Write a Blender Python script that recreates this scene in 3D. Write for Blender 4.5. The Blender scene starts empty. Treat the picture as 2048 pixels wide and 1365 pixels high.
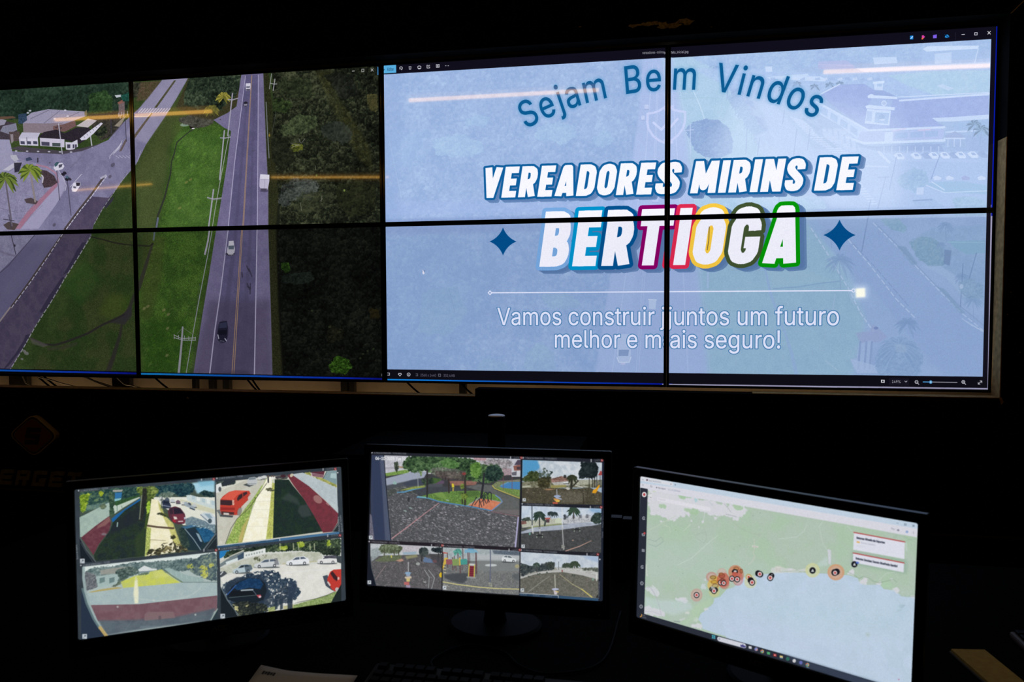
import bpy, bmesh, math, random
import numpy as np
from mathutils import Matrix, Vector

# ---------------------------------------------------------------- camera, world, exposure, lamps
S = bpy.context.scene
C = S.collection
Z0 = 1.08                      # height of the lower edge of the video wall above the floor
CAM = (1.23077, -3.36063, Z0 + 0.34979)
PITCH, YAW, ROLL, FPX = -0.0499542, 0.1950488, 0.0037514, 1590.37


def rot(rx, rz, ry):
    cz, sz, cx, sx, cr, sr = math.cos(rz), math.sin(rz), math.cos(rx), math.sin(rx), math.cos(ry), math.sin(ry)
    return (np.array([[cz, -sz, 0], [sz, cz, 0], [0, 0, 1]]) @ np.array([[1, 0, 0], [0, cx, -sx], [0, sx, cx]])
            @ np.array([[cr, 0, sr], [0, 1, 0], [-sr, 0, cr]]))


RC = rot(PITCH, YAW, ROLL)
cam = bpy.data.objects.new('camera', bpy.data.cameras.new('camera'))
C.objects.link(cam)
cam.data.sensor_width = 36.0
cam.data.lens = FPX / 2048 * 36.0
cam.data.clip_start = 0.05
cam.data.dof.use_dof = True
cam.data.dof.focus_distance = 3.5
cam.data.dof.aperture_fstop = 9.0
cam.matrix_world = Matrix(((RC[0][0], RC[0][2], -RC[0][1], CAM[0]), (RC[1][0], RC[1][2], -RC[1][1], CAM[1]),
                           (RC[2][0], RC[2][2], -RC[2][1], CAM[2]), (0, 0, 0, 1)))
S.camera = cam
W_ = bpy.data.worlds.new('world')
S.world = W_
W_.use_nodes = True
W_.node_tree.nodes['Background'].inputs[0].default_value = (0, 0, 0, 1)
S.view_settings.view_transform = 'Standard'
S.view_settings.look = 'None'
S.view_settings.exposure = 0.0
S.view_settings.gamma = 1.0
S.view_settings.use_curve_mapping = False
S.cycles.max_bounces = 6
S.cycles.sample_clamp_indirect = 2.0
LAMP_COLOR = (1.0, 0.52, 0.09)
LAMP_STRENGTH = 11.0


# ---------------------------------------------------------------- materials and mesh helpers
def mat(name, color, rough=0.6, metal=0.0, spec=0.5, noise=0.0, nscale=30.0, bump=0.0, color2=None, emit=None, strength=1.0):
    m = bpy.data.materials.new(name)
    m.use_nodes = True
    nt = m.node_tree
    b = nt.nodes['Principled BSDF']
    b.inputs['Base Color'].default_value = (*color, 1)
    b.inputs['Roughness'].default_value = rough
    b.inputs['Metallic'].default_value = metal
    b.inputs['Specular IOR Level'].default_value = spec
    if noise or bump or color2:
        tc = nt.nodes.new('ShaderNodeTexCoord')
        n = nt.nodes.new('ShaderNodeTexNoise')
        n.inputs['Scale'].default_value = nscale
        n.inputs['Detail'].default_value = 6
        nt.links.new(tc.outputs['Object'], n.inputs['Vector'])
        if noise or color2:
            r = nt.nodes.new('ShaderNodeValToRGB')
            c2 = color2 or tuple(min(1, c * (1 + noise)) for c in color)
            c1 = color if color2 else tuple(c * (1 - noise) for c in color)
            r.color_ramp.elements[0].color = (*c1, 1)
            r.color_ramp.elements[1].color = (*c2, 1)
            r.color_ramp.elements[0].position = 0.35
            r.color_ramp.elements[1].position = 0.65
            nt.links.new(n.outputs['Fac'], r.inputs['Fac'])
            nt.links.new(r.outputs['Color'], b.inputs['Base Color'])
        if bump:
            bu = nt.nodes.new('ShaderNodeBump')
            bu.inputs['Strength'].default_value = bump
            bu.inputs['Distance'].default_value = 0.002
            nt.links.new(n.outputs['Fac'], bu.inputs['Height'])
            nt.links.new(bu.outputs['Normal'], b.inputs['Normal'])
    if emit:
        b.inputs['Emission Color'].default_value = (*emit, 1)
        b.inputs['Emission Strength'].default_value = strength
    return m


def screen_mat(name, image, rough=0.05, gain=1.0):
    """A lit display: the picture is emitted, the glossy front reflects the room."""
    m = bpy.data.materials.new(name)
    m.use_nodes = True
    nt = m.node_tree
    b = nt.nodes['Principled BSDF']
    b.inputs['Base Color'].default_value = (0.004, 0.004, 0.005, 1)
    b.inputs['Roughness'].default_value = rough
    t = nt.nodes.new('ShaderNodeTexImage')
    t.image = image
    t.extension = 'EXTEND'
    nt.links.new(t.outputs['Color'], b.inputs['Emission Color'])
    b.inputs['Emission Strength'].default_value = gain
    return m


def box(bm, x0, x1, y0, y1, z0, z1):
    v = [bm.verts.new(p) for p in ((x0, y0, z0), (x1, y0, z0), (x1, y1, z0), (x0, y1, z0),
                                   (x0, y0, z1), (x1, y0, z1), (x1, y1, z1), (x0, y1, z1))]
    for f in ((0, 3, 2, 1), (4, 5, 6, 7), (0, 1, 5, 4), (1, 2, 6, 5), (2, 3, 7, 6), (3, 0, 4, 7)):
        bm.faces.new([v[i] for i in f])
    return v


def prism(bm, outline, y0, y1):
    """Extrude an (x, z) outline from y0 (front) to y1 (back)."""
    a = [bm.verts.new((x, y0, z)) for x, z in outline]
    b = [bm.verts.new((x, y1, z)) for x, z in outline]
    n = len(a)
    bm.faces.new(a)
    bm.faces.new(b[::-1])
    for i in range(n):
        bm.faces.new((a[i], b[i], b[(i + 1) % n], a[(i + 1) % n]))


def slab(bm, outline, z0, z1):
    """Extrude an (x, y) outline from z0 to z1."""
    a = [bm.verts.new((x, y, z0)) for x, y in outline]
    b = [bm.verts.new((x, y, z1)) for x, y in outline]
    n = len(a)
    bm.faces.new(a[::-1])
    bm.faces.new(b)
    for i in range(n):
        bm.faces.new((a[i], a[(i + 1) % n], b[(i + 1) % n], b[i]))


def lathe(bm, prof, cx=0, cy=0, n=40):
    rings = []
    for r, z in prof:
        rings.append([bm.verts.new((cx + r * math.cos(2 * math.pi * i / n), cy + r * math.sin(2 * math.pi * i / n), z))
                      for i in range(n)])
    for a, b in zip(rings, rings[1:]):
        for i in range(n):
            bm.faces.new((a[i], a[(i + 1) % n], b[(i + 1) % n], b[i]))
    bm.faces.new(rings[0][::-1])
    bm.faces.new(rings[-1])


def tube(bm, pts, r, n=10):
    pts = [Vector(p) for p in pts]
    rings = []
    up = Vector((0, 0, 1))
    for i, p in enumerate(pts):
        d = (pts[min(i + 1, len(pts) - 1)] - pts[max(i - 1, 0)]).normalized()
        a = d.cross(up)
        if a.length < 1e-3:
            a = d.cross(Vector((1, 0, 0)))
        a.normalize()
        b = d.cross(a).normalized()
        rings.append([bm.verts.new(p + a * (r * math.cos(2 * math.pi * k / n)) + b * (r * math.sin(2 * math.pi * k / n)))
                      for k in range(n)])
    for a, b in zip(rings, rings[1:]):
        for k in range(n):
            bm.faces.new((a[k], a[(k + 1) % n], b[(k + 1) % n], b[k]))
    bm.faces.new(rings[0][::-1])
    bm.faces.new(rings[-1])


def smooth_curve(pts, n=8):
    """Catmull-Rom through the given points."""
    P = [Vector(p) for p in pts]
    P = [P[0] * 2 - P[1]] + P + [P[-1] * 2 - P[-2]]
    out = []
    for i in range(1, len(P) - 2):
        for k in range(n):
            t = k / n
            a, b, c, d = P[i - 1], P[i], P[i + 1], P[i + 2]
            out.append(0.5 * ((2 * b) + (c - a) * t + (2 * a - 5 * b + 4 * c - d) * t * t + (3 * b - a - 3 * c + d) * t ** 3))
    out.append(P[-2])
    return out


def obj(name, bm, m, parent=None, loc=None, bevel=0.0, smooth=False, seg=2):
    bmesh.ops.recalc_face_normals(bm, faces=bm.faces[:])
    me = bpy.data.meshes.new(name)
    bm.to_mesh(me)
    bm.free()
    if smooth:
        for p in me.polygons:
            p.use_smooth = True
    for mm in (m if isinstance(m, (list, tuple)) else [m]):
        me.materials.append(mm)
    o = bpy.data.objects.new(name, me)
    C.objects.link(o)
    if parent:
        o.parent = parent
    if loc:
        o.location = loc
    if bevel:
        b = o.modifiers.new('bevel', 'BEVEL')
        b.width = bevel
        b.segments = seg
        b.limit_method = 'ANGLE'
        b.angle_limit = math.radians(40)
    return o


def thing(name, label, cat, loc=(0, 0, 0), group=None):
    o = bpy.data.objects.new(name, None)
    o.empty_display_size = 0.05
    C.objects.link(o)
    o.location = loc
    return tag(o, label, cat, group)


def tag(o, label, cat, group=None):
    o['label'] = label
    o['category'] = cat
    if group:
        o['group'] = group
    return o


def struct(name, bm, m, bevel=0.0, label=None):
    o = obj(name, bm, m, bevel=bevel)
    o['kind'] = 'structure'
    if label:
        o['label'] = label
    return o


try:        # the plain sans that ships with Blender; its built-in font otherwise
    FONT = bpy.data.fonts.load(bpy.utils.system_resource('DATAFILES', path='fonts') + '/Inter.woff2')
except Exception:
    FONT = None
CAPH = 0.5087 if FONT else 0.682


def glyph_mesh(text, size=1.0, shear=0.0):
    """Vertices (x, y) and oriented outline edges of a piece of text in Blender's own font."""
    cu = bpy.data.curves.new('text', 'FONT')
    cu.body = text
    if FONT:
        cu.font = FONT
    cu.size = size
    cu.shear = shear
    cu.resolution_u = 5
    cu.fill_mode = 'NONE'
    o = bpy.data.objects.new('text', cu)
    C.objects.link(o)
    bpy.context.view_layer.update()
    e = o.evaluated_get(bpy.context.evaluated_depsgraph_get())
    me = e.to_mesh()
    V = np.array([v.co[:2] for v in me.vertices]).reshape(-1, 2)
    have = {tuple(sorted(d.vertices)) for d in me.edges}
    T, a = [], 0
    for v in range(len(V)):         # outlines are runs of consecutive vertices, closed last to first
        if (v, v + 1) in have:
            T.append((v, v + 1))
        else:
            T.append((v, a))
            a = v + 1
    T = np.array(T).reshape(-1, 2)
    e.to_mesh_clear()
    bpy.data.objects.remove(o)
    bpy.data.curves.remove(cu)
    return V, T


M_BLACK = mat('black_wall_paint', (0.0032, 0.003, 0.003), 0.9, spec=0.04, noise=0.3, nscale=14)
M_CEIL = mat('black_ceiling_paint', (0.004, 0.004, 0.004), 0.9, spec=0.04, noise=0.2, nscale=6)
M_FLOOR = mat('dark_floor', (0.004, 0.004, 0.004), 0.8, spec=0.08, noise=0.3, nscale=5)
M_BARE = mat('bare_board', (0.44, 0.29, 0.12), 0.8, spec=0.1, noise=0.25, nscale=40)
M_NICHE = mat('beige_back_wall', (0.55, 0.42, 0.27), 0.9, spec=0.1, noise=0.06, nscale=20)
M_PANEL = mat('panel_bezel_black', (0.003, 0.003, 0.0035), 0.12, spec=0.5)
M_PLASTIC = mat('black_monitor_plastic', (0.0016, 0.0016, 0.0018), 0.36, spec=0.16, bump=0.03, nscale=300)
M_GLOSS = mat('matte_black_plastic', (0.0015, 0.0015, 0.0016), 0.6, spec=0.03)
M_METAL = mat('dark_steel', (0.05, 0.045, 0.04), 0.5, metal=0.6, noise=0.2, nscale=25)
M_LAMP = mat('warm_tube_glow', (0.8, 0.7, 0.6), 0.5, emit=LAMP_COLOR, strength=LAMP_STRENGTH)
M_LAMPBOX = mat('lamp_housing_white', (0.3, 0.3, 0.3), 0.5)


# ---------------------------------------------------------------- ceiling lamps (they show as warm streaks on the glossy panels)
def ceiling_lamp(x, y, label, turn=0.0, r=0.012):
    t = thing('ceiling_lamp', label, 'ceiling lamp', (x, y, 2.79), 'linear ceiling lamps')
    t.rotation_euler.z = math.radians(turn)
    bm = bmesh.new()
    box(bm, -0.66, 0.66, -0.045, 0.045, -0.012, 0.01)
    obj('housing', bm, M_LAMPBOX, t, bevel=0.004)
    for s in (-1, 1):
        bm = bmesh.new()
        box(bm, s * 0.65 - 0.012, s * 0.65 + 0.012, -0.02, 0.02, -0.062, -0.012)
        obj('tube_holder', bm, M_LAMPBOX, t, bevel=0.004)
    bm = bmesh.new()
    tube(bm, [(-0.62, 0, -0.04), (0.62, 0, -0.04)], r, 14)
    obj('tube', bm, M_LAMP, t, smooth=True)


ceiling_lamp(-2.5, -1.7, 'lit warm tube lamp on the ceiling nearest the left end of the video wall')
ceiling_lamp(0.17, -1.7, 'lit warm tube lamp on the ceiling above the middle monitor')
ceiling_lamp(2.72, -1.62, 'lit warm tube lamp on the ceiling nearest the right end of the video wall', -4)
ceiling_lamp(-5.03, -4.75, 'lit warm tube lamp on the ceiling in the far left rear of the room', 12, 0.008)
ceiling_lamp(-2.3, -4.6, 'lit warm tube lamp on the ceiling behind the desk, left of the viewer', -12, 0.008)

# ================================================================ painter for the pictures shown on the displays
# Every display is a flat emitter.  Its picture is drawn here in code; points are given as measured on the
# photograph and rectified onto the plane of that display, so the drawing belongs to the panel itself.
SS = 4


def cover(E, w, h):
    """Anti-aliased coverage of the area bounded by oriented edges E (n x 4)."""
    E = np.asarray(E, float)
    x0, x1 = np.floor(min(E[:, 0].min(), E[:, 2].min())) - 1, np.ceil(max(E[:, 0].max(), E[:, 2].max())) + 2
    y0, y1 = np.floor(min(E[:, 1].min(), E[:, 3].min())) - 1, np.ceil(max(E[:, 1].max(), E[:, 3].max())) + 2
    x0, y0, x1, y1 = int(max(0, x0)), int(max(0, y0)), int(min(w, x1)), int(min(h, y1))
    if x1 <= x0 or y1 <= y0:
        return None
    cw, ch = x1 - x0, y1 - y0
    E = E - [x0, y0, x0, y0]
    E = E[E[:, 1] != E[:, 3]]
    sg = np.where(E[:, 3] > E[:, 1], 1.0, -1.0)
    sw = sg < 0
    A = np.where(sw[:, None], E[:, [2, 3, 0, 1]], E)
    s0 = np.clip(np.ceil(A[:, 1] * SS - 0.5), 0, ch * SS).astype(int)
    s1 = np.clip(np.ceil(A[:, 3] * SS - 0.5), 0, ch * SS).astype(int)
    n = np.maximum(s1 - s0, 0)
    acc = np.zeros((ch, cw + 2))
    if n.sum():
        k = np.repeat(np.arange(len(A)), n)
        s = np.arange(n.sum()) - np.repeat(np.cumsum(n) - n, n) + s0[k]
        yy = (s + 0.5) / SS
        xx = A[k, 0] + (yy - A[k, 1]) * (A[k, 2] - A[k, 0]) / (A[k, 3] - A[k, 1])
        xx = np.clip(xx, 0, cw)
        xi = np.floor(xx).astype(int)
        f = xx - xi
        r = s // SS
        np.add.at(acc, (r, xi), sg[k] * (1 - f) / SS)
        np.add.at(acc, (r, xi + 1), sg[k] * f / SS)
    return x0, y0, np.clip(np.abs(np.cumsum(acc, 1)[:, :cw]), 0, 1)


def edges(pts):
    p = np.asarray(pts, float)
    q = np.roll(p, -1, 0)
    if (p[:, 0] * q[:, 1] - q[:, 0] * p[:, 1]).sum() < 0:
        p = p[::-1]
        q = np.roll(p, -1, 0)
    return np.hstack([p, q])


def stroke_edges(pts, r, square=False):
    p = np.asarray(pts, float)
    r = np.broadcast_to(np.asarray(r, float), (len(p),))
    out = []
    an = np.arange(12) * np.pi / 6
    circ = np.stack([np.cos(an), np.sin(an)], 1)
    for i in range(len(p) - 1):
        d = p[i + 1] - p[i]
        L = np.hypot(*d)
        if L < 1e-9:
            continue
        d = d / L
        nrm = np.array([-d[1], d[0]])
        a, b = p[i], p[i + 1]
        if square and i == 0:
            a = a - d * r[i]
        if square and i == len(p) - 2:
            b = b + d * r[i + 1]
        out.append(edges([a + nrm * r[i], b + nrm * r[i + 1], b - nrm * r[i + 1], a - nrm * r[i]]))
    for i in range(0 if not square else 1, len(p) if not square else len(p) - 1):
        out.append(edges(p[i] + circ * r[i]))
    return np.vstack(out)


def blur(a, r):
    r = int(round(r))
    if r < 1:
        return a
    for _ in range(2):
        for ax in (0, 1):
            pad = [(0, 0)] * a.ndim
            pad[ax] = (r + 1, r)
            c = np.cumsum(np.pad(a, pad, mode='edge'), ax)
            n = a.shape[ax]
            hi = np.take(c, np.arange(2 * r + 1, 2 * r + 1 + n), ax)
            lo = np.take(c, np.arange(0, n), ax)
            a = (hi - lo) / (2 * r + 1)
    return a


def vnoise(h, w, sc, rng, scx=None):
    scx = scx or sc
    g = rng.random((int(h / sc) + 3, int(w / scx) + 3))
    y, x = np.arange(h) / sc, np.arange(w) / scx
    yi, xi = y.astype(int), x.astype(int)
    fy, fx = y - yi, x - xi
    fy, fx = (fy * fy * (3 - 2 * fy))[:, None], (fx * fx * (3 - 2 * fx))[None]
    a, b = g[yi][:, xi], g[yi][:, xi + 1]
    c, d = g[yi + 1][:, xi], g[yi + 1][:, xi + 1]
    return (a * (1 - fx) + b * fx) * (1 - fy) + (c * (1 - fx) + d * fx) * fy


def fbm(h, w, sc, rng, octs=4, scx=None):
    t, a, s = 0, 1.0, 0
    for _ in range(octs):
        t = t + a * vnoise(h, w, max(sc, 1.01), rng, scx and max(scx, 1.01))
        s += a
        a *= 0.6
        sc /= 2.1
        scx = scx and scx / 2.1
    return t / s


def sstep(a, b, x):
    t = np.clip((x - a) / (b - a), 0, 1)
    return t * t * (3 - 2 * t)


def crop(ox, oy, s):
    """Measuring frame: (x, y) read on an enlarged detail of the photograph -> photograph."""
    return lambda *pts: [(ox + p[0] / s, oy + p[1] / s) for p in pts]


class Display:
    """Picture of w x h texels on a plane: origin o (top-left), unit vectors ex (right), ez (up), size in metres."""

    def __init__(self, o, ex, ez, size, w, h, fold=None, seed=1):
        self.o, self.ex, self.ez, self.size, self.w, self.h, self.fold = map(lambda v: v, (np.array(o), np.array(ex), np.array(ez), size, w, h, fold))
        self.n = np.cross(self.ex, self.ez)
        self.a = np.zeros((h, w, 3))
        self.rng = np.random.default_rng(seed)

    def P(self, pts):
        out = []
        for x, y in pts:
            d = RC @ np.array([(x - 1024) / FPX, 1, -(y - 682.5) / FPX])
            t = ((self.o - CAM) @ self.n) / (d @ self.n)
            q = np.array(CAM) + d * t - self.o
            u, v = q @ self.ex, -(q @ self.ez)
            if self.fold:
                pw, du, ph, dv = self.fold
                if u > pw + .011:
                    u -= du
                if v > ph + .0105:
                    v -= dv
            out.append((u / self.size[0] * self.w, v / self.size[1] * self.h))
        return np.array(out)

    def k(self, p):
        """texels per photograph pixel around p"""
        a = self.P([p, (p[0] + 4, p[1]), (p[0], p[1] + 4)])
        return 0.5 * (np.hypot(*(a[1] - a[0])) + np.hypot(*(a[2] - a[0]))) / 4

    # -- compositing
    def put(self, m, color, alpha=1.0, soft=0, grain=0.0, gs=3, c2=None, ns=12, streak=None):
        if m is None:
            return
        x0, y0, c = m
        if soft:
            p = int(soft * 2 + 2)
            X0, Y0 = max(0, x0 - p), max(0, y0 - p)
            X1, Y1 = min(self.w, x0 + c.shape[1] + p), min(self.h, y0 + c.shape[0] + p)
            b = np.zeros((Y1 - Y0, X1 - X0))
            b[y0 - Y0:y0 - Y0 + c.shape[0], x0 - X0:x0 - X0 + c.shape[1]] = c
            c, x0, y0 = blur(b, soft), X0, Y0
        h, w = c.shape
        col = np.broadcast_to(np.asarray(color, float) / 255, (h, w, 3))
        if c2 is not None:
            t = sstep(0.3, 0.7, fbm(h, w, ns, self.rng, 4, streak))[..., None]
            col = col * (1 - t) + np.asarray(c2, float) / 255 * t
        if grain:
            col = col * (1 + grain * (2 * vnoise(h, w, gs, self.rng) - 1)[..., None])
        s = self.a[y0:y0 + h, x0:x0 + w]
        m_ = (c * alpha)[..., None]
        s[:] = s * (1 - m_) + np.clip(col, 0, 1) * m_

    def poly(self, pts, color, alpha=1.0, **kw):
        self.put(cover(edges(self.P(pts)), self.w, self.h), color, alpha, **kw)

    def polyT(self, pts, color, alpha=1.0, **kw):
        self.put(cover(edges(pts), self.w, self.h), color, alpha, **kw)

    def line(self, pts, width, color, alpha=1.0, square=False, **kw):
        k = self.k(pts[0])
        self.put(cover(stroke_edges(self.P(pts), np.asarray(width) * k / 2, square), self.w, self.h), color, alpha, **kw)

    def dash(self, pts, width, color, on, off, alpha=1.0):
        P = np.array(pts, float)
        seg = np.hypot(*np.diff(P, axis=0).T)
        cum = np.r_[0, np.cumsum(seg)]
        at = lambda s: (np.interp(s, cum, P[:, 0]), np.interp(s, cum, P[:, 1]))
        s = 0
        while s < cum[-1]:
            self.line([at(s), at(min(s + on, cum[-1]))], width, color, alpha)
            s += on + off

    def ell(self, x, y, rx, ry, color, alpha=1.0, ang=0.0, **kw):
        t = np.linspace(0, 2 * np.pi, 28, endpoint=False)
        ca, sa = math.cos(math.radians(ang)), math.sin(math.radians(ang))
        self.poly([(x + rx * math.cos(q) * ca - ry * math.sin(q) * sa, y + rx * math.cos(q) * sa + ry * math.sin(q) * ca) for q in t], color, alpha, **kw)

    def ragged(self, pts, amp, sc):
        """mask of a polygon with an irregular, leafy edge"""
        k = self.k(pts[0])
        p = self.P(pts)
        m = cover(edges(p), self.w, self.h)
        if m is None:
            return None
        x0, y0, c = m
        pad = int(amp * k * 1.5 + 2)
        X0, Y0, X1, Y1 = max(0, x0 - pad), max(0, y0 - pad), min(self.w, x0 + c.shape[1] + pad), min(self.h, y0 + c.shape[0] + pad)
        b = np.zeros((Y1 - Y0, X1 - X0))
        b[y0 - Y0:y0 - Y0 + c.shape[0], x0 - X0:x0 - X0 + c.shape[1]] = c
        b = blur(b, max(1, amp * k * 0.7))
        n = fbm(*b.shape, max(1.2, sc * k), self.rng, 4)
        return X0, Y0, sstep(0.45, 0.58, b + (n - 0.5) * 1.3 * np.clip(4 * b * (1 - b), 0, 1))

    def leaves(self, pts, dark, mid, light, lump=10, amp=5, alpha=1.0, fine=1.4, contrast=1.0, hole=0.0):
        """tree crowns and shrubs: rounded clumps, each lit from above, broken up by leaf texture"""
        k = self.k(pts[0])
        m = self.ragged(pts, amp, amp * 0.8)
        if m is None:
            return
        x0, y0, c = m
        h, w = c.shape
        L = lump * k
        n = int(min(900, 2.2 * h * w / (L * L) + 3))
        V = np.full((h, w), 0.25)
        for _ in range(n):
            r = L * self.rng.uniform(0.45, 1.0)
            cx, cy = self.rng.uniform(0, w), self.rng.uniform(0, h)
            a, b, d, e = int(max(0, cx - r)), int(min(w, cx + r)), int(max(0, cy - r)), int(min(h, cy + r))
            if b <= a or e <= d:
                continue
            X, Y = np.meshgrid((np.arange(a, b) - cx) / r, (np.arange(d, e) - cy) / r)
            q = X * X + Y * Y
            sh = 0.5 - 0.42 * Y - 0.12 * X + self.rng.uniform(-0.14, 0.14)
            t = sstep(1.0, 0.6, q)
            V[d:e, a:b] = V[d:e, a:b] * (1 - t) + sh * t
        f = fbm(h, w, max(1.3, fine * 2.2 * k), self.rng, 3)
        big = fbm(h, w, 4.5 * L, self.rng, 3) - 0.5
        V = np.clip(0.5 + contrast * (0.55 * V + 0.95 * (f - 0.5) + 0.75 * big - 0.27), 0, 1)[..., None]
        dk, md, lt = (np.asarray(q, float) / 255 for q in (dark, mid, light))
        col = np.where(V < 0.5, dk + (md - dk) * V * 2, md + (lt - md) * (V - 0.5) * 2)
        if hole:
            c = c * sstep(hole - 0.06, hole + 0.02, fbm(h, w, max(1.3, fine * 3 * k), self.rng, 3))
        s = self.a[y0:y0 + h, x0:x0 + w]
        m_ = (c * alpha)[..., None]
        s[:] = s * (1 - m_) + col * m_

    def blob(self, x, y, rx, ry, dark, mid, light, **kw):
        t = np.linspace(0, 2 * np.pi, 14, endpoint=False)
        j = 1 + 0.16 * (self.rng.random(14) - 0.5)
        self.leaves([(x + rx * a * math.cos(q), y + ry * a * math.sin(q)) for q, a in zip(t, j)], dark, mid, light, **kw)

    def palm(self, x, y, r, color, trunk=None, tw=2.0, tcol=(70, 65, 70), n=13, alpha=1.0, fw=0.13, dark=None):
        if trunk:
            self.line([(x, y), trunk], tw, tcol, alpha)
        dark = dark or tuple(c * 0.6 for c in color)
        for i in range(n):
            a = -math.pi / 2 + (i - (n - 1) / 2) * (2 * math.pi * 0.86 / n) + self.rng.uniform(-0.12, 0.12)
            rr = r * self.rng.uniform(0.8, 1.08)
            pts = []
            for t in (0, 0.35, 0.7, 1.0):
                pts.append((x + rr * t * math.cos(a), y + rr * t * math.sin(a) * 0.8 + rr * 0.5 * t * t))
            self.line(pts, np.array([0.5, 1.2, 1.0, 0.15]) * fw * 2 * r, dark if i % 2 else color, alpha)

    def strew(self, pts, n, color, rx, ry, alpha=0.6, jitter=0.2, ang=0):
        """n small irregular flecks (dry leaves, dapples, stones) scattered over a polygon"""
        p = np.array(pts)
        lo, hi = p.min(0), p.max(0)
        q = np.roll(p, -1, 0)
        done = 0
        for _ in range(n * 6):
            x, y = self.rng.uniform(lo, hi)
            ins = ((p[:, 1] > y) != (q[:, 1] > y)) & (x < (q[:, 0] - p[:, 0]) * (y - p[:, 1]) / (q[:, 1] - p[:, 1] + 1e-12) + p[:, 0])
            if ins.sum() % 2:
                s = self.rng.uniform(0.4, 1.2)
                c = np.clip(np.array(color) * (1 + jitter * self.rng.uniform(-1, 1)), 0, 255)
                a = ang + self.rng.uniform(-25, 25)
                t = np.linspace(0, 2 * np.pi, 6, endpoint=False)
                ca, sa = math.cos(math.radians(a)), math.sin(math.radians(a))
                rr = 1 + 0.5 * (self.rng.random(6) - 0.5)
                self.poly([(x + s * k_ * (rx * math.cos(z) * ca - ry * math.sin(z) * sa), y + s * k_ * (rx * math.cos(z) * sa + ry * math.sin(z) * ca)) for z, k_ in zip(t, rr)], c, alpha)
                done += 1
                if done >= n:
                    return

    def haze(self, m, color, alpha):
        self.put(m, color, alpha)

    # -- text
    def textT(self, V, T, M, color, alpha=1.0, grow=0.0, **kw):
        P = V @ M[:, :2].T + M[:, 2]
        E = np.hstack([P[T[:, 0]], P[T[:, 1]]])
        if E.shape[0] and (E[:, 0] * E[:, 3] - E[:, 2] * E[:, 1]).sum() < 0:
            E = E[:, [2, 3, 0, 1]]
        if grow:
            E = np.vstack([E] + [stroke_edges([q[:2], q[2:]], grow) for q in E if np.hypot(*(q[2:] - q[:2])) > 1e-6])
        self.put(cover(E, self.w, self.h), color, alpha, **kw)

    def text(self, s, a, b, cap, color, alpha=1.0, outline=None, ow=0, bold=0.0, upscale=1.0):
        """text with its baseline from photo point a to b; cap = height of a capital in photo pixels (None: natural)"""
        V, T = glyph_mesh(s)
        if not len(T):
            return
        A, B = self.P([a, b])
        d = B - A
        w = V[:, 0].max() - V[:, 0].min()
        ux = d / w
        u = d / np.hypot(*d)
        hh = (cap * self.k(a) / CAPH) if cap else np.hypot(*ux)
        uy = np.array([u[1], -u[0]]) * hh
        M = np.stack([ux, uy, A - ux * V[:, 0].min()], 1)
        k = self.k(a)
        if outline:
            self.textT(V, T, M, outline, alpha, grow=(ow + bold) * k)
        self.textT(V, T, M, color, alpha, grow=bold * k)

    def image(self, name, grain=0.012, sat=1.0, lift=0.0, soft=0):
        a = self.a
        if soft:
            a = a * 0.35 + blur(a, soft) * 0.65
        g = a @ np.array((.3, .59, .11))
        a = g[..., None] + (a - g[..., None]) * sat
        a = a * (1 - lift) + lift * np.array((.62, .70, .72))
        a = a * (1 + grain * 2.4 * (vnoise(self.h, self.w, 2.2, self.rng) - 0.5))[..., None]
        a = np.clip(a * (1 + grain * 2 * (self.rng.random((self.h, self.w, 1)) - 0.5)) + grain * 0.6 * (self.rng.random((self.h, self.w, 3)) - 0.5), 0, 1)
        im = bpy.data.images.new(name, self.w, self.h, alpha=False)
        px = np.ones((self.h, self.w, 4), np.float32)
        px[..., :3] = a[::-1]
        im.pixels.foreach_set(px.ravel())
        im.update()
        im.pack()
        return im


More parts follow.
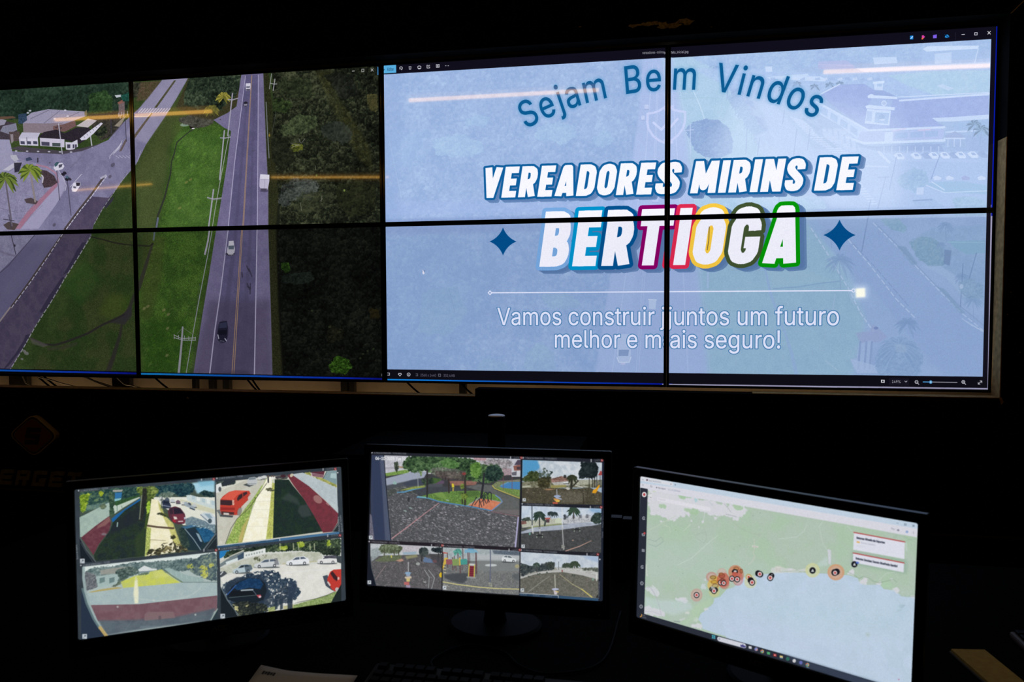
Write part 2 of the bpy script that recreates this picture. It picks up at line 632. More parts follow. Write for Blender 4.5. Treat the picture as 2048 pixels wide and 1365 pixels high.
# heavy slanted capitals of the welcome picture: strokes with flat ends in a unit box (width, strokes); half stroke HS
HS = 0.112
HEAVY = {
    'V': (0.58, [[(.112, 1), (.29, .02), (.468, 1)]]),
    'E': (0.46, [[(.112, 0), (.112, 1)], [(.112, .9), (.45, .9)], [(.112, .5), (.41, .5)], [(.112, .1), (.45, .1)]]),
    'R': (0.54, [[(.112, 0), (.112, 1)], [(.112, .9), (.30, .9), (.39, .84), (.415, .74), (.415, .62), (.38, .52), (.28, .47), (.112, .46)], [(.29, .46), (.425, 0)]]),
    'A': (0.60, [[(.112, 0), (.255, .90), (.345, .90), (.488, 0)], [(.2, .22), (.4, .22)], [(.27, .93), (.33, .93)]]),
    'D': (0.54, [[(.112, 0), (.112, 1)], [(.112, .9), (.27, .9), (.38, .85), (.425, .74), (.425, .26), (.38, .15), (.27, .1), (.112, .1)]]),
    'O': (0.54, [[(.27, .895), (.17, .86), (.112, .74), (.112, .26), (.17, .14), (.27, .105), (.37, .14), (.428, .26), (.428, .74), (.37, .86), (.27, .895)]]),
    'S': (0.51, [[(.40, .66), (.395, .78), (.34, .87), (.25, .895), (.16, .87), (.112, .78), (.112, .69), (.16, .60), (.34, .42), (.40, .33), (.40, .22), (.35, .13), (.255, .105), (.16, .13), (.115, .22), (.112, .34)]]),
    'M': (0.74, [[(.112, 0), (.135, 1)], [(.15, .97), (.37, .2), (.59, .97)], [(.605, 1), (.628, 0)]]),
    'I': (0.224, [[(.112, 0), (.112, 1)]]),
    'N': (0.58, [[(.112, 0), (.112, 1)], [(.13, .96), (.45, .04)], [(.468, 0), (.468, 1)]]),
    'B': (0.54, [[(.112, 0), (.112, 1)], [(.112, .9), (.30, .9), (.39, .85), (.405, .75), (.405, .66), (.37, .56), (.27, .52), (.112, .52)], [(.112, .5), (.30, .5), (.40, .43), (.425, .34), (.425, .24), (.39, .14), (.29, .1), (.112, .1)]]),
    'T': (0.48, [[(0, .9), (.48, .9)], [(.24, .9), (.24, 0)]]),
    'G': (0.54, [[(.425, .655), (.42, .76), (.37, .86), (.27, .895), (.17, .86), (.112, .74), (.112, .26), (.17, .14), (.27, .105), (.37, .14), (.425, .25), (.425, .40)], [(.27, .425), (.537, .425)]]),
    ' ': (0.20, []),
}


def heavy_text(D, s, a, b, cap_a, cap_b, fill, outlines, ow, shadow, soff, lean=0.15, gap=0.06):
    """s on the baseline a-b (photo points); cap_a, cap_b = cap height in photo pixels at both ends; outline and drop shadow"""
    A, B = D.P([a, b])
    TA, TB = D.P([(a[0], a[1] - cap_a), (b[0], b[1] - cap_b)])
    tot = sum(HEAVY[c][0] + gap for c in s) - gap
    u = (B - A) / np.hypot(*(B - A))
    up = np.array([u[1], -u[0]])
    capv = 0.5 * ((TA - A) @ up + (TB - B) @ up)
    sx = np.hypot(*(B - A)) / tot
    k = D.k(a)
    x = 0
    L = []
    for ch in s:
        w, st = HEAVY[ch]
        E = []
        for p in st:
            e = stroke_edges(p, [HS] * len(p), False)
            # flat ends: drop the round caps at both ends of an open stroke
            n = 12
            caps = len(p) * n
            closed = p[0] == p[-1]
            body, c_ = e[:-caps], e[-caps:]
            if not closed:
                c_ = c_[n:-n]
            E.append(np.vstack([body, c_]) if len(c_) else body)
        if E:
            E = np.vstack(E)
            q = E.reshape(-1, 2)
            q[:, 1] = np.clip(q[:, 1], 0, 1)
            P = A + u * ((x + q[:, :1]) * sx + lean * capv * q[:, 1:]) + up * (capv * q[:, 1:])
            L.append(P.reshape(-1, 4) * 1.0)
        x += w + gap

    def fat(E, r):
        e = E[np.hypot(E[:, 2] - E[:, 0], E[:, 3] - E[:, 1]) > 1e-6]
        return np.vstack([stroke_edges([q[:2], q[2:]], r) for q in e])

    def fix(E):     # the mapping flips the sense of rotation: keep every piece positive
        return E[:, [2, 3, 0, 1]]
    F = [fix(E) for E in L]
    G = [np.vstack([f, fat(f, ow * k)]) for f in F]
    so = np.array(soff) * k
    for t in (1.0, 0.66, 0.33):
        D.put(cover(np.vstack(G) + np.tile(so * t, 2), D.w, D.h), shadow, 0.8)
    for i, g in enumerate(G):
        D.put(cover(g, D.w, D.h), outlines[i % len(outlines)])
    for f in F:
        D.put(cover(f, D.w, D.h), fill)

# ================================================================ the picture on the left half of the video wall: road seen from the air
PW, PH, GX, GZ, GL, OV = 1.2096, 0.6804, 0.0223847, 0.0210847, 0.024659, 0.006
WALL_TOP = Z0 + 2 * PH + GZ
w1, w2, w3, w4 = crop(0, 100, 3.4125), crop(240, 110, 3.689), crop(0, 430, 3.4125), crop(240, 430, 3.413)
w5, w6, w7, w8 = crop(750, 90, 3.4133), crop(1320, 30, 2.813), crop(750, 420, 3.4133), crop(1320, 400, 2.813)


OVERLAP = {'road': (-GX, -GZ), 'welcome': (OV, OV)}      # the left picture runs on behind the bezels, the right one repeats a sliver


def wall_display(pic, x_left, seed):
    a, b = OVERLAP[pic]
    return Display((x_left, 0, WALL_TOP), (1, 0, 0), (0, 0, 1), (2 * PW - a, 2 * PH - b), 2560, 1440, (PW, GX + a, PH, GZ + b), seed)


def paint_road(D):
    D.a[:] = np.array((52, 74, 34)) / 255
    # grass, brownish along the avenue and vivid in the middle
    D.poly([(-200, 100), (800, 100), (800, 770), (-200, 770)], (58, 74, 38), c2=(44, 62, 30), ns=90, grain=.16, gs=3)
    D.poly([(348, 240), (462, 250), (455, 330), (436, 452), (432, 470), (405, 600), (388, 752), (282, 752), (268, 600), (300, 500), (325, 400), (340, 330)], (66, 96, 36), soft=16, c2=(50, 78, 30), ns=60, grain=.24, gs=3)
    D.poly([(352, 262), (446, 268), (430, 400), (424, 452), (330, 452), (346, 330)], (80, 114, 50), .7, soft=14, c2=(62, 96, 38), ns=40, grain=.2, gs=3)
    D.poly([(275, 340), (300, 300), (338, 300), (322, 420), (308, 460), (276, 455)], (78, 88, 48), .6, soft=14, grain=.2)
    D.poly([(50, 760), (120, 640), (200, 470), (270, 462), (285, 760)], (40, 60, 28), .8, soft=12, c2=(58, 66, 36), ns=70, grain=.24, gs=3)
    D.poly([(215, 590), (262, 590), (258, 625), (225, 640), (195, 628)], (74, 94, 30), .4, soft=16, grain=.2)
    D.poly([(120, 570), (170, 520), (200, 560), (160, 610)], (46, 84, 34), .45, soft=14, grain=.2)
    D.poly([(284, 470), (330, 470), (322, 560), (300, 640), (282, 640)], (64, 70, 34), .5, soft=14, grain=.25)
    D.poly([(300, 640), (372, 640), (366, 750), (285, 750)], (34, 66, 18), .45, soft=18, grain=.25)
    D.poly([(270, 300), (345, 215), (375, 175), (392, 205), (372, 245), (310, 330), (272, 372)], (72, 80, 44), .55, soft=8, grain=.2)
    # mottled tufts
    for (pts, n, c) in (([(350, 270), (440, 270), (420, 450), (330, 450)], 160, (98, 142, 46)), ([(300, 470), (420, 470), (390, 745), (290, 745)], 190, (70, 116, 26)),
                        ([(60, 740), (190, 500), (260, 490), (262, 740)], 170, (70, 84, 40)), ([(285, 500), (400, 520), (380, 745), (288, 745)], 70, (104, 110, 66))):
        D.strew(pts, n, c, 4.2, 1.7, .22, .25, -40)
    for q in w4((165, 640), (190, 625), (300, 650), (330, 680), (325, 775), (120 + 200, 960)):
        D.ell(*q, 4, 2.4, (138, 128, 92), .55, -40, soft=1)
    for q in w2((490, 940), (520, 920), (440, 1130)):
        D.ell(*q, 4, 2.0, (150, 140, 80), .5, -35, soft=1)
    # avenue, intersection and dark lane
    D.poly([(375.7, 157), (351.6, 199.6), (331, 232), (293, 287.5), (272.5, 328.6), (243, 363.7), (228.6, 384), (205, 419), (187.5, 448.7), (181.7, 471), (155, 515), (129, 556), (99.6, 605.8), (70, 652.7), (44, 699.6), (19, 741), (14, 752),
            (-200, 752), (-200, 560), (-20, 300), (60, 305), (123, 308), (164, 302), (187, 293), (217, 280), (235, 255), (255, 238), (281, 214), (326, 158)], (128, 124, 158), c2=(116, 112, 146), ns=50, grain=.05)
    D.poly([(376, 157), (331, 232), (293, 287), (250, 270), (281, 214), (326, 158)], (150, 145, 172), .6, soft=4)
    D.poly([(0, 752), (-200, 752), (-200, 600), (60, 480), (150, 480), (40, 640)], (92, 88, 122), .75, soft=20)
    D.poly([(181.7, 393), (217, 396), (228, 384), (205, 419), (187, 449), (181, 471), (155, 515), (129, 556), (99, 606), (70, 653), (44, 700), (16, 748), (-60, 752), (-60, 700), (0, 641), (20.5, 614.6), (58.6, 565), (91, 518), (123, 468), (132, 454.6), (158, 419)], (84, 74, 98), c2=(74, 66, 92), ns=30, grain=.06)
    D.poly([(94, 470), (20, 560), (-10, 610), (40, 575), (110, 480)], (104, 100, 132), .5, soft=6)
    for pts in (w3((270, 660), (330, 560), (420, 430), (440, 420), (400, 520), (320, 640), (285, 672)), w3((430, 410), (500, 290), (520, 250), (560, 190), (590, 185), (540, 280), (470, 390)),
                w1((710, 1060), (740, 1030), (775, 1000), (770, 1030), (720, 1085)), w3((160, 860), (175, 820), (205, 815), (180, 880), (60, 1030), (20, 1062), (40, 1030), (110, 940))):
        D.poly(pts, (50, 45, 68), .8, soft=1)
    for (x, y), r in zip(w1((770, 785), (750, 865), (370, 1195), (340, 770)), (5, 4, 4, 2)):
        D.ell(x, y, r, r * .7, (78, 74, 92), .75, -50, soft=1)
    # medians
    D.poly(w1((1188, 208), (1202, 208), (1070, 395), (1052, 395)), (74, 72, 50), .95, grain=.2)
    D.poly(w1((1030, 430), (1042, 432), (930, 590), (905, 625), (912, 585)), (92, 80, 66), .95, grain=.2)
    D.poly(w1((855, 610), (868, 615), (830, 690), (812, 695)), (96, 82, 80), .9)
    D.line(w1((712, 862), (620, 990), (540, 1090), (440, 1225)), 4, (70, 60, 58), .9, grain=.2)
    D.line(w3((430, 130), (310, 300), (200, 460), (75, 632)), 4.2, (70, 60, 58), .9, grain=.2)
    D.dash(w1((728, 862), (625, 1000), (545, 1100), (452, 1225)), 1.8, (190, 188, 208), 5, 3.5)
    D.dash(w3((428, 130), (318, 300), (208, 460), (75, 640)), 1.8, (170, 168, 188), 7, 4.5)
    D.line(w3((70, 632), (0, 725)), 3, (150, 138, 140), .9)
    D.line(w1((690, 875), (722, 858)), 4, (175, 172, 195), .9)
    D.dash(w1((870, 840), (780, 970), (700, 1085), (640, 1195)), 1.4, (150, 150, 160), 5, 4, .8)
    D.dash(w3((622, 145), (530, 295), (442, 435), (342, 605), (240, 765), (152, 922), (66, 1062)), 1.9, (160, 160, 172), 7, 4.5, .85)
    # road markings and crossings
    for i in range(11):
        x = 945 + i * 19
        D.line(w1((x, 428), (x + 26, 400)), 1.7, (205, 200, 212), .8)
    D.line(w1((905, 455), (1010, 455), (1030, 430)), 1.5, (205, 195, 190), .8)
    D.line(w1((945, 425), (1060, 425)), 1.2, (205, 200, 212), .5)
    for i in range(7):
        D.line(w1((772 + i * 9, 712 - i * 12), (815 + i * 3, 672 - i * 9)), 1.1, (200, 198, 215), .65)
    D.line(w1((748, 742), (752, 722), (830, 640)), 1.2, (200, 198, 215), .75)
    for i in range(5):
        D.line(w1((790 + i * 24, 722), (812 + i * 24, 738)), 1.1, (195, 192, 212), .6)
    D.line(w1((480, 935), (555, 850)), 1.2, (205, 202, 220), .75)
    D.line(w1((600, 665), (545, 740), (480, 805)), 1.2, (102, 98, 118), .5)
    D.line(w1((940, 760), (960, 690)), 1.0, (190, 188, 208), .6)
    # plaza, kerbs, round planting bed
    D.poly([(-200, 330), (40, 318), (76, 328), (113, 334), (129, 358), (132, 378), (117, 402), (76, 457), (69, 471), (32, 512), (0, 544), (-200, 640)], (140, 136, 168), c2=(128, 124, 156), ns=22, grain=.07)
    for pts in (w1((110, 1218), (195, 1105), (300, 1000), (385, 915)), w1((0, 1215), (100, 1060), (175, 960))):
        pass
    D.poly(w1((100, 1222), (190, 1100), (290, 1000), (392, 895), (392, 935), (300, 1030), (210, 1130), (140, 1222)), (168, 104, 126), .7, soft=1)
    D.poly(w1((140, 1222), (300, 1030), (392, 930), (400, 840), (445, 890), (440, 950), (380, 1060), (262, 1222)), (158, 154, 186), .85, soft=1)
    D.line(w1((250, 785), (320, 800), (380, 840), (400, 900)), 3, (178, 120, 140), .7)
    D.line(w1((385, 800), (430, 870), (452, 925), (445, 960)), 1.6, (190, 186, 205), .7)
    D.poly(w1((262, 815), (320, 825), (370, 860), (392, 905), (350, 935), (300, 942), (285, 905), (300, 880)), (66, 52, 58), .95, soft=1, grain=.3)
    D.line(w1((272, 830), (295, 870), (290, 905)), 2.6, (205, 200, 210), .8)
    for i in range(6):
        D.line(w1((20 + 60 * i, 1195 - 45 * i), (130 + 40 * i, 1195 - 48 * i)), .8, (100, 96, 122), .45)
    for i in range(5):
        D.line(w1((90 + 50 * i, 960 + 25 * i), (60 + 40 * i, 1090 + 10 * i)), .8, (104, 100, 126), .4)
    D.line(w1((0, 1080), (120, 1110)), .9, (90, 86, 108), .5)
    D.line(w3((0, 395), (60, 345), (110, 282), (235, 140)), 1.6, (74, 70, 96), .85)
    D.line(w3((0, 250), (60, 270), (110, 282)), 4, (92, 88, 112), .35, soft=2)
    # woods across the top
    D.leaves([(-200, 60), (255, 150), (262, 190), (252, 225), (228, 238), (183, 232), (168, 222), (100, 222), (58, 230), (28, 240), (-20, 236), (-200, 240)], (12, 22, 17), (32, 50, 40), (62, 82, 64), lump=9, amp=4, contrast=.75)
    D.leaves(w1((600, 305), (720, 270), (770, 330), (765, 420), (690, 450), (610, 440)), (16, 30, 16), (38, 62, 34), (62, 90, 52), lump=8, amp=4)
    D.leaves(w1((890, 220), (975, 220), (975, 290), (920, 330), (880, 300)), (22, 26, 20), (50, 52, 42), (78, 76, 60), lump=6, amp=3)
    D.poly(w1((960, 222), (1100, 210), (1000, 340), (930, 350)), (88, 70, 56), .9, soft=2, c2=(74, 66, 46), ns=8, grain=.2)
    D.poly(w1((600, 440), (860, 420), (840, 500), (760, 590), (690, 620), (640, 560)), (44, 40, 44), .85, soft=2, c2=(66, 58, 56), ns=8, grain=.25)
    D.leaves(w1((650, 530), (720, 515), (735, 560), (690, 600), (645, 580)), (18, 22, 20), (44, 52, 40), (90, 98, 50), lump=4, amp=2)
    D.poly(w1((780, 520), (830, 470), (860, 450), (835, 500), (815, 525)), (180, 168, 150), .7, soft=1)
    D.poly(w1((808, 360), (850, 350), (852, 440), (812, 450)), (112, 96, 100), .95, grain=.15)
    D.poly(w1((800, 360), (835, 340), (856, 352), (812, 372)), (140, 90, 80), .9)
    D.poly(w1((782, 310), (825, 305), (835, 318), (795, 326)), (205, 210, 220), .9)
    D.leaves(w1((820, 310), (885, 290), (890, 350), (840, 352)), (14, 40, 34), (26, 74, 64), (50, 104, 90), lump=3, amp=1.5)
    for (x, y) in w1((810, 430), (830, 425), (845, 430), (870, 420), (820, 445)):
        D.line([(x, y), (x, y + 7)], 1.6, (170, 160, 170), .8)
    # buildings by the junction
    D.poly(w1((-200, 540), (0, 480), (110, 500), (118, 560), (75, 620), (-200, 640)), (66, 58, 68), 1, grain=.2)
    D.poly(w1((-300, 520), (0, 470), (45, 480), (30, 510), (-300, 580)), (150, 146, 168), .95)
    D.poly(w1((0, 455), (90, 452), (110, 465), (0, 475)), (104, 76, 62), .9)
    D.poly(w1((0, 555), (20, 520), (110, 500), (118, 545), (60, 575)), (128, 128, 150), .95, grain=.1)
    D.poly(w1((60, 560), (135, 555), (140, 620), (70, 625)), (84, 70, 72), .95, grain=.15)
    D.poly(w1((70, 575), (90, 575), (92, 625), (78, 640)), (146, 136, 146), .9)
    D.poly(w1((-300, 600), (0, 610), (65, 612), (100, 760), (40, 825), (-300, 900)), (150, 148, 178), 1, grain=.04)
    D.poly(w1((20, 820), (110, 760), (148, 768), (60, 826)), (186, 184, 200), .95)
    D.poly(w1((70, 720), (110, 716), (128, 750), (100, 762), (78, 742)), (176, 176, 190), .95)
    D.poly(w1((95, 770), (150, 768), (130, 830), (100, 838)), (40, 38, 50), .9)
    D.poly(w1((155, 475), (215, 428), (330, 404), (448, 412), (580, 420), (592, 450), (512, 480), (505, 520), (360, 560), (300, 566), (160, 560)), (150, 145, 172), 1, grain=.05)
    D.poly(w1((160, 500), (300, 502), (440, 498), (365, 525), (365, 560), (255, 570), (158, 560)), (132, 118, 130), 1, grain=.06)
    for a, b in (((208, 470), (335, 410)), ((300, 500), (408, 415)), ((440, 470), (540, 425))):
        D.line(w1(a, b), 1.2, (104, 100, 124), .8)
    D.poly(w1((575, 425), (592, 408), (596, 440), (580, 455)), (120, 110, 80), .9)
    D.poly(w1((125, 440), (180, 432), (185, 480), (150, 505), (125, 505)), (46, 66, 92), .95, grain=.25)
    for (x, y) in w1((205, 415), (190, 430), (372, 470), (445, 412), (462, 452)):
        D.ell(x, y, 2.6, 1.8, (200, 198, 215), .85)
    D.poly(w1((362, 520), (440, 505), (512, 480), (520, 520), (440, 560), (362, 545)), (112, 84, 84), 1, grain=.1)
    for (x, y) in w1((400, 520), (415, 533), (385, 530), (405, 545)):
        D.ell(x, y, 2.6, 1.8, (72, 58, 66), .9)
    D.poly(w1((258, 598), (300, 560), (385, 543), (440, 570), (520, 530), (600, 527), (640, 560), (620, 590), (545, 640), (440, 612), (275, 600)), (44, 38, 48), 1, grain=.2)
    D.poly(w1((128, 600), (150, 562), (275, 566), (258, 600), (262, 655), (135, 648)), (186, 182, 205), 1)
    D.poly(w1((140, 605), (255, 605), (260, 655), (136, 650)), (204, 200, 220), 1)
    for i in range(3):
        D.poly(w1((140 + i * 43, 622), (168 + i * 43, 624), (170 + i * 43, 645), (141 + i * 43, 643)), (60, 62, 86), .95)
    D.line(w1((182, 598), (186, 650)), 1.6, (90, 90, 110), .8)
    D.poly(w1((272, 600), (440, 610), (440, 665), (275, 655)), (196, 190, 212), 1)
    D.poly(w1((282, 626), (338, 630), (338, 656), (284, 652)), (64, 62, 84), .95)
    D.poly(w1((356, 634), (412, 636), (412, 660), (357, 658)), (62, 72, 74), .95)
    D.poly(w1((446, 628), (490, 632), (528, 612), (532, 660), (492, 686), (450, 680)), (202, 198, 216), 1)
    for (a, b) in ((458, 480), (496, 508), (512, 524)):
        D.poly(w1((a, 645), (b, 645), (b, 670), (a, 672)), (62, 60, 82), .95)
    D.poly(w1((545, 605), (600, 560), (690, 495), (702, 502), (640, 570), (590, 612), (556, 618)), (206, 202, 222), 1)
    D.poly(w1((520, 520), (600, 468), (662, 482), (600, 530)), (196, 184, 192), .95)
    for i in range(6):
        D.line(w1((580 + i * 20, 600 - i * 17), (572 + i * 20, 590 - i * 17)), 1.0, (90, 86, 104), .7)
    D.line(w1((618, 590), (628, 665)), 2.4, (190, 188, 205), .9)
    D.poly(w1((70, 672), (130, 658), (430, 690), (560, 670), (690, 640), (560, 690), (430, 712), (180, 700)), (74, 66, 82), .9, soft=1)
    for x in range(110, 560, 75):
        D.ell(*w1((x, 690 + (x - 110) * .02))[0], 2.6, 1.4, (196, 194, 212), .85)
    # palms, poles, vehicles in the plaza
    D.poly(w1((165, 1020), (210, 1008), (260, 1035), (245, 1055), (180, 1045)), (72, 60, 62), .9)
    D.poly(w1((22, 1195), (60, 1172), (128, 1188), (100, 1230), (50, 1225)), (72, 60, 58), .9)
    D.palm(*w1((205, 815))[0], 25, (122, 140, 52), w1((240, 1035))[0], 4, (136, 126, 128), n=15, dark=(70, 88, 34))
    D.palm(*w1((35, 870))[0], 26, (104, 122, 52), w1((82, 1200))[0], 3.4, (98, 90, 104), n=15, dark=(58, 74, 34))
    for a, b in (((385, 800), (407, 1025)), ((458, 880), (485, 1130)), ((855, 470), (862, 625)), ((757, 470), (760, 570))):
        D.line(w1(a, b), 1.5, (64, 60, 78), .9)
    D.line(w1((400, 505), (425, 708)), 2, (186, 184, 204), .9)
    D.line(w3((60, 0), (78, 90)), 1.8, (64, 60, 78), .9)
    D.line(w3((24, 30), (95, 40)), 1.6, (64, 60, 78), .9)
    D.line(w3((76, 136), (108, 270)), 1.8, (64, 60, 80), .9)
    D.ell(*w3((100, 210))[0], 1.8, 2.6, (48, 44, 60), .9)
    for (q, c) in ((((365, 805), (380, 775), (425, 770), (440, 795), (425, 815), (380, 825)), (206, 204, 222)),):
        D.poly(w1(*q), c, 1)
    D.poly(w1((372, 780), (385, 765), (405, 766), (390, 790), (375, 800)), (52, 84, 92), .95)
    D.poly(w1((400, 785), (428, 778), (420, 800), (402, 806)), (60, 60, 80), .9)
    D.poly(w1((488, 950), (500, 910), (520, 902), (550, 905), (548, 925), (520, 968), (495, 968)), (212, 210, 228), 1)
    D.poly(w1((518, 905), (548, 906), (544, 928), (522, 930)), (36, 32, 46), .95)
    D.poly(w1((500, 930), (522, 934), (516, 946), (500, 942)), (80, 80, 104), .95)
    for p, c in (((430, 850), (34, 30, 44)), ((442, 840), (34, 30, 44)), ((460, 870), (70, 96, 116)), ((455, 885), (32, 30, 42)), ((475, 882), (44, 42, 58))):
        D.ell(*w1(p)[0], 4, 2.6, c, .95, 30)
    D.poly(w1((175, 740), (205, 730), (222, 750), (180, 760)), (52, 62, 88), .9)
    D.line(w1((258, 740), (258, 765)), 2.4, (40, 36, 44), .9)
    # streams and tracks in the grass
    D.line(w2((545, 545), (520, 560), (470, 600), (420, 645), (408, 690), (400, 730), (380, 790), (372, 880), (352, 960), (330, 1050), (300, 1130), (278, 1190), (268, 1275)), np.array([2.2, 2, 2, 2.4, 2.2, 3, 2.4, 3, 3.2, 4.2, 4, 4.4, 5]), (46, 50, 44), .9)
    D.line(w2((280, 1205), (268, 1280)), 4, (104, 110, 136), .8)
    D.line(w3((1055, 120), (1048, 170)), 3.6, (96, 104, 128), .75)
    D.line(w3((1040, 200), (1000, 330), (950, 490), (915, 560), (880, 640), (850, 700)), np.array([4, 7, 9, 7, 7, 9]), (50, 46, 48), .75, soft=1)
    D.poly(w3((900, 620), (900, 690), (850, 750), (790, 740), (740, 735), (800, 705), (860, 660)), (50, 46, 54), .8, soft=2)
    D.line(w3((850, 680), (780, 715), (700, 750), (600, 810), (450, 868), (370, 890), (290, 882), (210, 842)), np.array([3, 4, 4, 4, 4, 3.6, 3, 3]), (42, 38, 42), .85, soft=1)
    D.line(w3((520, 880), (420, 910), (330, 915)), 7, (62, 58, 50), .5, soft=3)
    D.line(w3((830, 755), (820, 820), (795, 900), (770, 980), (735, 1075)), np.array([5, 6, 8, 9, 10]), (48, 42, 46), .75, soft=2)
    D.line(w3((620, 150), (700, 168), (770, 188), (840, 200), (910, 208), (1020, 214), (1045, 195)), 2.6, (36, 36, 32), .8)
    D.poly(w3((200, 835), (260, 860), (330, 890), (300, 905), (220, 880)), (96, 88, 92), .6, soft=2)
    for (x, y), r in zip(w3((180, 945), (165, 930), (150, 985)), (5, 4, 3)):
        D.ell(x, y, r, r * .7, (130, 126, 132), .75, 20, soft=1)
    D.ell(*w2((480, 515))[0], 10, 3.5, (140, 162, 150), .8, -5, soft=1)
    D.ell(*w2((530, 530))[0], 5, 4.5, (30, 24, 26), .95, 20)
    D.ell(*w2((540, 543))[0], 3.4, 1.2, (225, 220, 225), .95, -10)
    D.leaves(w2((430, 470), (520, 440), (680, 440), (690, 500), (640, 530), (560, 545), (510, 520), (440, 500)), (34, 34, 30), (68, 68, 60), (98, 96, 86), lump=5, amp=3, contrast=.8)
    # thicket between avenue and highway
    D.poly([(376, 158), (482, 150), (480, 170), (474, 210), (462, 222), (430, 240), (400, 236), (375, 228), (352, 215)], (58, 54, 36), .9, soft=3, grain=.25)
    D.leaves([(378, 156), (482, 148), (480, 174), (470, 196), (455, 206), (440, 222), (418, 220), (398, 222), (382, 214), (366, 208), (368, 190)], (14, 20, 16), (36, 48, 36), (74, 88, 66), lump=8, amp=4)
    D.palm(*w2((762, 300))[0], 16, (150, 142, 56), None, n=14, fw=.15, dark=(100, 98, 40))
    D.palm(*w2((672, 395))[0], 17, (118, 112, 46), None, n=14, fw=.12, dark=(80, 78, 38))
    D.leaves(w2((620, 400), (700, 360), (730, 420), (680, 450), (640, 440)), (40, 42, 22), (92, 92, 42), (136, 130, 62), lump=4, amp=3, alpha=.6)
    # highway
    hw = [(482.6, 150), (473, 213), (455, 226), (427, 240), (448.7, 256), (462, 262), (454, 327), (442, 403), (434, 451.5), (432, 462), (416, 562), (404, 635), (388, 740.6), (386, 756),
          (545, 756), (542, 620), (537, 462), (537, 381), (533, 300), (528, 183), (527, 147)]
    D.poly(hw, (116, 109, 145), c2=(108, 101, 138), ns=40, grain=.06)
    D.poly([(491, 150), (481, 232), (469, 327), (457, 449), (457, 462), (442, 576), (430, 658), (418, 756), (508.7, 756), (511, 635), (514, 462), (514.6, 450), (516, 272), (516.5, 150)], (84, 80, 116), .9, c2=(93, 88, 126), ns=40, grain=.06)
    D.poly([(380, 756), (420, 600), (540, 600), (548, 756)], (66, 56, 78), .45, soft=18)
    D.line([(494, 200), (470, 480), (450, 640), (436, 750)], np.array([3, 8, 12, 16]), (70, 64, 92), .35, soft=3)
    D.line([(508, 200), (500, 480), (490, 640), (486, 750)], np.array([2, 6, 10, 12]), (74, 68, 96), .35, soft=3)
    for a in ((491, 152, 481, 232, 469, 327, 457, 449, 456, 462, 442, 576.5, 430, 658.5, 419, 752), (516.5, 150, 516, 272.6, 514.6, 450, 514, 462, 511, 635, 508.7, 752)):
        p = list(zip(a[::2], a[1::2]))
        D.line(p, np.linspace(1.2, 2.6, len(p)), (176, 170, 200), .9)
    for o in (-.9, .9):
        p = [(503.5 + o * .6, 151), (494.8 + o * .9, 300), (486.5 + o, 450), (484 + o * 1.2, 462), (474.4 + o * 1.7, 611.6), (465.6 + o * 2.2, 753)]
        D.line(p, np.linspace(.9, 1.9, len(p)), (180, 142, 104), .75)
    D.line(w4((545, 470), (515, 690)), 1, (80, 74, 100), .4)
    for a in (((865, 350), (880, 385)), ((880, 370), (900, 420)), ((832, 395), (836, 425)), ((868, 470), (885, 510)), ((890, 470), (888, 540)), ((870, 490), (890, 500))):
        D.line(w4(*a), 2.4, (48, 44, 60), .7, soft=1)
    D.poly(w4((640, 1098), (800, 1058), (860, 1065), (910, 1098)), (48, 44, 66), .35, soft=6)
    D.ell(*w2((740, 478))[0], 1.6, 1, (70, 60, 70), .9)
    D.line(w2((970, 708), (995, 708)), 1.4, (74, 70, 90), .8)
    # grass verge right of the highway, then the forest
    D.poly([(527, 147), (533, 300), (537, 381), (537, 462), (542, 620), (546, 756), (580, 756), (566, 470), (560, 380), (548, 250), (538, 147)], (42, 44, 26), 1, soft=2, grain=.3)
    D.poly([(546, 146), (780, 120), (780, 452), (552, 452), (560, 380), (546, 300)], (24, 28, 20), 1, soft=5, grain=.2)
    D.poly([(552, 452), (780, 440), (780, 770), (566, 770), (556, 600)], (14, 15, 13), 1, soft=5, grain=.25)
    D.leaves([(544, 140), (790, 110), (790, 456), (560, 456), (556, 380), (548, 300)], (7, 9, 7), (29, 34, 24), (74, 80, 56), lump=11, amp=6, contrast=.95)
    D.leaves([(556, 458), (790, 450), (790, 775), (572, 775), (560, 620)], (3, 4, 3), (15, 18, 15), (36, 40, 32), lump=10, amp=6, contrast=.8)
    D.poly(w2((1440, 120), (1560, 115), (1600, 300), (1720, 470), (1850, 700), (1860, 860), (1760, 760), (1640, 540), (1560, 380)), (74, 72, 34), .45, soft=7, c2=(44, 46, 24), ns=12, grain=.3)
    D.leaves(w2((1180, 180), (1300, 170), (1420, 200), (1440, 300), (1300, 330), (1180, 300)), (14, 18, 12), (42, 50, 32), (76, 84, 52), lump=9, amp=11, alpha=.75)
    D.leaves(w2((1130, 330), (1240, 325), (1270, 380), (1220, 430), (1120, 420)), (14, 20, 12), (44, 60, 30), (74, 92, 46), lump=7, amp=9, alpha=.75)
    D.leaves(w2((1160, 570), (1220, 500), (1330, 440), (1440, 440), (1460, 520), (1330, 580), (1200, 610)), (26, 34, 22), (66, 78, 50), (104, 116, 78), lump=7, amp=11, alpha=.75)
    D.leaves(w2((1480, 500), (1620, 480), (1720, 560), (1700, 660), (1560, 640), (1480, 580)), (20, 24, 22), (46, 52, 46), (72, 78, 68), lump=8, amp=11, contrast=.8, alpha=.75)
    D.leaves(w2((1500, 150), (1600, 130), (1720, 150), (1760, 300), (1640, 330)), (10, 12, 10), (26, 30, 26), (48, 52, 46), lump=8, amp=5, alpha=.7)
    D.leaves(w2((1240, 680), (1290, 650), (1350, 660), (1350, 700), (1270, 720)), (40, 46, 18), (88, 94, 34), (120, 122, 48), lump=4, amp=3)
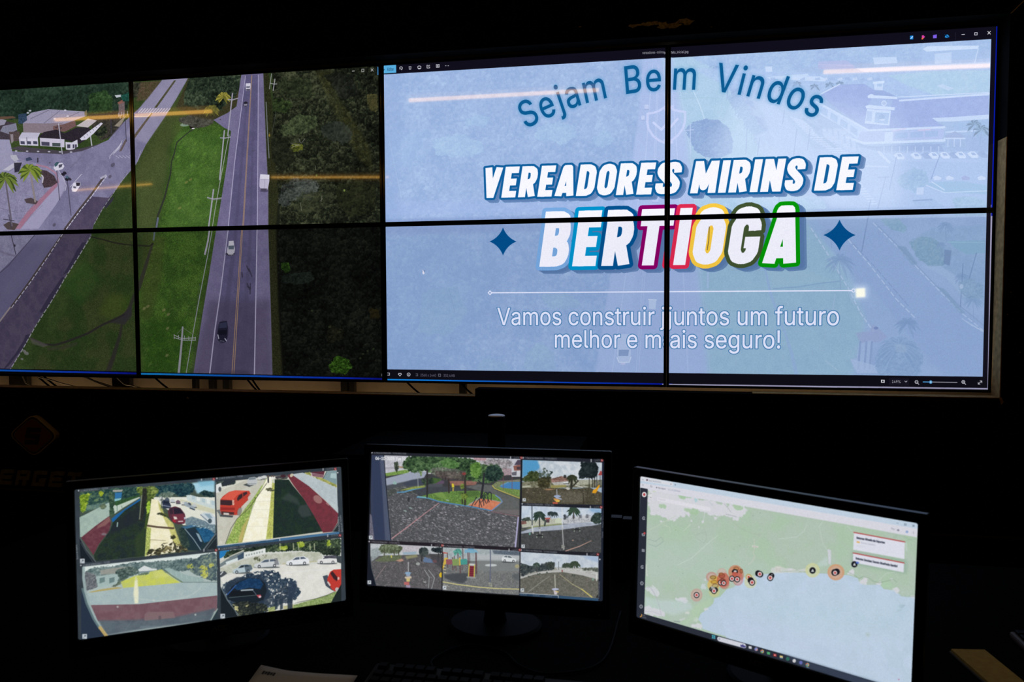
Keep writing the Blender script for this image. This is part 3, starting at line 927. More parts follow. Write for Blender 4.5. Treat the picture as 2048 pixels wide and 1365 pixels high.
    D.leaves(w2((1820, 290), (1900, 285), (1900, 430), (1830, 390)), (40, 40, 22), (78, 74, 40), (104, 96, 54), lump=6, amp=4, alpha=.7)
    for p in (((1320, 660), (1250, 690)), ((1330, 670), (1240, 650)), ((1330, 650), (1320, 620)), ((1340, 650), (1365, 618)), ((1250, 690), (1230, 720))):
        D.line(w2(*p), .8, (140, 138, 140), .75)
    D.leaves(w2((1200, 940), (1300, 905), (1420, 910), (1470, 970), (1420, 1060), (1300, 1080), (1200, 1120), (1155, 1110), (1170, 1020)), (30, 33, 33), (74, 80, 78), (112, 118, 112), lump=8, amp=11, alpha=.75)
    D.leaves(w2((1260, 1060), (1400, 1010), (1560, 1000), (1570, 1090), (1440, 1160), (1290, 1180)), (18, 21, 15), (48, 54, 38), (80, 84, 56), lump=9, amp=11, alpha=.75)
    D.leaves(w2((1600, 960), (1760, 930), (1890, 960), (1890, 1160), (1700, 1200), (1600, 1100)), (8, 9, 7), (28, 32, 20), (50, 54, 32), lump=9, amp=5, alpha=.8)
    D.leaves(w2((1110, 600), (1240, 600), (1300, 780), (1200, 860), (1120, 780)), (12, 14, 10), (30, 34, 24), (52, 56, 40), lump=8, amp=4, alpha=.8)
    for p in (((1490, 1040), (1485, 1085)), ((1495, 1060), (1475, 1080)), ((1440, 815), (1445, 850)), ((1330, 1090), (1340, 1150))):
        D.line(w2(*p), .9, (150, 148, 130), .6)
    for x, y in w2((1450, 890), (1655, 1000), (1655, 1000)):
        D.ell(x, y, 1.8, 2.4, (120, 140, 70), .6)
    D.leaves(w4((1100, 330), (1150, 320), (1170, 380), (1130, 400), (1100, 370)), (14, 26, 8), (34, 62, 18), (64, 100, 30), lump=4, amp=3, alpha=.8)
    D.leaves(w4((1420, 1030), (1480, 960), (1560, 985), (1590, 1040), (1540, 1090), (1440, 1080)), (10, 20, 6), (32, 58, 14), (70, 112, 34), lump=5, amp=4)
    D.leaves(w4((1090, 420), (1180, 400), (1300, 380), (1330, 450), (1230, 480), (1110, 470)), (10, 14, 12), (28, 36, 32), (46, 56, 50), lump=6, amp=4, alpha=.7)
    D.leaves(w4((1420, 740), (1530, 790), (1520, 850), (1410, 880)), (10, 11, 8), (28, 28, 20), (56, 54, 36), lump=6, amp=4, alpha=.7)
    D.leaves(w4((1700, 640), (1770, 640), (1780, 710), (1710, 710)), (22, 18, 8), (44, 36, 14), (64, 52, 22), lump=6, amp=4, alpha=.6)
    for x, y in w4((1430, 765), (1500, 800), (1310, 655), (1690, 930), (1660, 950), (1640, 980), (1730, 915)):
        D.ell(x, y, 2.4, 1.8, (62, 76, 44), .55, soft=1)
    # utility poles and wires
    pc = (160, 156, 176)
    for a, b, w in (((830, 285), (795, 595), 2.6), ((770, 560), (735, 920), 2.8), ((690, 995), (655, 1262), 3)):
        D.line(w2(a, b), w, pc, .95)
    for a in (((800, 330), (830, 332), (868, 320)), ((740, 612), (775, 614), (816, 606)), ((645, 1052), (688, 1064), (748, 1056))):
        D.line(w2(*a), 2, pc, .9)
    D.line(w2((645, 1058), (690, 1072), (745, 1064)), 1, (120, 118, 130), .8)
    D.line(w2((805, 590), (790, 660), (760, 820), (745, 900), (700, 1150), (683, 1262)), 1.5, (166, 164, 176), .85)
    D.line(w4((610, 110), (600, 180), (580, 268)), np.array([3.4, 3.4, 4]), pc, .95)
    D.line(w4((628, 110), (600, 270), (545, 550), (500, 800), (450, 1090)), 1.7, (150, 150, 166), .9)
    D.line(w4((428, 768), (420, 880), (400, 1090)), np.array([3.4, 4, 5]), (150, 148, 162), .95)
    D.line(w4((368, 820), (420, 845), (515, 840)), 1.4, (158, 156, 170), .9)
    D.line(w4((370, 838), (425, 856), (515, 856)), 1.4, (158, 156, 170), .9)
    for x in (370, 400, 440, 470, 515):
        D.line(w4((x, 818 + (x - 368) * .12), (x, 846 + (x - 368) * .06)), 1.4, (158, 156, 170), .9)
    for a in (((390, 812), (424, 775)), ((430, 772), (490, 812))):
        D.line(w4(*a), .8, (130, 128, 140), .7)
    D.line(w2((1118, 140), (1102, 250)), 1.5, (150, 150, 156), .85)
    D.line(w2((1143, 178), (1130, 262)), 1.8, (160, 160, 166), .9)
    D.line(w2((1108, 208), (1135, 215), (1158, 214)), 1.5, (160, 160, 166), .9)
    D.line(w2((1078, 350), (1088, 560), (1100, 760)), 1.9, (118, 126, 128), .85)
    D.line(w2((1150, 420), (1120, 590)), 1, (70, 74, 70), .8)
    D.ell(*w2((1103, 593))[0], 1.4, 3, (190, 150, 30), .9)
    D.line(w2((1104, 575), (1104, 600)), 1.3, (90, 84, 50), .9)
    # vehicles on the highway
    D.poly(w2((928, 210), (962, 208), (964, 232), (960, 262), (930, 264), (927, 234)), (206, 204, 220), 1)
    D.poly(w2((930, 232), (960, 230), (957, 243), (932, 244)), (90, 90, 112), .9)
    D.poly(w2((930, 252), (960, 250), (958, 262), (932, 263)), (60, 56, 76), .9)
    D.poly(w2((912, 350), (930, 342), (943, 352), (942, 375), (925, 382), (910, 374)), (44, 40, 56), 1)
    D.poly(w2((914, 362), (940, 360), (938, 374), (915, 375)), (150, 148, 170), .85)
    D.poly(w2((916, 350), (938, 349), (936, 358), (918, 359)), (30, 28, 40), .9)
    D.poly(w2((1034, 880), (1102, 884), (1102, 930), (1092, 985), (1080, 998), (1042, 996), (1028, 970), (1030, 920)), (186, 180, 206), 1)
    D.poly(w2((1036, 882), (1102, 886), (1100, 918), (1034, 914)), (214, 210, 226), 1)
    D.line(w2((1068, 918), (1066, 985)), .9, (150, 144, 170), .8)
    D.line(w2((1034, 916), (1100, 920)), .9, (160, 154, 178), .8)
    D.poly(w2((1036, 985), (1086, 986), (1080, 1000), (1042, 1000)), (66, 60, 80), .9)
    D.ell(*w2((1064, 1004))[0], 9, 2.4, (52, 46, 66), .5, soft=1)
    D.ell(*w4((752, 268))[0], 10, 3, (44, 40, 58), .6, soft=1)
    D.poly(w4((742, 178), (775, 176), (780, 205), (785, 235), (778, 272), (765, 280), (738, 276), (728, 262), (732, 230), (740, 205)), (178, 176, 190), 1)
    D.poly(w4((738, 212), (780, 210), (776, 236), (742, 236)), (82, 94, 110), .95)
    D.poly(w4((745, 180), (774, 178), (776, 206), (742, 208)), (196, 194, 206), .9)
    D.line(w4((730, 262), (738, 274), (768, 276), (778, 264)), 1.5, (40, 38, 52), .9)
    D.ell(*w4((700, 800))[0], 12, 23, (44, 40, 58), .5, 4, soft=2)
    D.poly(w4((680, 732), (730, 724), (736, 770), (733, 835), (722, 868), (695, 872), (668, 855), (664, 820), (672, 770)), (32, 32, 52), 1)
    D.poly(w4((680, 740), (728, 732), (730, 770), (676, 775)), (52, 56, 82), .9)
    D.poly(w4((672, 790), (730, 786), (728, 818), (672, 820)), (22, 22, 36), .95)
    for a, b in (((668, 820), (674, 846)), ((716, 845), (726, 860))):
        D.line(w4(a, b), 2, (178, 178, 200), .9)
    D.line(w4((684, 860), (710, 864)), 1.4, (120, 120, 146), .8)
    # window buttons in the dark strip at the top right
    D.line([(704.5, 142.3), (709, 142)], 1.1, (190, 190, 190))
    for p in ([(723.5, 138.6), (727.8, 138.3), (727.8, 143.4), (723.5, 143.7), (723.5, 138.6)], ):
        D.line(p, .9, (190, 190, 190))
    D.line([(742, 137.6), (746.6, 142.4)], .9, (200, 200, 200))
    D.line([(746.6, 137.4), (742, 142.6)], .9, (200, 200, 200))
    D.poly([(754.6, 134), (758.5, 134), (758.5, 150), (754.6, 150)], (60, 130, 190), .9)
    # bright desktop edge showing below the picture
    for (xa, ya, xb, yb) in ((-175, 739, 273, 749.2), (282, 749.8, 767, 760.2)):
        n = 24
        for i in range(n):
            t = (i + .5) / n
            c = (np.array((16, 128, 204)) * (1 - t) + np.array((12, 26, 176)) * t) * (1 - .25 * max(0, t - .8) * 5)
            xs, xe = xa + (xb - xa) * i / n, xa + (xb - xa) * (i + 1.08) / n
            ys, ye = ya + (yb - ya) * i / n, ya + (yb - ya) * (i + 1.08) / n
            D.poly([(xs, ys - 3.6), (xe, ye - 3.6), (xe, ye + .2), (xs, ys + .2)], c)
        D.poly([(xa, ya - 5.4), (xb, yb - 5.4), (xb, yb - 3.6), (xa, ya - 3.6)], (8, 8, 14))
        D.poly([(xa, ya + .1), (xb, yb + .1), (xb, yb + 8), (xa, ya + 8)], (5, 5, 8))
    D.text('( )', (763.2, 752.5), (768, 752.6), 4.4, (190, 190, 196))


D_ROAD = wall_display('road', -GL - 2 * PW - GX, 11)
paint_road(D_ROAD)

# ================================================================ the picture on the right half: welcome slide in an image viewer
def paint_welcome(D):
    a = D.a
    yy, xx = np.mgrid[0:D.h, 0:D.w]
    a[:] = np.array((150, 173, 212)) / 255
    full = [(760, 40), (2000, 40), (2000, 790), (760, 790)]
    D.poly(full, (148, 172, 212), c2=(158, 182, 218), ns=120, grain=.03)
    # left: forest under the haze
    forest = [(760, 100), (1296, 80), (1268, 310), (1235, 470), (1190, 770), (760, 780)]
    D.leaves(forest, (132, 160, 204), (150, 175, 215), (170, 194, 226), lump=8, amp=8, contrast=1.1, fine=2.0, alpha=.9)
    for q in (((600, 520), (700, 480), (800, 490), (790, 540), (640, 560)), ((1100, 560), (1300, 520), (1400, 600), (1300, 680), (1080, 640)), ((1480, 640), (1560, 580), (1640, 620), (1600, 690), (1500, 700)), ((380, 660), (560, 600), (760, 680), (700, 760), (420, 760))):
        D.leaves(w5(*q), (142, 172, 210), (158, 188, 220), (176, 204, 226), lump=8, amp=8, alpha=.75)
    for q in (((320, 560), (560, 520), (640, 700), (500, 860), (300, 840)), ((1120, 580), (1320, 570), (1440, 660), (1200, 680)), ((700, 1060), (760, 1010), (920, 1060), (930, 1100), (700, 1100)), ((1010, 1060), (1060, 940), (1140, 900), (1220, 980), (1240, 1100), (1000, 1100))):
        D.leaves(w7(*q), (134, 164, 196), (150, 180, 206), (166, 196, 214), lump=9, amp=7, alpha=.7)
    D.poly(w7((60, 300), (420, 100), (900, 400), (520, 1100), (60, 1100)), (124, 156, 196), .22, soft=50)
    D.poly(w5((80, 640), (360, 560), (340, 780), (90, 900)), (164, 194, 230), .3, soft=30)
    D.line(w5((100, 660), (150, 900), (180, 1040)), 2, (180, 204, 232), .5)
    D.line(w7((505, 540), (545, 700)), 1.6, (124, 152, 186), .6)
    # highway running down the middle
    hw = [(1290, 80), (1330, 80), (1358, 180), (1375, 279), (1386, 407), (1398, 560), (1420, 770), (1186, 770), (1220, 560), (1245, 430), (1263, 324), (1275, 250)]
    D.poly(hw, (176, 188, 230), .55, soft=3, grain=.02)
    D.poly([(1286, 460), (1330, 460), (1334, 770), (1250, 770), (1270, 560)], (150, 170, 214), .3, soft=5)
    for p, c, w in ((((1305, 130), (1290, 330), (1250, 560), (1224, 750)), (204, 210, 240), 1.8), (((1316, 130), (1308, 330), (1285, 560), (1272, 750)), (206, 210, 238), 1.2), (((1318, 130), (1311, 330), (1289, 560), (1277, 750)), (206, 210, 238), 1.2),
                    (((1341, 130), (1356, 330), (1367, 560), (1376, 750)), (200, 208, 240), 1.8), (((1352, 130), (1380, 300), (1400, 545), (1421, 750)), (206, 212, 242), 1.6)):
        D.line(list(p), w, c, .5)
    for (x, y, w, h) in ((1293, 214, 8, 9), (1286, 236, 7, 9), (1311, 400, 12, 10)):
        D.poly([(x - w / 2, y - h / 2), (x + w / 2, y - h / 2), (x + w / 2, y + h / 2), (x - w / 2, y + h / 2)], (206, 212, 240), .8)
        D.line([(x - w / 2, y + h / 2), (x + w / 2, y + h / 2)], 1.6, (140, 152, 196), .7)
    D.poly(w7((1868, 608), (1920, 612), (1915, 680), (1870, 676)), (206, 218, 240), .85)
    D.line(w7((1866, 612), (1922, 616)), 2, (222, 230, 246), .9)
    D.poly(w7((1660, 850), (1740, 850), (1748, 980), (1740, 1036), (1700, 1050), (1658, 1035), (1652, 980)), (196, 208, 236), .9)
    D.poly(w7((1664, 955), (1735, 955), (1728, 998), (1662, 998)), (118, 140, 180), .9)
    D.line(w7((1652, 1010), (1665, 1042), (1735, 1042), (1748, 1005)), 2.2, (224, 232, 248), .9)
    D.ell(*w7((1693, 1052))[0], 5, 2, (214, 206, 234), .8)
    # meadow right of the highway
    D.poly([(1338, 100), (1415, 98), (1470, 200), (1530, 270), (1570, 330), (1625, 420), (1700, 545), (1730, 640), (1700, 770), (1420, 770), (1398, 560), (1375, 279)], (158, 198, 212), .7, soft=12, c2=(170, 206, 220), ns=30, grain=.04)
    D.poly([(1398, 450), (1620, 430), (1730, 640), (1700, 770), (1420, 770)], (142, 182, 196), .6, soft=14, c2=(150, 190, 198), ns=30, grain=.05)
    D.poly(w8((600, 400), (800, 380), (1000, 460), (860, 470), (700, 490), (640, 490)), (160, 196, 204), .7, soft=4)
    D.line(w8((590, 380), (620, 520), (660, 640), (700, 740), (740, 860), (765, 975)), np.array([4, 6, 5, 5, 6, 8]), (150, 180, 214), .85)
    D.line(w8((640, 500), (780, 490), (900, 470), (1010, 458)), 2.4, (124, 158, 190), .7)
    D.line(w8((270, 410), (268, 495)), 3.2, (176, 198, 232), .85)
    D.line(w6((185, 420), (225, 510), (250, 585)), 2, (200, 222, 238), .8)
    D.line(w6((90, 470), (290, 465), (330, 480)), 1.4, (146, 184, 196), .6)
    for p in (((985, 530), (972, 620)), ((1060, 520), (1090, 590))):
        D.line(w8(*p), 1.6, (176, 200, 226), .7)
    D.leaves(w6((140, 640), (190, 600), (260, 585), (340, 595), (390, 640), (415, 720), (400, 780), (330, 810), (250, 800), (190, 760)), (104, 134, 184), (118, 146, 192), (134, 164, 204), lump=6, amp=4)
    D.line(w6((170, 615), (172, 780)), 2, (188, 200, 232), .8)
    D.line(w6((135, 650), (190, 646)), 1.6, (196, 206, 236), .8)
    # rows of street trees and light poles
    for i in range(16):
        t = i / 15
        x, y = 300 + 290 * t + 20 * math.sin(i * 2.3), 260 + 420 * t + 16 * math.cos(i * 1.7)
        r = 10 + 12 * t
        q = w6((x, y))[0]
        D.palm(q[0], q[1], r, (132, 160, 204), (q[0] - 1, q[1] + r * 2.2), 1.3, (126, 150, 192), n=11, alpha=.6, dark=(118, 146, 196))
    for i in range(9):
        t = i / 8
        q = w6((420 + 130 * t, 470 + 190 * t))[0]
        D.leaves([(q[0] - 12, q[1] - 9), (q[0] + 10, q[1] - 11), (q[0] + 14, q[1] + 4), (q[0], q[1] + 12), (q[0] - 13, q[1] + 6)], (122, 152, 194), (140, 170, 208), (158, 188, 220), lump=4, amp=4, alpha=.6)
    # far background: trees and sheds at the top
    D.leaves(w6((70, 160), (200, 190), (700, 150), (1300, 110), (1860, 80), (1860, 200), (1500, 240), (1000, 270), (700, 320), (560, 320), (420, 300), (240, 280)), (138, 166, 210), (152, 180, 218), (168, 194, 224), lump=7, amp=4, alpha=.9)
    D.poly(w6((180, 300), (420, 300), (900, 330), (1400, 300), (1860, 240), (1860, 500), (1300, 480), (900, 430), (600, 420), (400, 420)), (172, 196, 232), .75, soft=4, c2=(158, 184, 224), ns=10)
    D.poly(w6((1475, 200), (1500, 180), (1790, 172), (1770, 250), (1640, 262), (1640, 290), (1470, 280)), (158, 184, 222), .95)
    D.poly(w6((1478, 192), (1505, 176), (1795, 172), (1790, 190), (1500, 206)), (206, 222, 242), .95)
    D.poly(w6((1545, 218), (1640, 210), (1640, 270), (1545, 276)), (188, 208, 236), .95)
    D.line(w6((1790, 190), (1770, 270)), 2, (196, 214, 238), .9)
    D.poly(w6((1198, 240), (1330, 235), (1335, 270), (1205, 278)), (196, 214, 240), .95)
    D.poly(w6((890, 262), (1050, 255), (1095, 290), (1090, 304), (890, 306)), (168, 172, 214), .9)
    D.line(w6((890, 278), (1090, 285)), 2, (186, 184, 220), .7)
    D.poly(w6((592, 290), (630, 290), (632, 320), (595, 320)), (202, 218, 242), .95)
    D.poly(w6((1100, 300), (1400, 285), (1860, 262), (1862, 292), (1400, 312), (1150, 322)), (196, 210, 238), .85, soft=1)
    D.poly(w6((1280, 340), (1500, 318), (1856, 310), (1856, 440), (1560, 456), (1400, 400)), (162, 198, 218), .8, soft=2, c2=(174, 206, 222), ns=14)
    D.poly(w6((1555, 398), (1590, 390), (1655, 414), (1620, 425)), (192, 212, 236), .9)
    D.poly(w6((700, 345), (900, 345), (935, 360), (930, 375), (720, 365)), (200, 218, 242), .9)
    D.poly(w6((600, 350), (830, 330), (840, 342), (620, 362)), (198, 216, 240), .85)
    for x in range(620, 1240, 42):
        D.poly(w6((x, 352 + (x % 5) * 3), (x + 26, 350), (x + 30, 366), (x + 2, 368)), (206, 218, 240) if x % 4 else (146, 170, 212), .65)
    for (x, y) in w6((770, 385), (955, 390), (1010, 385), (870, 400), (690, 410)):
        D.palm(x, y, 11, (142, 172, 210), (x, y + 16), 1.2, (150, 170, 206), n=11, alpha=.7)
    # avenue crossing to the lower right
    D.poly(w6((560, 500), (640, 500), (760, 640), (870, 770), (1100, 1080), (960, 1080), (760, 830), (620, 660)), (176, 196, 234), .7, soft=6)
    D.poly(w6((540, 680), (620, 640), (760, 830), (860, 900), (700, 860), (560, 780)), (180, 200, 234), .7, soft=3)
    D.poly(w6((860, 760), (1200, 740), (1840, 830), (1840, 1090), (1100, 1090), (960, 900)), (168, 190, 228), .75, soft=5)
    D.poly(w8((800, 100), (1220, 95), (1330, 240), (1500, 440), (1830, 740), (1830, 990), (1600, 990), (1380, 760), (1200, 520), (1010, 330)), (146, 172, 214), .75, soft=7, grain=.02)
    D.poly(w8((1180, 480), (1380, 740), (1560, 990), (1240, 990), (1230, 760), (1120, 560)), (156, 182, 218), .5, soft=4)
    D.dash(w8((850, 160), (960, 330), (1060, 500), (1130, 640), (1200, 740)), 2.4, (202, 216, 240), 8, 6, .85)
    D.dash(w8((1060, 225), (1180, 365), (1330, 560), (1440, 670)), 2.2, (206, 218, 240), 9, 6, .8)
    D.dash(w8((1090, 250), (1220, 390), (1400, 600)), 1.6, (112, 136, 178), 12, 5, .6)
    D.dash(w8((1200, 130), (1360, 290), (1560, 500), (1700, 640), (1830, 745)), 2.4, (196, 212, 238), 9, 6, .8)
    D.line(w8((1210, 130), (1350, 270), (1560, 490), (1830, 715)), 2.2, (126, 150, 184), .6)
    for i in range(6):
        D.line(w8((1700 + 26 * i, 668 + 17 * i), (1760 + 26 * i, 712 + 12 * i)), 2.2, (198, 214, 238), .6)
    D.poly(w8((1330, 260), (1380, 262), (1450, 360), (1420, 365)), (120, 150, 178), .75, soft=2)
    D.poly(w8((1560, 490), (1600, 500), (1720, 640), (1690, 640)), (124, 154, 182), .75, soft=2)
    D.poly(w8((1390, 240), (1530, 160), (1830, 140), (1830, 600), (1700, 560), (1560, 370)), (148, 176, 206), .7, soft=5, c2=(136, 166, 196), ns=16)
    D.leaves(w8((1400, 240), (1480, 200), (1560, 220), (1600, 300), (1600, 370), (1520, 380), (1450, 330)), (112, 148, 172), (128, 164, 184), (146, 180, 196), lump=7, amp=5)
    D.leaves(w8((1230, 105), (1340, 105), (1390, 150), (1380, 185), (1300, 170)), (122, 160, 184), (138, 174, 194), (152, 188, 204), lump=6, amp=4)
    D.poly(w8((1620, 232), (1830, 228), (1830, 300), (1720, 306), (1650, 262)), (132, 176, 196), .9)
    D.line(w8((1620, 238), (1830, 240)), 2, (152, 194, 210), .8)
    D.poly(w8((1470, 370), (1580, 372), (1680, 440), (1820, 560), (1700, 540), (1600, 430)), (170, 192, 224), .75, soft=2)
    D.poly(w8((1600, 280), (1640, 285), (1630, 370), (1595, 360)), (96, 120, 156), .75, soft=1)
    for (x, y, r) in ((1605, 140, 17), (1700, 430, 18), (1010, 335, 32), (1350, 835, 46), (1760, 560, 20), (1580, 250, 12), (960, 180, 16)):
        q = w8((x, y))[0]
        D.palm(q[0], q[1], r, (124, 152, 188), (q[0] + 2, q[1] + r * 2.0) if r < 40 else None, 1.8, (122, 148, 186), n=17, alpha=.5, fw=.07, dark=(116, 146, 186))
    for (x, y, r) in ((1640, 520, 12), (1690, 350, 9)):
        pass
    for p in (((1780, 300), (1735, 460), (1700, 470)), ((1705, 360), (1690, 600)), ((1170, 100), (1135, 290))):
        D.line(w8(*p), 2.2, (96, 120, 160), .6)
    D.leaves(w8((1680, 470), (1740, 440), (1820, 480), (1820, 560), (1740, 560), (1690, 530)), (110, 142, 172), (128, 160, 186), (146, 178, 200), lump=6, amp=5, alpha=.8)
    D.ell(*w8((1696, 488))[0], 4, 5, (190, 208, 230), .9)
    # red-roofed kiosk under the big palm
    D.poly(w8((1100, 750), (1180, 740), (1200, 700), (1280, 770), (1240, 800), (1130, 810)), (160, 164, 202), .7, soft=2)
    D.poly(w8((1120, 810), (1190, 790), (1190, 960), (1095, 960), (1070, 900), (1105, 890)), (170, 190, 222), .85)
    for x in (1115, 1150, 1180):
        D.line(w8((x + 12, 800), (x, 950)), 4, (126, 148, 190), .7)
    D.poly(w8((1070, 895), (1240, 940), (1260, 975), (1110, 975)), (186, 204, 232), .7)
    D.leaves(w8((1240, 820), (1300, 790), (1420, 820), (1480, 880), (1460, 990), (1230, 990), (1210, 920)), (118, 148, 186), (136, 166, 200), (158, 186, 214), lump=8, amp=7, alpha=.75)
    D.palm(*w8((1345, 820))[0], 52, (126, 156, 194), None, n=23, alpha=.5, fw=.05, dark=(118, 150, 192))
    D.palm(*w8((1345, 820))[0], 46, (170, 194, 222), None, n=17, alpha=.35, fw=.03, dark=(160, 186, 216))
    D.palm(*w8((1390, 690))[0], 26, (122, 152, 190), None, n=13, alpha=.6, fw=.09, dark=(112, 142, 184))
    D.poly(w8((1320, 810), (1380, 815), (1390, 860), (1330, 860)), (166, 190, 210), .5, soft=2)
    D.ell(*w8((1215, 722))[0], 4.5, 3, (104, 120, 172), .9)
    D.line(w8((930, 905), (1000, 960)), 2.4, (178, 204, 214), .6)
    D.poly(w8((315, 722), (410, 725), (412, 760), (318, 758)), (128, 182, 206), .75)
    # shopping building with the clock tower
    roof = (140, 156, 210)
    D.poly(w6((900, 450), (1010, 392), (1150, 388), (1200, 420), (1340, 470), (1850, 455), (1848, 575), (1540, 590), (1600, 630), (1170, 645), (1040, 560)), roof, .95, c2=(148, 164, 216), ns=20, grain=.02)
    for p, w in ((((880, 490), (1170, 650)), 4.5), (((1170, 650), (1600, 632)), 4.5), (((900, 448), (1010, 390)), 2.6), (((1350, 482), (1850, 445)), 4), (((1340, 462), (1850, 436)), 1.8)):
        D.line(w6(*p), w, (206, 220, 244), .95)
    D.poly(w6((880, 492), (1172, 655), (1128, 668), (1110, 700), (1010, 620), (900, 560)), (186, 206, 238), .95)
    for i in range(4):
        x, y = 905 + i * 56, 512 + i * 36
        D.poly(w6((x, y), (x + 40, y + 24), (x + 36, y + 62), (x - 4, y + 36)), (148, 176, 218), .9)
    D.poly(w6((1128, 660), (1600, 640), (1592, 700), (1150, 718), (1110, 700)), (170, 184, 226), .95)
    D.poly(w6((1266, 660), (1312, 658), (1308, 712), (1262, 712)), (206, 220, 244), .95)
    for i in range(3):
        D.poly(w6((1322 + i * 85, 664 - i * 5), (1395 + i * 85, 660 - i * 5), (1393 + i * 85, 692 - i * 5), (1322 + i * 85, 698 - i * 5)), (150, 176, 218), .9)
    D.line(w6((1310, 652), (1380, 640)), 3, (206, 198, 228), .9)
    D.line(w6((1455, 648), (1520, 644)), 3, (206, 190, 222), .9)
    D.line(w6((1052, 690), (1150, 722), (1600, 706)), 5, (206, 222, 244), .95)
    D.line(w6((1110, 725), (1180, 745), (1600, 728)), 3.4, (140, 164, 208), .8)
    D.poly(w6((1120, 740), (1580, 730), (1600, 770), (1300, 782), (1240, 770)), (138, 160, 204), .8)
    for i in range(8):
        D.line(w6((1260 + 44 * i, 742), (1260 + 44 * i, 775)), 2, (196, 212, 238), .7)
    D.poly(w6((1530, 580), (1640, 575), (1850, 560), (1850, 585), (1640, 600), (1560, 600)), (202, 218, 242), .9)
    D.poly(w6((1650, 610), (1850, 590), (1850, 640), (1660, 660)), (150, 178, 216), .85)
    D.line(w6((1610, 660), (1850, 648)), 3.4, (196, 212, 240), .85)
    D.poly(w6((1600, 680), (1660, 655), (1710, 680), (1700, 700), (1610, 700)), (150, 166, 206), .9)
    D.line(w6((1600, 695), (1715, 695)), 3, (200, 214, 240), .9)
    for x in (1620, 1655, 1690):
        D.line(w6((x, 700), (x, 740)), 2, (196, 210, 238), .8)
    for (x, y) in w6((1770, 610), (1810, 640)):
        D.palm(x, y, 18, (140, 172, 206), (x - 4, y + 32), 2, (134, 160, 200), n=13, alpha=.7)
    D.poly(w6((1168, 515), (1190, 470), (1310, 478), (1300, 520)), (156, 178, 220), .95)
    D.poly(w6((1168, 455), (1185, 445), (1335, 462), (1335, 474), (1170, 468)), (212, 226, 246), .95)
    D.poly(w6((1155, 512), (1175, 506), (1322, 520), (1318, 536), (1160, 526)), (212, 226, 246), .95)
    D.poly(w6((1165, 528), (1300, 538), (1290, 622), (1152, 610)), (206, 222, 244), .95)
    D.poly(w6((1212, 548), (1290, 552), (1282, 614), (1206, 606)), (158, 184, 222), .95)
    D.poly(w6((1165, 540), (1195, 544), (1190, 600), (1160, 596)), (166, 188, 226), .9)
    D.ell(*w6((1246, 578))[0], 6, 7, (140, 166, 208), .9)
    D.ell(*w6((1250, 590))[0], 6, 2, (206, 222, 244), .9)
    D.ell(*w6((1260, 497))[0], 5.5, 5.5, (212, 224, 246), .95)
    D.ell(*w6((1260, 497))[0], 4, 4, (170, 190, 226), .9)
    D.poly(w6((1200, 452), (1210, 425), (1255, 425), (1330, 458)), (138, 156, 206), .95)
    D.poly(w6((1204, 380), (1256, 376), (1252, 425), (1206, 420)), (202, 218, 242), .95)
    D.poly(w6((1196, 376), (1262, 370), (1262, 384), (1198, 388)), (214, 228, 246), .95)
    D.poly(w6((1220, 388), (1250, 386), (1248, 402), (1222, 402)), (160, 186, 224), .9)
    # car parks
    D.poly(w6((1240, 765), (1850, 770), (1850, 830), (1320, 822)), (176, 196, 232), .6, soft=3)
    for i, x in enumerate((1345, 1440, 1500, 1540, 1600, 1655, 1690, 1760, 1815)):
        y = 795 - (x - 1345) * .02
        c = (212, 224, 244) if i % 3 != 2 else (146, 166, 206)
        D.poly(w6((x - 32, y - 6), (x - 14, y - 18), (x + 10, y - 18), (x + 32, y + 6), (x + 28, y + 18), (x - 6, y + 18)), c, .9)
        D.poly(w6((x - 12, y - 12), (x + 8, y - 12), (x + 20, y + 2), (x - 4, y + 2)), (140, 164, 208), .8)
    D.line(w6((1150, 850), (1280, 855)), 3, (196, 212, 238), .8)
    D.line(w6((1230, 770), (1290, 830)), 5, (206, 220, 242), .8)
    for i in range(9):
        D.line(w6((1095 + i * 11, 952 + i * 14), (1130 + i * 11, 950 + i * 14)), 2.6, (208, 222, 244), .6)
    for i in range(8):
        D.line(w6((735 + i * 13, 575 + i * 13), (815 + i * 11, 600 + i * 12)), 2.2, (208, 222, 244), .65)
    for i in range(8):
        D.line(w6((845 + i * 18, 690 + i * 12), (930 + i * 18, 690 + i * 12)), 2.2, (212, 224, 246), .65)
    D.poly(w6((920, 680), (1000, 745), (980, 752), (915, 700)), (126, 156, 190), .6)
    D.poly(w6((800, 570), (900, 640), (890, 655), (800, 590)), (128, 158, 196), .6)
    D.poly(w6((915, 640), (1050, 640), (1130, 760), (1080, 770), (920, 690)), (192, 208, 238), .6, soft=2)
    for i in range(7):
        D.line(w6((900 + i * 34, 590 + i * 22), (906 + i * 34, 630 + i * 22)), 3.4, (140, 164, 206), .6)
    D.leaves(w6((1350, 900), (1430, 860), (1500, 880), (1510, 950), (1440, 1000), (1370, 980), (1330, 950)), (130, 164, 200), (146, 178, 210), (162, 192, 220), lump=7, amp=5, alpha=.85)
    D.leaves(w6((770, 1030), (840, 1010), (920, 1040), (940, 1090), (760, 1090)), (140, 176, 208), (156, 190, 216), (170, 202, 224), lump=6, amp=4, alpha=.8)
    D.poly(w6((1500, 950), (1560, 940), (1700, 935), (1840, 960), (1840, 1010), (1600, 1000)), (144, 182, 212), .8, soft=1)
    D.line(w6((1500, 960), (1600, 1000), (1840, 990)), 2, (196, 214, 238), .8)
    D.line(w6((1530, 940), (1600, 985)), 2, (206, 220, 242), .8)
    for x in (1560, 1630, 1720, 1810):
        D.poly(w6((x - 24, 914), (x - 4, 904), (x + 24, 916), (x + 20, 928), (x - 18, 930)), (206, 218, 240) if x != 1720 else (150, 160, 204), .85)
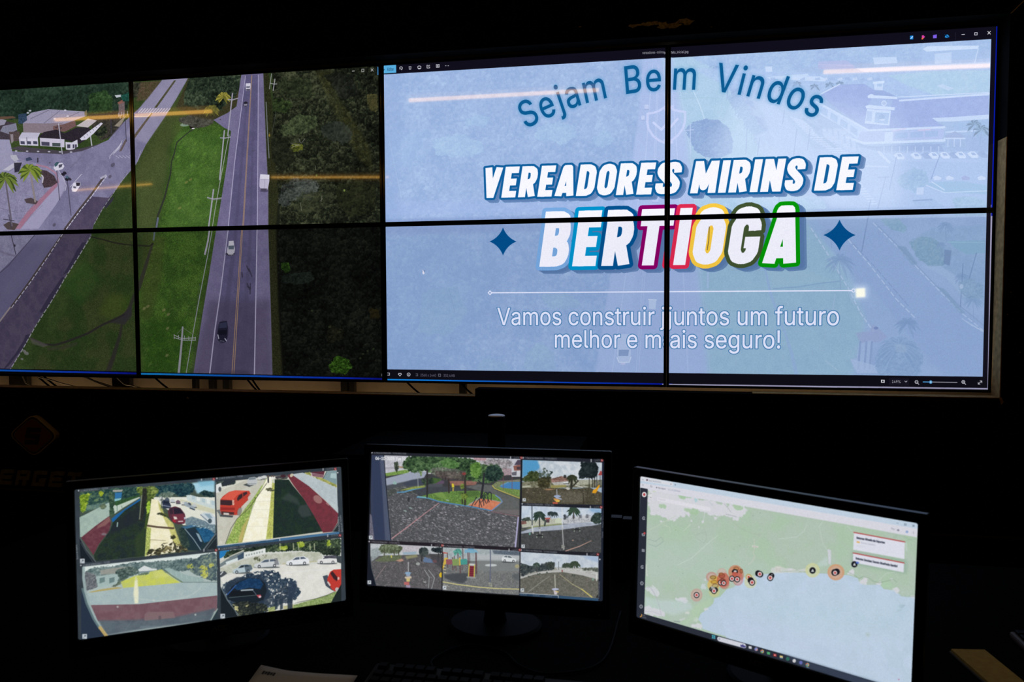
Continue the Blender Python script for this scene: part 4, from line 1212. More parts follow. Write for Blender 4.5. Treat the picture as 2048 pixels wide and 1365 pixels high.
    D.poly(w6((1445, 972), (1485, 970), (1482, 1010), (1442, 1012)), (196, 210, 236), .85)
    D.poly(w6((1420, 1040), (1530, 1030), (1600, 1080), (1440, 1085)), (152, 178, 216), .8)
    D.line(w6((1425, 1045), (1530, 1040)), 2.6, (112, 138, 180), .7)
    D.leaves(w6((1640, 1030), (1760, 1020), (1840, 1050), (1840, 1090), (1660, 1090)), (134, 170, 198), (150, 184, 208), (164, 196, 218), lump=6, amp=4, alpha=.75)
    for p in (((770, 640), (752, 790)), ((845, 640), (830, 760)), ((1330, 800), (1290, 985)), ((1575, 785), (1525, 925)), ((1270, 910), (1225, 1090)), ((1185, 1045), (1150, 1240)), ((700, 540), (690, 610)), ((560, 690), (548, 790)), ((490, 640), (484, 780)), ((672, 1000), (668, 1080))):
        D.line(w6(*p), 1.8, (122, 144, 190), .75)
    D.line(w6((1225, 915), (1285, 912)), 2, (122, 144, 190), .7)
    D.leaves(w6((680, 380), (760, 370), (820, 420), (760, 480), (680, 470)), (126, 160, 206), (140, 172, 214), (156, 186, 222), lump=5, amp=5, alpha=.55)
    # unevenness of the image: paler towards the road at the upper right
    D.poly([(1342, 80), (1990, 60), (1985, 420), (1342, 440)], (190, 210, 246), .25)
    D.poly([(1480, 180), (1800, 240), (1800, 420), (1500, 420), (1420, 300)], (220, 233, 255), .46, soft=44)
    D.poly([(764, 140), (1332, 110), (1332, 420), (764, 430)], (160, 184, 226), .22)
    D.poly([(760, 452), (2000, 420), (2000, 790), (760, 790)], (122, 150, 196), .34)
    D.poly([(764, 452), (1332, 440), (1332, 455), (766, 470)], (124, 140, 190), .4, soft=8)
    D.poly([(764, 404), (1332, 394), (1332, 440), (766, 450)], (158, 178, 228), .35, soft=16)
    D.poly([(764, 140), (800, 138), (800, 450), (766, 452)], (132, 158, 204), .4, soft=16)

    # the slide is washed out by a pale veil, more so in the upper half
    D.poly([(764, 40), (2000, 20), (2000, 424), (764, 450)], (178, 202, 240), .14)
    D.poly([(764, 450), (2000, 424), (2000, 790), (764, 790)], (138, 166, 210), .14)
    # ---- lettering
    ink = (10, 88, 142)
    # curved line of thin letters, laid out along a circle in the plane of the display
    bp = D.P([(1067, 250), (1257, 186.9), (1436, 183.6), (1618, 231)])
    A_ = np.c_[2 * bp, np.ones(4)]
    sol = np.linalg.lstsq(A_, (bp ** 2).sum(1), rcond=None)[0]
    cx, cy = sol[0], sol[1]
    R_ = math.sqrt(sol[2] + cx * cx + cy * cy)
    s = 'Sejam Bem Vindos'
    adv = []
    for i in range(len(s)):
        V, T = glyph_mesh('n' + s[i] + 'n')
        V2, _ = glyph_mesh('nn')
        adv.append(V[:, 0].max() - V[:, 0].min() - (V2[:, 0].max() - V2[:, 0].min()) if s[i] != ' ' else 0.30)
    cap = 55 * D.k((1260, 160)) / CAPH
    a0 = math.atan2(bp[0][1] - cy, bp[0][0] - cx)
    a1 = math.atan2(bp[3][1] - cy, bp[3][0] - cx)
    nat = sum(adv) - 0.5 * adv[0] - 0.5 * adv[-1]
    sx = 0.78
    extra = ((a1 - a0) * R_ / cap - nat * sx) / (len(s) - 1)
    pos = 0.0
    glyphs = []
    for i, chx in enumerate(s):
        if chx != ' ':
            V, T = glyph_mesh(chx)
            mid = 0.5 * (V[:, 0].max() + V[:, 0].min())
            th = a0 + (pos * cap) / R_
            u = np.array([-math.sin(th), math.cos(th)])
            n = np.array([math.cos(th), math.sin(th)])
            o = np.array([cx, cy]) + R_ * n
            glyphs.append((V, T, np.stack([u * cap * sx, n * cap, o - u * mid * cap * sx], 1)))
        if i + 1 < len(s):
            pos += 0.5 * (adv[i] + adv[i + 1]) * sx + extra
    for V, T, M in glyphs:
        D.textT(V, T, M, (60, 140, 190), .5, grow=4, soft=7)
    for V, T, M in glyphs:
        D.textT(V, T, M, ink, 1, grow=1.0)
    # shield with tick
    sh = [(1331, 213.5), (1318, 222), (1306, 226), (1295, 227.5), (1294.5, 244), (1297, 258), (1306, 272), (1318, 281), (1330, 286), (1343, 281), (1356, 271), (1366, 257), (1370, 243), (1370.5, 224), (1358, 222.5), (1345, 219), (1331, 213.5)]
    D.line(sh, 4.6, (200, 208, 244), .75)
    D.line([(1307, 245.5), (1323, 259.5), (1355, 238)], 4.6, (204, 212, 246), .75)
    # heavy lines
    heavy_text(D, 'VEREADORES MIRINS DE', (962, 396.5), (1706, 380), 60.5, 67.5, (240, 240, 252), [(14, 92, 152)], 4.2, (92, 124, 172), (8, 6), lean=.15, gap=.075)
    cols = [(116, 164, 218), (0, 142, 198), (2, 78, 138), (132, 0, 98), (216, 40, 78), (240, 196, 66), (62, 80, 48), (4, 144, 8)]
    heavy_text(D, 'BERTIOGA', (1078.5, 534), (1592, 527.5), 112, 115, (238, 238, 252), cols, 7.4, (84, 116, 164), (12, 7), lean=.14, gap=.10)
    D.line([(1418.5, 454), (1417.6, 480), (1414.5, 500)], 1.6, (70, 66, 50), .8)
    for (cx_, cy_, rx, ry) in ((1006, 483.3, 27, 28), (1679, 470.5, 32, 31)):
        pts = []
        for q in range(4):
            for t in np.linspace(0, 1, 9)[:-1]:
                a_, b_ = [((0, -1), (1, 0)), ((1, 0), (0, 1)), ((0, 1), (-1, 0)), ((-1, 0), (0, -1))][q]
                bx, by = [(.28, -.28), (.28, .28), (-.28, .28), (-.28, -.28)][q]
                w0, wm, we = (1 - t) ** 2, 2 * t * (1 - t), t * t
                pts.append((cx_ + rx * (w0 * a_[0] + wm * bx + we * b_[0]), cy_ + ry * (w0 * a_[1] + wm * by + we * b_[1])))
        D.poly(pts, (2, 76, 136))
    wht = (222, 226, 250)
    D.line([(984, 586), (1703, 581.5)], 2.2, wht)
    D.line([(980, 582.2), (983.6, 586), (980, 589.8), (976.4, 586), (980, 582.2)], 1.9, wht)
    t = np.linspace(0, 2 * np.pi, 17)
    D.line([(1707 + 3.2 * math.cos(q), 581.5 + 3.2 * math.sin(q)) for q in t], 1.7, wht)
    D.poly([(1708, 572), (1734, 571), (1735, 597), (1709, 598)], (206, 222, 246), .7, soft=10)
    D.poly([(1711.5, 577.5), (1730, 576.5), (1730.5, 594.5), (1712, 595.5)], (255, 255, 238), 1, soft=3)
    D.text('Vamos construir juntos um futuro', (995, 650.5), (1677.5, 650.8), 34, wht, outline=(66, 122, 172), ow=1.6, bold=.2)
    D.text('melhor e mais seguro!', (1110, 695.5), (1560, 697.5), 34, wht, outline=(66, 122, 172), ow=1.6, bold=.2)
    # cursor hand
    D.ell(847, 546, 2.2, 3, (226, 224, 240), .9)
    D.line([(846.5, 545), (845.5, 541)], 1.4, (226, 224, 240), .9)
    D.line([(849.5, 541.5), (849, 545)], 1, (60, 70, 110), .6)

    # ---- window around the picture
    dark = (14, 13, 25)
    D.poly([(755, 100), (768.0, 149.0), (1050, 132.2), (1331.6, 115.4), (1341, 115.8), (1660, 97.2), (1983, 78.2), (2010, 70), (2010, 20), (755, 60)], dark)
    D.poly([(1983, 60), (1973.4, 416), (1973.2, 427), (1965.2, 760), (2000, 800), (2030, 400), (2020, 20)], dark)
    D.poly([(760, 738.5), (774, 739.2), (1328.7, 746.4), (1339, 746.6), (1965.2, 753.9), (2000, 754), (2000, 820), (760, 820)], (14, 13, 22))
    D.poly([(765, 130.4), (792.2, 129.2), (792.4, 145.6), (765.5, 147)], (84, 166, 214))
    D.text('Editar', (775, 142), (788, 141.2), 6, (20, 52, 80))
    D.line([(767.6, 141), (769, 138.6)], 1, (20, 52, 80))
    ic = (196, 196, 206)
    q = lambda x, y: (x, y - (x - 800) * .06)
    D.line([(799.6, 138.5), (799.4, 135.2), (802, 133.4), (804.6, 135), (804.6, 138)], 1.1, ic)
    D.line([(801.5, 137.5), (803.5, 139.5)], 1.3, ic)
    D.line([(817.8, 133.6), (822.2, 133.4)], 1, ic)
    D.line([(818.3, 134), (818.6, 138.6), (821.6, 138.4), (822, 133.8)], 1, ic)
    D.line([(835.4, 133.6), (836.6, 132.2), (840, 132), (841.8, 133.2), (841.6, 136.6), (836, 136.8), (835.4, 133.6)], 1.1, ic)
    D.line([(836.8, 137.8), (840.4, 137.6)], 1.3, ic)
    D.line([(855.6, 130.6), (853.8, 130.8), (854, 136.2), (859.4, 136), (859.3, 133.2)], 1.1, ic)
    D.line([(856, 133.4), (858, 131), (859.6, 130.6)], 1.1, ic)
    D.line([(872.6, 129.4), (878.4, 129), (878.6, 134.4), (872.8, 134.8), (872.6, 129.4)], 1.1, ic)
    D.ell(875.6, 132, 1.5, 1.5, ic)
    for x in (891, 894, 897):
        D.ell(x, 131.6, .75, .75, ic)
    D.text('vereadores-mirins-', (1284.5, 108.4), (1330, 106.6), 5.2, (176, 176, 186))
    D.text('tela_inicial.jpg', (1342, 107.4), (1376.6, 105.8), 5.2, (190, 190, 200))
    D.poly([(1820, 71.5), (1826.6, 71.2), (1826.4, 78.6), (1820, 79)], (26, 130, 214))
    D.line([(1821.6, 77), (1825.4, 73.2)], 1.3, (226, 236, 248))
    D.poly([(1843.6, 71), (1847, 70.4), (1850, 73.6), (1847.6, 76.6), (1843.6, 78.2)], (206, 62, 160))
    D.poly([(1843.6, 75.6), (1847, 75), (1846.2, 78.8), (1842.8, 78.8)], (230, 110, 60))
    D.poly([(1866, 70.4), (1873.6, 68.8), (1873.4, 76.2), (1866, 76.8)], (120, 92, 220))
    D.poly([(1889.5, 74.6), (1891, 70), (1895, 69), (1898, 72), (1898.6, 74.8), (1893, 75.6)], (40, 142, 216))
    D.line([(1889, 69), (1897.6, 75)], 1.4, (8, 40, 80))
    D.line([(1911, 65), (1910.6, 80)], .7, (40, 38, 54))
    D.line([(1923.6, 69), (1929, 68.7)], 1.4, ic)
    D.line([(1949.6, 65.4), (1954.4, 65.2), (1954.2, 70), (1949.4, 70.2), (1949.6, 65.4)], 1.3, ic)
    D.line([(1975.6, 63), (1980.8, 68.2)], 1.2, (216, 216, 222))
    D.line([(1980.8, 62.8), (1975.6, 68.4)], 1.2, (216, 216, 222))
    # bottom bar
    D.line([(773.4, 746.4), (779, 746.6), (779, 751), (773.4, 750.8), (773.4, 746.4)], 1.1, ic)
    D.line([(799.8, 752.6), (796.6, 749), (798, 746.8), (799.8, 748.2), (801.6, 746.8), (803, 749), (799.8, 752.6)], 1.1, ic)
    t = np.linspace(0, 2 * np.pi, 15)
    D.line([(817.3 + 3 * math.cos(v), 749.6 + 3.2 * math.sin(v)) for v in t], 1, ic)
    D.line([(817.3, 748.6), (817.3, 751.6)], .9, ic)
    D.line([(831.6, 748.2), (835.4, 748.4), (835.6, 752.2), (831.8, 752)], .9, (96, 96, 112))
    D.text('2560 x 1440', (841, 753.2), (872, 753.8), 5, (118, 116, 134))
    D.line([(877, 748.6), (881, 748.8), (881.2, 753.4), (877, 753.2), (877, 748.6)], 1, (110, 110, 126))
    D.text('332,4 KB', (887, 754), (909.4, 754.4), 5, (118, 116, 134))
    D.poly([(1762, 760), (1769.4, 760.2), (1769.2, 766.2), (1762, 766)], (206, 206, 214))
    D.ell(1765.6, 763.1, 1.7, 1.5, (16, 15, 24))
    D.poly([(1778, 756), (1818, 757), (1818, 772), (1778, 771)], (24, 22, 34), .8)
    D.text('149%', (1784, 766.3), (1801, 766.7), 5.6, (206, 206, 214))
    D.line([(1809.6, 762.6), (1811.8, 764.8), (1814, 762.6)], 1, ic)
    for x in (1833, 1926.6):
        D.line([(x + 3 * math.cos(v), 764.4 + 3 * math.sin(v)) for v in t], 1.1, ic)
        D.line([(x + 2.2, 766.8), (x + 4.8, 769.4)], 1.3, ic)
        D.line([(x - 1.5, 764.4), (x + 1.5, 764.4)], .9, ic)
    D.line([(1926.6, 762.8), (1926.6, 766)], .9, ic)
    D.line([(1846.4, 764.4), (1861, 764.6)], 1.7, (84, 166, 226))
    D.line([(1861, 764.6), (1914, 765.4)], 1.6, (150, 150, 162))
    D.ell(1861.4, 764.7, 3.2, 3.4, (84, 150, 200))
    D.ell(1861.4, 764.7, 1.6, 1.7, (160, 214, 248))
    D.line([(1956.6, 768.6), (1963.4, 762.6)], 1.2, ic)
    D.line([(1960, 762.4), (1963.6, 762.4), (1963.6, 766)], 1.2, ic)
    D.line([(1956.4, 765.4), (1956.4, 768.9), (1960, 768.9)], 1.2, ic)
    # desktop edge below and beside the window
    n = 26
    for i in range(n):
        t_ = (i + .5) / n
        c = np.array((18, 128, 214)) * (1 - t_) + np.array((6, 22, 150)) * t_
        xa, ya, xb, yb = 774, 760, 1328.6, 768.9
        xs, xe, ys, ye = xa + (xb - xa) * i / n, xa + (xb - xa) * (i + 1.08) / n, ya + (yb - ya) * i / n, ya + (yb - ya) * (i + 1.08) / n
        D.poly([(xs, ys - 1.6), (xe, ye - 1.6), (xe, ye + 1.2), (xs, ys + 1.2)], c)
    D.poly([(1338, 768.2), (1977, 776.6), (1977, 779.6), (1338, 771)], (150, 148, 176))
    D.poly([(1981.4, 424), (1984.6, 424), (1977.4, 780), (1974.6, 780)], (156, 152, 182))
    D.poly([(1992.8, 50), (1995.4, 50), (1984.9, 418), (1982.5, 418)], (6, 26, 170))


D_WELCOME = wall_display('welcome', 0.0, 23)
paint_welcome(D_WELCOME)

# ================================================================ the pictures on the three desk monitors
MW, MH = 0.476, 0.268
POSE = {'left': ((0.38908, -2.00312, Z0 - 0.11831), (-5.28248, 33.03568, -0.33681)),
        'middle': ((0.87157, -1.84902, Z0 - 0.08974), (-7.72205, -0.53603, -0.28228)),
        'right': ((1.38585, -1.98045, Z0 - 0.11565), (-1.71011, -28.62006, 0.59143))}
c1, c2, c3, c4 = crop(120, 900, 5.6875), crop(400, 900, 5.6875), crop(120, 1080, 5.6875), crop(400, 1060, 5.6875)
m1, m2, m3, m4 = crop(720, 880, 5.935), crop(1020, 890, 9.1), crop(720, 1060, 6.206), crop(1020, 1000, 6.2045)
r1, r2, r3, r4 = crop(1260, 920, 5.687), crop(1540, 980, 5.6875), crop(1260, 1100, 5.933), crop(1400, 1200, 4.452)


def monitor_display(which, seed):
    c, r = POSE[which]
    M = rot(*[math.radians(v) for v in r])
    o = np.array(c) - M[:, 0] * MW / 2 + M[:, 2] * MH / 2
    return Display(o, M[:, 0], M[:, 2], (MW, MH), 1280, 720, None, seed)


def icon(D, x, y, s=4.6):
    D.poly([(x - s, y - s), (x + s, y - s * 1.05), (x + s, y + s), (x - s, y + s)], (206, 212, 218), .9)
    D.poly([(x - s * .1, y - s * .6), (x + s * .6, y - s * .6), (x + s * .5, y + s * .1), (x - s * .2, y + s * .1)], (70, 84, 96), .9)
    D.line([(x - s * .7, y + s * .7), (x + s * .1, y - s * .1)], 1, (120, 130, 140), .9)


def caption(D, s, a, b, cap=4.6):
    D.ell(a[0] - 4, a[1] - 2, 1.6, 1.6, (190, 194, 200), .8)
    D.text(s, a, b, cap, (178, 182, 190), .85)


def stamp(D, x, y, w=15):
    D.text('11:45:36', (x - w, y + 1.4), (x - 1.5, y + .2), 3.4, (150, 154, 160), .8)
    D.line([(x - w - 7, y - 2), (x - w - 7, y + 2)], 2.2, (180, 184, 190), .8)
    D.poly([(x, y - 2.6), (x + 5, y - 3), (x + 5, y + 2), (x, y + 2.4)], (150, 46, 46), .95)
    D.line([(x + 1.4, y - 1.4), (x + 3.6, y + .8)], 1, (220, 180, 180), .9)


def car_side(D, q, body, glass=(70, 84, 104), tyre=(50, 54, 62), flip=False):
    """small three-quarter car in a box q = (x, y, w, h, slope) in photo pixels"""
    x, y, w, h, sl = q
    f = (lambda u: 1 - u) if flip else (lambda u: u)
    P = lambda *p: [(x + f(u) * w, y + v * h + sl * f(u) * w) for u, v in p]
    D.ell(x + w / 2, y + h * .95 + sl * w / 2, w * .52, h * .12, (44, 52, 58), .7, soft=1)
    D.poly(P((0, .62), (.04, .48), (.22, .38), (.40, .06), (.78, .02), (.95, .28), (1, .5), (1, .8), (.9, .9), (.08, .92), (0, .8)), body, 1)
    D.poly(P((.27, .40), (.42, .12), (.58, .10), (.58, .36)), glass, .95)
    D.poly(P((.62, .10), (.76, .10), (.88, .30), (.62, .35)), glass, .95)
    for u in (.2, .8):
        c = P((u, .82))[0]
        D.ell(c[0], c[1], h * .17, h * .19, tyre, 1)
        D.ell(c[0], c[1], h * .09, h * .1, tuple(min(255, v * .7 + 60) for v in body), 1)
    D.line(P((.02, .66), (.1, .66)), h * .08, (200, 206, 210), .7)


def paint_street(D):
    D.a[:] = np.array((52, 60, 70)) / 255
    G = [(140, 900), (720, 880), (720, 1320), (140, 1320)]
    D.poly(G, (50, 58, 68), c2=(44, 52, 60), ns=60)
    # ---------- view 1 (upper left): pavement, wall, parked cars in sunlight
    D.poly(c1((225, 480), (1755, 352), (1775, 940), (1640, 1125), (1590, 1150), (980, 1215), (400, 1275), (230, 1010)), (64, 78, 66), 1)
    D.poly(c1((1500, 380), (1755, 352), (1760, 480), (1560, 500)), (160, 206, 224), 1, soft=3)
    D.poly(c1((1560, 355), (1755, 352), (1758, 400), (1600, 420)), (110, 176, 206), .7, soft=5)
    D.poly(c1((1050, 540), (1760, 540), (1770, 860), (1400, 860), (1250, 700), (1130, 620)), (222, 222, 208), 1)
    D.poly(c1((1430, 500), (1760, 590), (1760, 680), (1450, 580)), (196, 210, 208), 1)
    for i in range(5):
        x = 1500 + i * 56
        D.poly(c1((x, 520 + i * 14), (x + 36, 530 + i * 14), (x + 36, 575 + i * 16), (x, 565 + i * 14)), (226, 232, 228) if i % 2 else (170, 192, 200), .9)
    D.poly(c1((1360, 560), (1760, 680), (1762, 730), (1400, 640)), (196, 196, 160), .8, soft=2)
    D.poly(c1((1420, 790), (1500, 760), (1765, 850), (1770, 980), (1430, 860)), (86, 112, 128), .95, soft=1, c2=(120, 142, 152), ns=6)
    D.leaves(c1((1060, 420), (1200, 400), (1490, 375), (1535, 430), (1500, 500), (1400, 540), (1300, 510), (1180, 520), (1080, 540)), (10, 30, 44), (26, 60, 70), (72, 104, 96), lump=6, amp=4)
    D.leaves(c1((1570, 490), (1660, 455), (1758, 500), (1760, 550), (1640, 530)), (14, 34, 38), (34, 62, 62), (80, 108, 92), lump=4, amp=3)
    D.leaves(c1((1100, 520), (1250, 470), (1320, 500), (1240, 560), (1140, 560)), (50, 66, 60), (110, 128, 110), (180, 190, 160), lump=4, amp=4, alpha=.8)
    # garden wall and houses on the left
    D.leaves(c1((222, 490), (600, 440), (700, 430), (920, 420), (920, 520), (700, 600), (540, 640), (230, 720)), (14, 34, 36), (36, 68, 66), (96, 124, 84), lump=6, amp=3)
    D.leaves(c1((222, 520), (380, 480), (320, 560), (300, 690), (232, 720)), (50, 78, 14), (124, 156, 30), (186, 200, 60), lump=4, amp=4)
    for q in (((440, 470), (500, 480), (480, 530), (445, 530)), ((860, 440), (940, 420), (930, 500), (880, 490))):
        D.leaves(c1(*q), (90, 110, 20), (150, 170, 30), (190, 196, 70), lump=3, amp=3)
    D.poly(c1((600, 460), (720, 455), (700, 480), (600, 480)), (170, 168, 160), .9)
    D.poly(c1((625, 490), (705, 485), (700, 545), (625, 560)), (40, 110, 168), 1)
    D.poly(c1((620, 560), (700, 550), (690, 570), (620, 590)), (130, 190, 196), 1)
    D.poly(c1((300, 640), (560, 590), (540, 660), (300, 690)), (112, 140, 134), .6, soft=2)
    D.poly(c1((222, 770), (320, 720), (560, 600), (570, 720), (560, 760), (250, 1000), (228, 990)), (150, 172, 162), 1, c2=(162, 184, 172), ns=14)
    D.line(c1((255, 750), (330, 712)), 1.6, (50, 70, 66), .8)
    D.leaves(c1((440, 640), (500, 610), (540, 650), (480, 690)), (44, 60, 40), (80, 96, 66), (120, 130, 90), lump=2, amp=3, alpha=.8)
    D.poly(c1((600, 640), (900, 540), (915, 545), (720, 660), (620, 730)), (184, 200, 184), 1)
    D.poly(c1((600, 600), (690, 570), (910, 510), (900, 535), (640, 640)), (44, 80, 44), 1, grain=.2)
    D.poly(c1((585, 790), (640, 740), (760, 660), (915, 555), (912, 580), (740, 690), (640, 790), (600, 830)), (20, 92, 160), 1)
    D.leaves(c1((560, 470), (620, 520), (610, 640), (620, 720), (590, 770), (560, 740), (565, 620), (550, 540)), (22, 44, 34), (48, 74, 56), (90, 116, 84), lump=3, amp=3)
    for p in (((650, 640), (650, 700)), ((700, 640), (705, 660))):
        D.line(c1(*p), 1.2, (60, 90, 80), .7)
    # red part of the wall
    D.poly(c1((240, 1000), (400, 870), (560, 755), (580, 830), (560, 920), (440, 1080), (380, 1200)), (96, 44, 58), 1, c2=(110, 58, 68), ns=14)
    D.poly(c1((430, 870), (560, 760), (575, 810), (520, 860), (420, 900)), (142, 96, 92), .75, soft=1)
    D.ell(*c1((500, 962))[0], 5, 2.4, (130, 120, 132), .7)
    # shaded lawn
    D.poly(c1((600, 830), (740, 690), (912, 580), (980, 560), (1010, 640), (985, 900), (965, 1210), (400, 1272), (385, 1200), (450, 1080), (570, 920)), (28, 40, 42), 1, c2=(34, 50, 36), ns=26, grain=.2)
    D.poly(c1((660, 800), (900, 640), (900, 820), (720, 900), (580, 960), (540, 960)), (32, 36, 46), .7, soft=6)
    D.poly(c1((850, 1000), (980, 850), (970, 1200), (860, 1230)), (48, 68, 34), .6, soft=6)
    D.line(c1((655, 830), (650, 875)), 2, (160, 196, 190), .9)
    # tree trunk and leaves in the middle
    D.leaves(c1((880, 430), (1080, 410), (1130, 470), (1060, 560), (1000, 590), (930, 560), (870, 470)), (26, 40, 18), (80, 100, 40), (150, 166, 76), lump=4, amp=4)
    D.poly(c1((940, 440), (985, 440), (990, 560), (960, 700), (940, 810), (900, 810), (915, 640), (935, 520)), (38, 40, 36), 1, grain=.3)
    D.line(c1((930, 520), (918, 640), (905, 790)), 2, (150, 156, 132), .7)
    D.poly(c1((990, 560), (1035, 560), (1035, 700), (1010, 780), (990, 900), (960, 900), (985, 700)), (58, 78, 30), 1, soft=1, grain=.3)
    D.leaves(c1((985, 640), (1010, 560), (1030, 600), (1025, 690), (1000, 740), (980, 720)), (100, 140, 20), (150, 190, 40), (190, 214, 90), lump=3, amp=3)
    # sunlit footpath and verge
    D.poly(c1((1040, 560), (1110, 570), (1150, 700), (1270, 830), (1320, 960), (1360, 1160), (965, 1215), (985, 900), (1025, 700)), (236, 228, 186), 1, c2=(244, 236, 204), ns=16)
    D.poly(c1((1110, 570), (1150, 640), (1200, 760), (1290, 840), (1330, 960), (1390, 1100), (1300, 1090), (1240, 900), (1180, 780), (1130, 680)), (206, 200, 110), .9, soft=1, c2=(180, 178, 88), ns=8)
    D.poly(c1((985, 880), (1035, 890), (1020, 1190), (965, 1215)), (160, 176, 74), .9, soft=1, grain=.3)
    D.line(c1((1000, 865), (1100, 880), (1290, 895)), 4, (84, 66, 52), .95)
    D.line(c1((1030, 1025), (1200, 1035)), 1.6, (150, 138, 110), .7)
    D.leaves(c1((1080, 730), (1160, 715), (1240, 735), (1260, 780), (1180, 760)), (20, 26, 20), (52, 58, 36), (110, 120, 60), lump=3, amp=3)
    D.leaves(c1((1240, 990), (1300, 970), (1340, 1000), (1270, 1020)), (30, 32, 20), (60, 60, 36), (100, 96, 50), lump=2, amp=3)
    D.leaves(c1((980, 1160), (1060, 1110), (1090, 1150), (1180, 1060), (1300, 1050), (1380, 1060), (1460, 1140), (1460, 1165), (960, 1215)), (24, 28, 24), (74, 70, 46), (160, 146, 96), lump=3, amp=5, hole=.42)
    # cars
    D.poly(c1((1160, 590), (1185, 570), (1235, 575), (1265, 640), (1255, 670), (1175, 668), (1165, 630)), (40, 50, 72), 1)
    D.poly(c1((1180, 580), (1230, 578), (1245, 615), (1178, 615)), (26, 34, 52), .95)
    D.line(c1((1178, 635), (1255, 650)), 2, (130, 140, 160), .8)
    for i in range(7):
        x, y = 1130 + i * 62, 545 + i * 14
        D.poly(c1((x, y), (x + 26, y - 16), (x + 52, y), (x + 54, y + 26), (x + 4, y + 26)), ((206, 208, 206), (60, 72, 92), (190, 196, 200), (96, 74, 90))[i % 4], .9)
        D.line(c1((x + 8, y + 28), (x + 52, y + 28)), 1.8, (44, 54, 66), .8)
    D.poly(c1((1410, 600), (1440, 590), (1470, 630), (1520, 640), (1540, 680), (1490, 670), (1420, 640)), (150, 164, 176), .9)
    D.line(c1((1480, 665), (1530, 685)), 2.4, (40, 50, 66), .9)
    D.line(c1((1165, 500), (1150, 670)), 1.5, (50, 64, 56), .9)
    D.poly(c1((1590, 740), (1640, 715), (1720, 720), (1765, 770), (1765, 850), (1700, 850), (1640, 800)), (196, 208, 214), .95)
    D.poly(c1((1640, 730), (1700, 730), (1740, 780), (1690, 780)), (130, 156, 172), .9)
    D.line(c1((1600, 740), (1700, 830)), 1.2, (50, 64, 74), .8)
    D.ell(*c1((1705, 812))[0], 4, 5, (60, 78, 90), .95)
    D.poly(c1((1225, 700), (1250, 660), (1310, 645), (1370, 665), (1420, 730), (1432, 790), (1410, 845), (1340, 850), (1280, 825), (1240, 770)), (86, 40, 56), 1)
    D.poly(c1((1290, 665), (1360, 665), (1405, 720), (1300, 735)), (34, 28, 44), .95)
    D.poly(c1((1245, 680), (1280, 660), (1285, 730), (1250, 735)), (50, 34, 48), .95)
    D.poly(c1((1275, 740), (1400, 735), (1430, 780), (1420, 840), (1290, 820)), (116, 44, 60), .95)
    D.poly(c1((1290, 760), (1325, 765), (1335, 790), (1300, 795)), (222, 210, 200), .95)
    D.poly(c1((1410, 770), (1428, 765), (1430, 790), (1412, 795)), (190, 196, 214), .95)
    D.line(c1((1350, 818), (1395, 815)), 2.2, (216, 206, 206), .9)
    D.poly(c1((1280, 790), (1315, 800), (1315, 835), (1283, 820)), (170, 30, 44), .9)
    D.poly(c1((1360, 940), (1380, 880), (1500, 855), (1640, 880), (1770, 960), (1770, 1000), (1640, 1125), (1590, 1150), (1460, 1145), (1390, 1060)), (30, 48, 56), 1)
    D.poly(c1((1540, 890), (1640, 885), (1720, 920), (1765, 970), (1700, 1040), (1640, 1060), (1590, 960)), (20, 74, 116), 1, c2=(36, 96, 140), ns=8)
    D.poly(c1((1375, 880), (1500, 855), (1570, 870), (1440, 900)), (58, 110, 150), .9)
    D.poly(c1((1430, 910), (1540, 900), (1620, 1060), (1590, 1120), (1500, 1040)), (26, 44, 60), .95)
    D.poly(c1((1545, 945), (1580, 960), (1620, 1050), (1595, 1045)), (146, 176, 190), .9)
    D.line(c1((1420, 900), (1520, 1020), (1600, 1140)), 1.6, (140, 160, 168), .9)
    D.strew(c1((1480, 850), (1750, 880), (1760, 940), (1560, 880)), 24, (176, 206, 214), 2.4, 1.2, .7)
    D.leaves(c1((1340, 900), (1420, 900), (1480, 1100), (1420, 1140), (1360, 1050)), (24, 40, 36), (42, 60, 52), (76, 96, 76), lump=4, amp=3, alpha=.7)
    # rim of the fisheye glass
    D.poly(c1((222, 1000), (300, 1130), (400, 1278), (235, 1285)), (22, 28, 36), 1)
    D.line(c1((228, 1000), (300, 1140), (405, 1275)), 2.4, (84, 92, 96), .9)
    D.line(c1((238, 1060), (300, 1170), (375, 1275)), 2, (52, 62, 70), .9)
    D.poly(c1((1772, 940), (1780, 1150), (1640, 1135), (1700, 1060)), (30, 38, 44), 1)
    D.line(c1((1770, 960), (1640, 1132)), 2.6, (98, 108, 112), .9)
    D.line(c1((1775, 1000), (1670, 1132)), 2, (60, 74, 78), .9)
    icon(D, *c1((254, 1268))[0])
    # ---------- view 2 (upper right): red car, pavement, long shadow
    V2 = c2((182, 375), (1555, 232), (1570, 830), (1565, 935), (200, 1090))
    D.poly(V2, (196, 194, 178), 1)
    D.poly(c2((182, 380), (450, 350), (850, 300), (1555, 235), (1555, 330), (700, 330), (184, 490)), (212, 210, 196), 1)
    D.poly(c2((182, 490), (560, 330), (760, 310), (700, 380), (560, 580), (330, 880), (200, 1080)), (190, 188, 172), 1, c2=(200, 198, 184), ns=20)
    D.poly(c2((700, 410), (720, 400), (760, 310), (780, 310), (700, 470), (600, 640), (480, 1060), (290, 1075), (420, 790), (600, 560)), (128, 160, 66), 1, soft=1, c2=(160, 180, 90), ns=8, grain=.25)
    D.poly(c2((770, 310), (850, 310), (845, 560), (820, 1010), (480, 1055), (560, 790), (640, 560)), (242, 236, 206), 1, c2=(248, 244, 222), ns=20)
    D.poly(c2((560, 760), (520, 880), (480, 1055), (430, 1060), (480, 880)), (196, 170, 96), .8, soft=2)
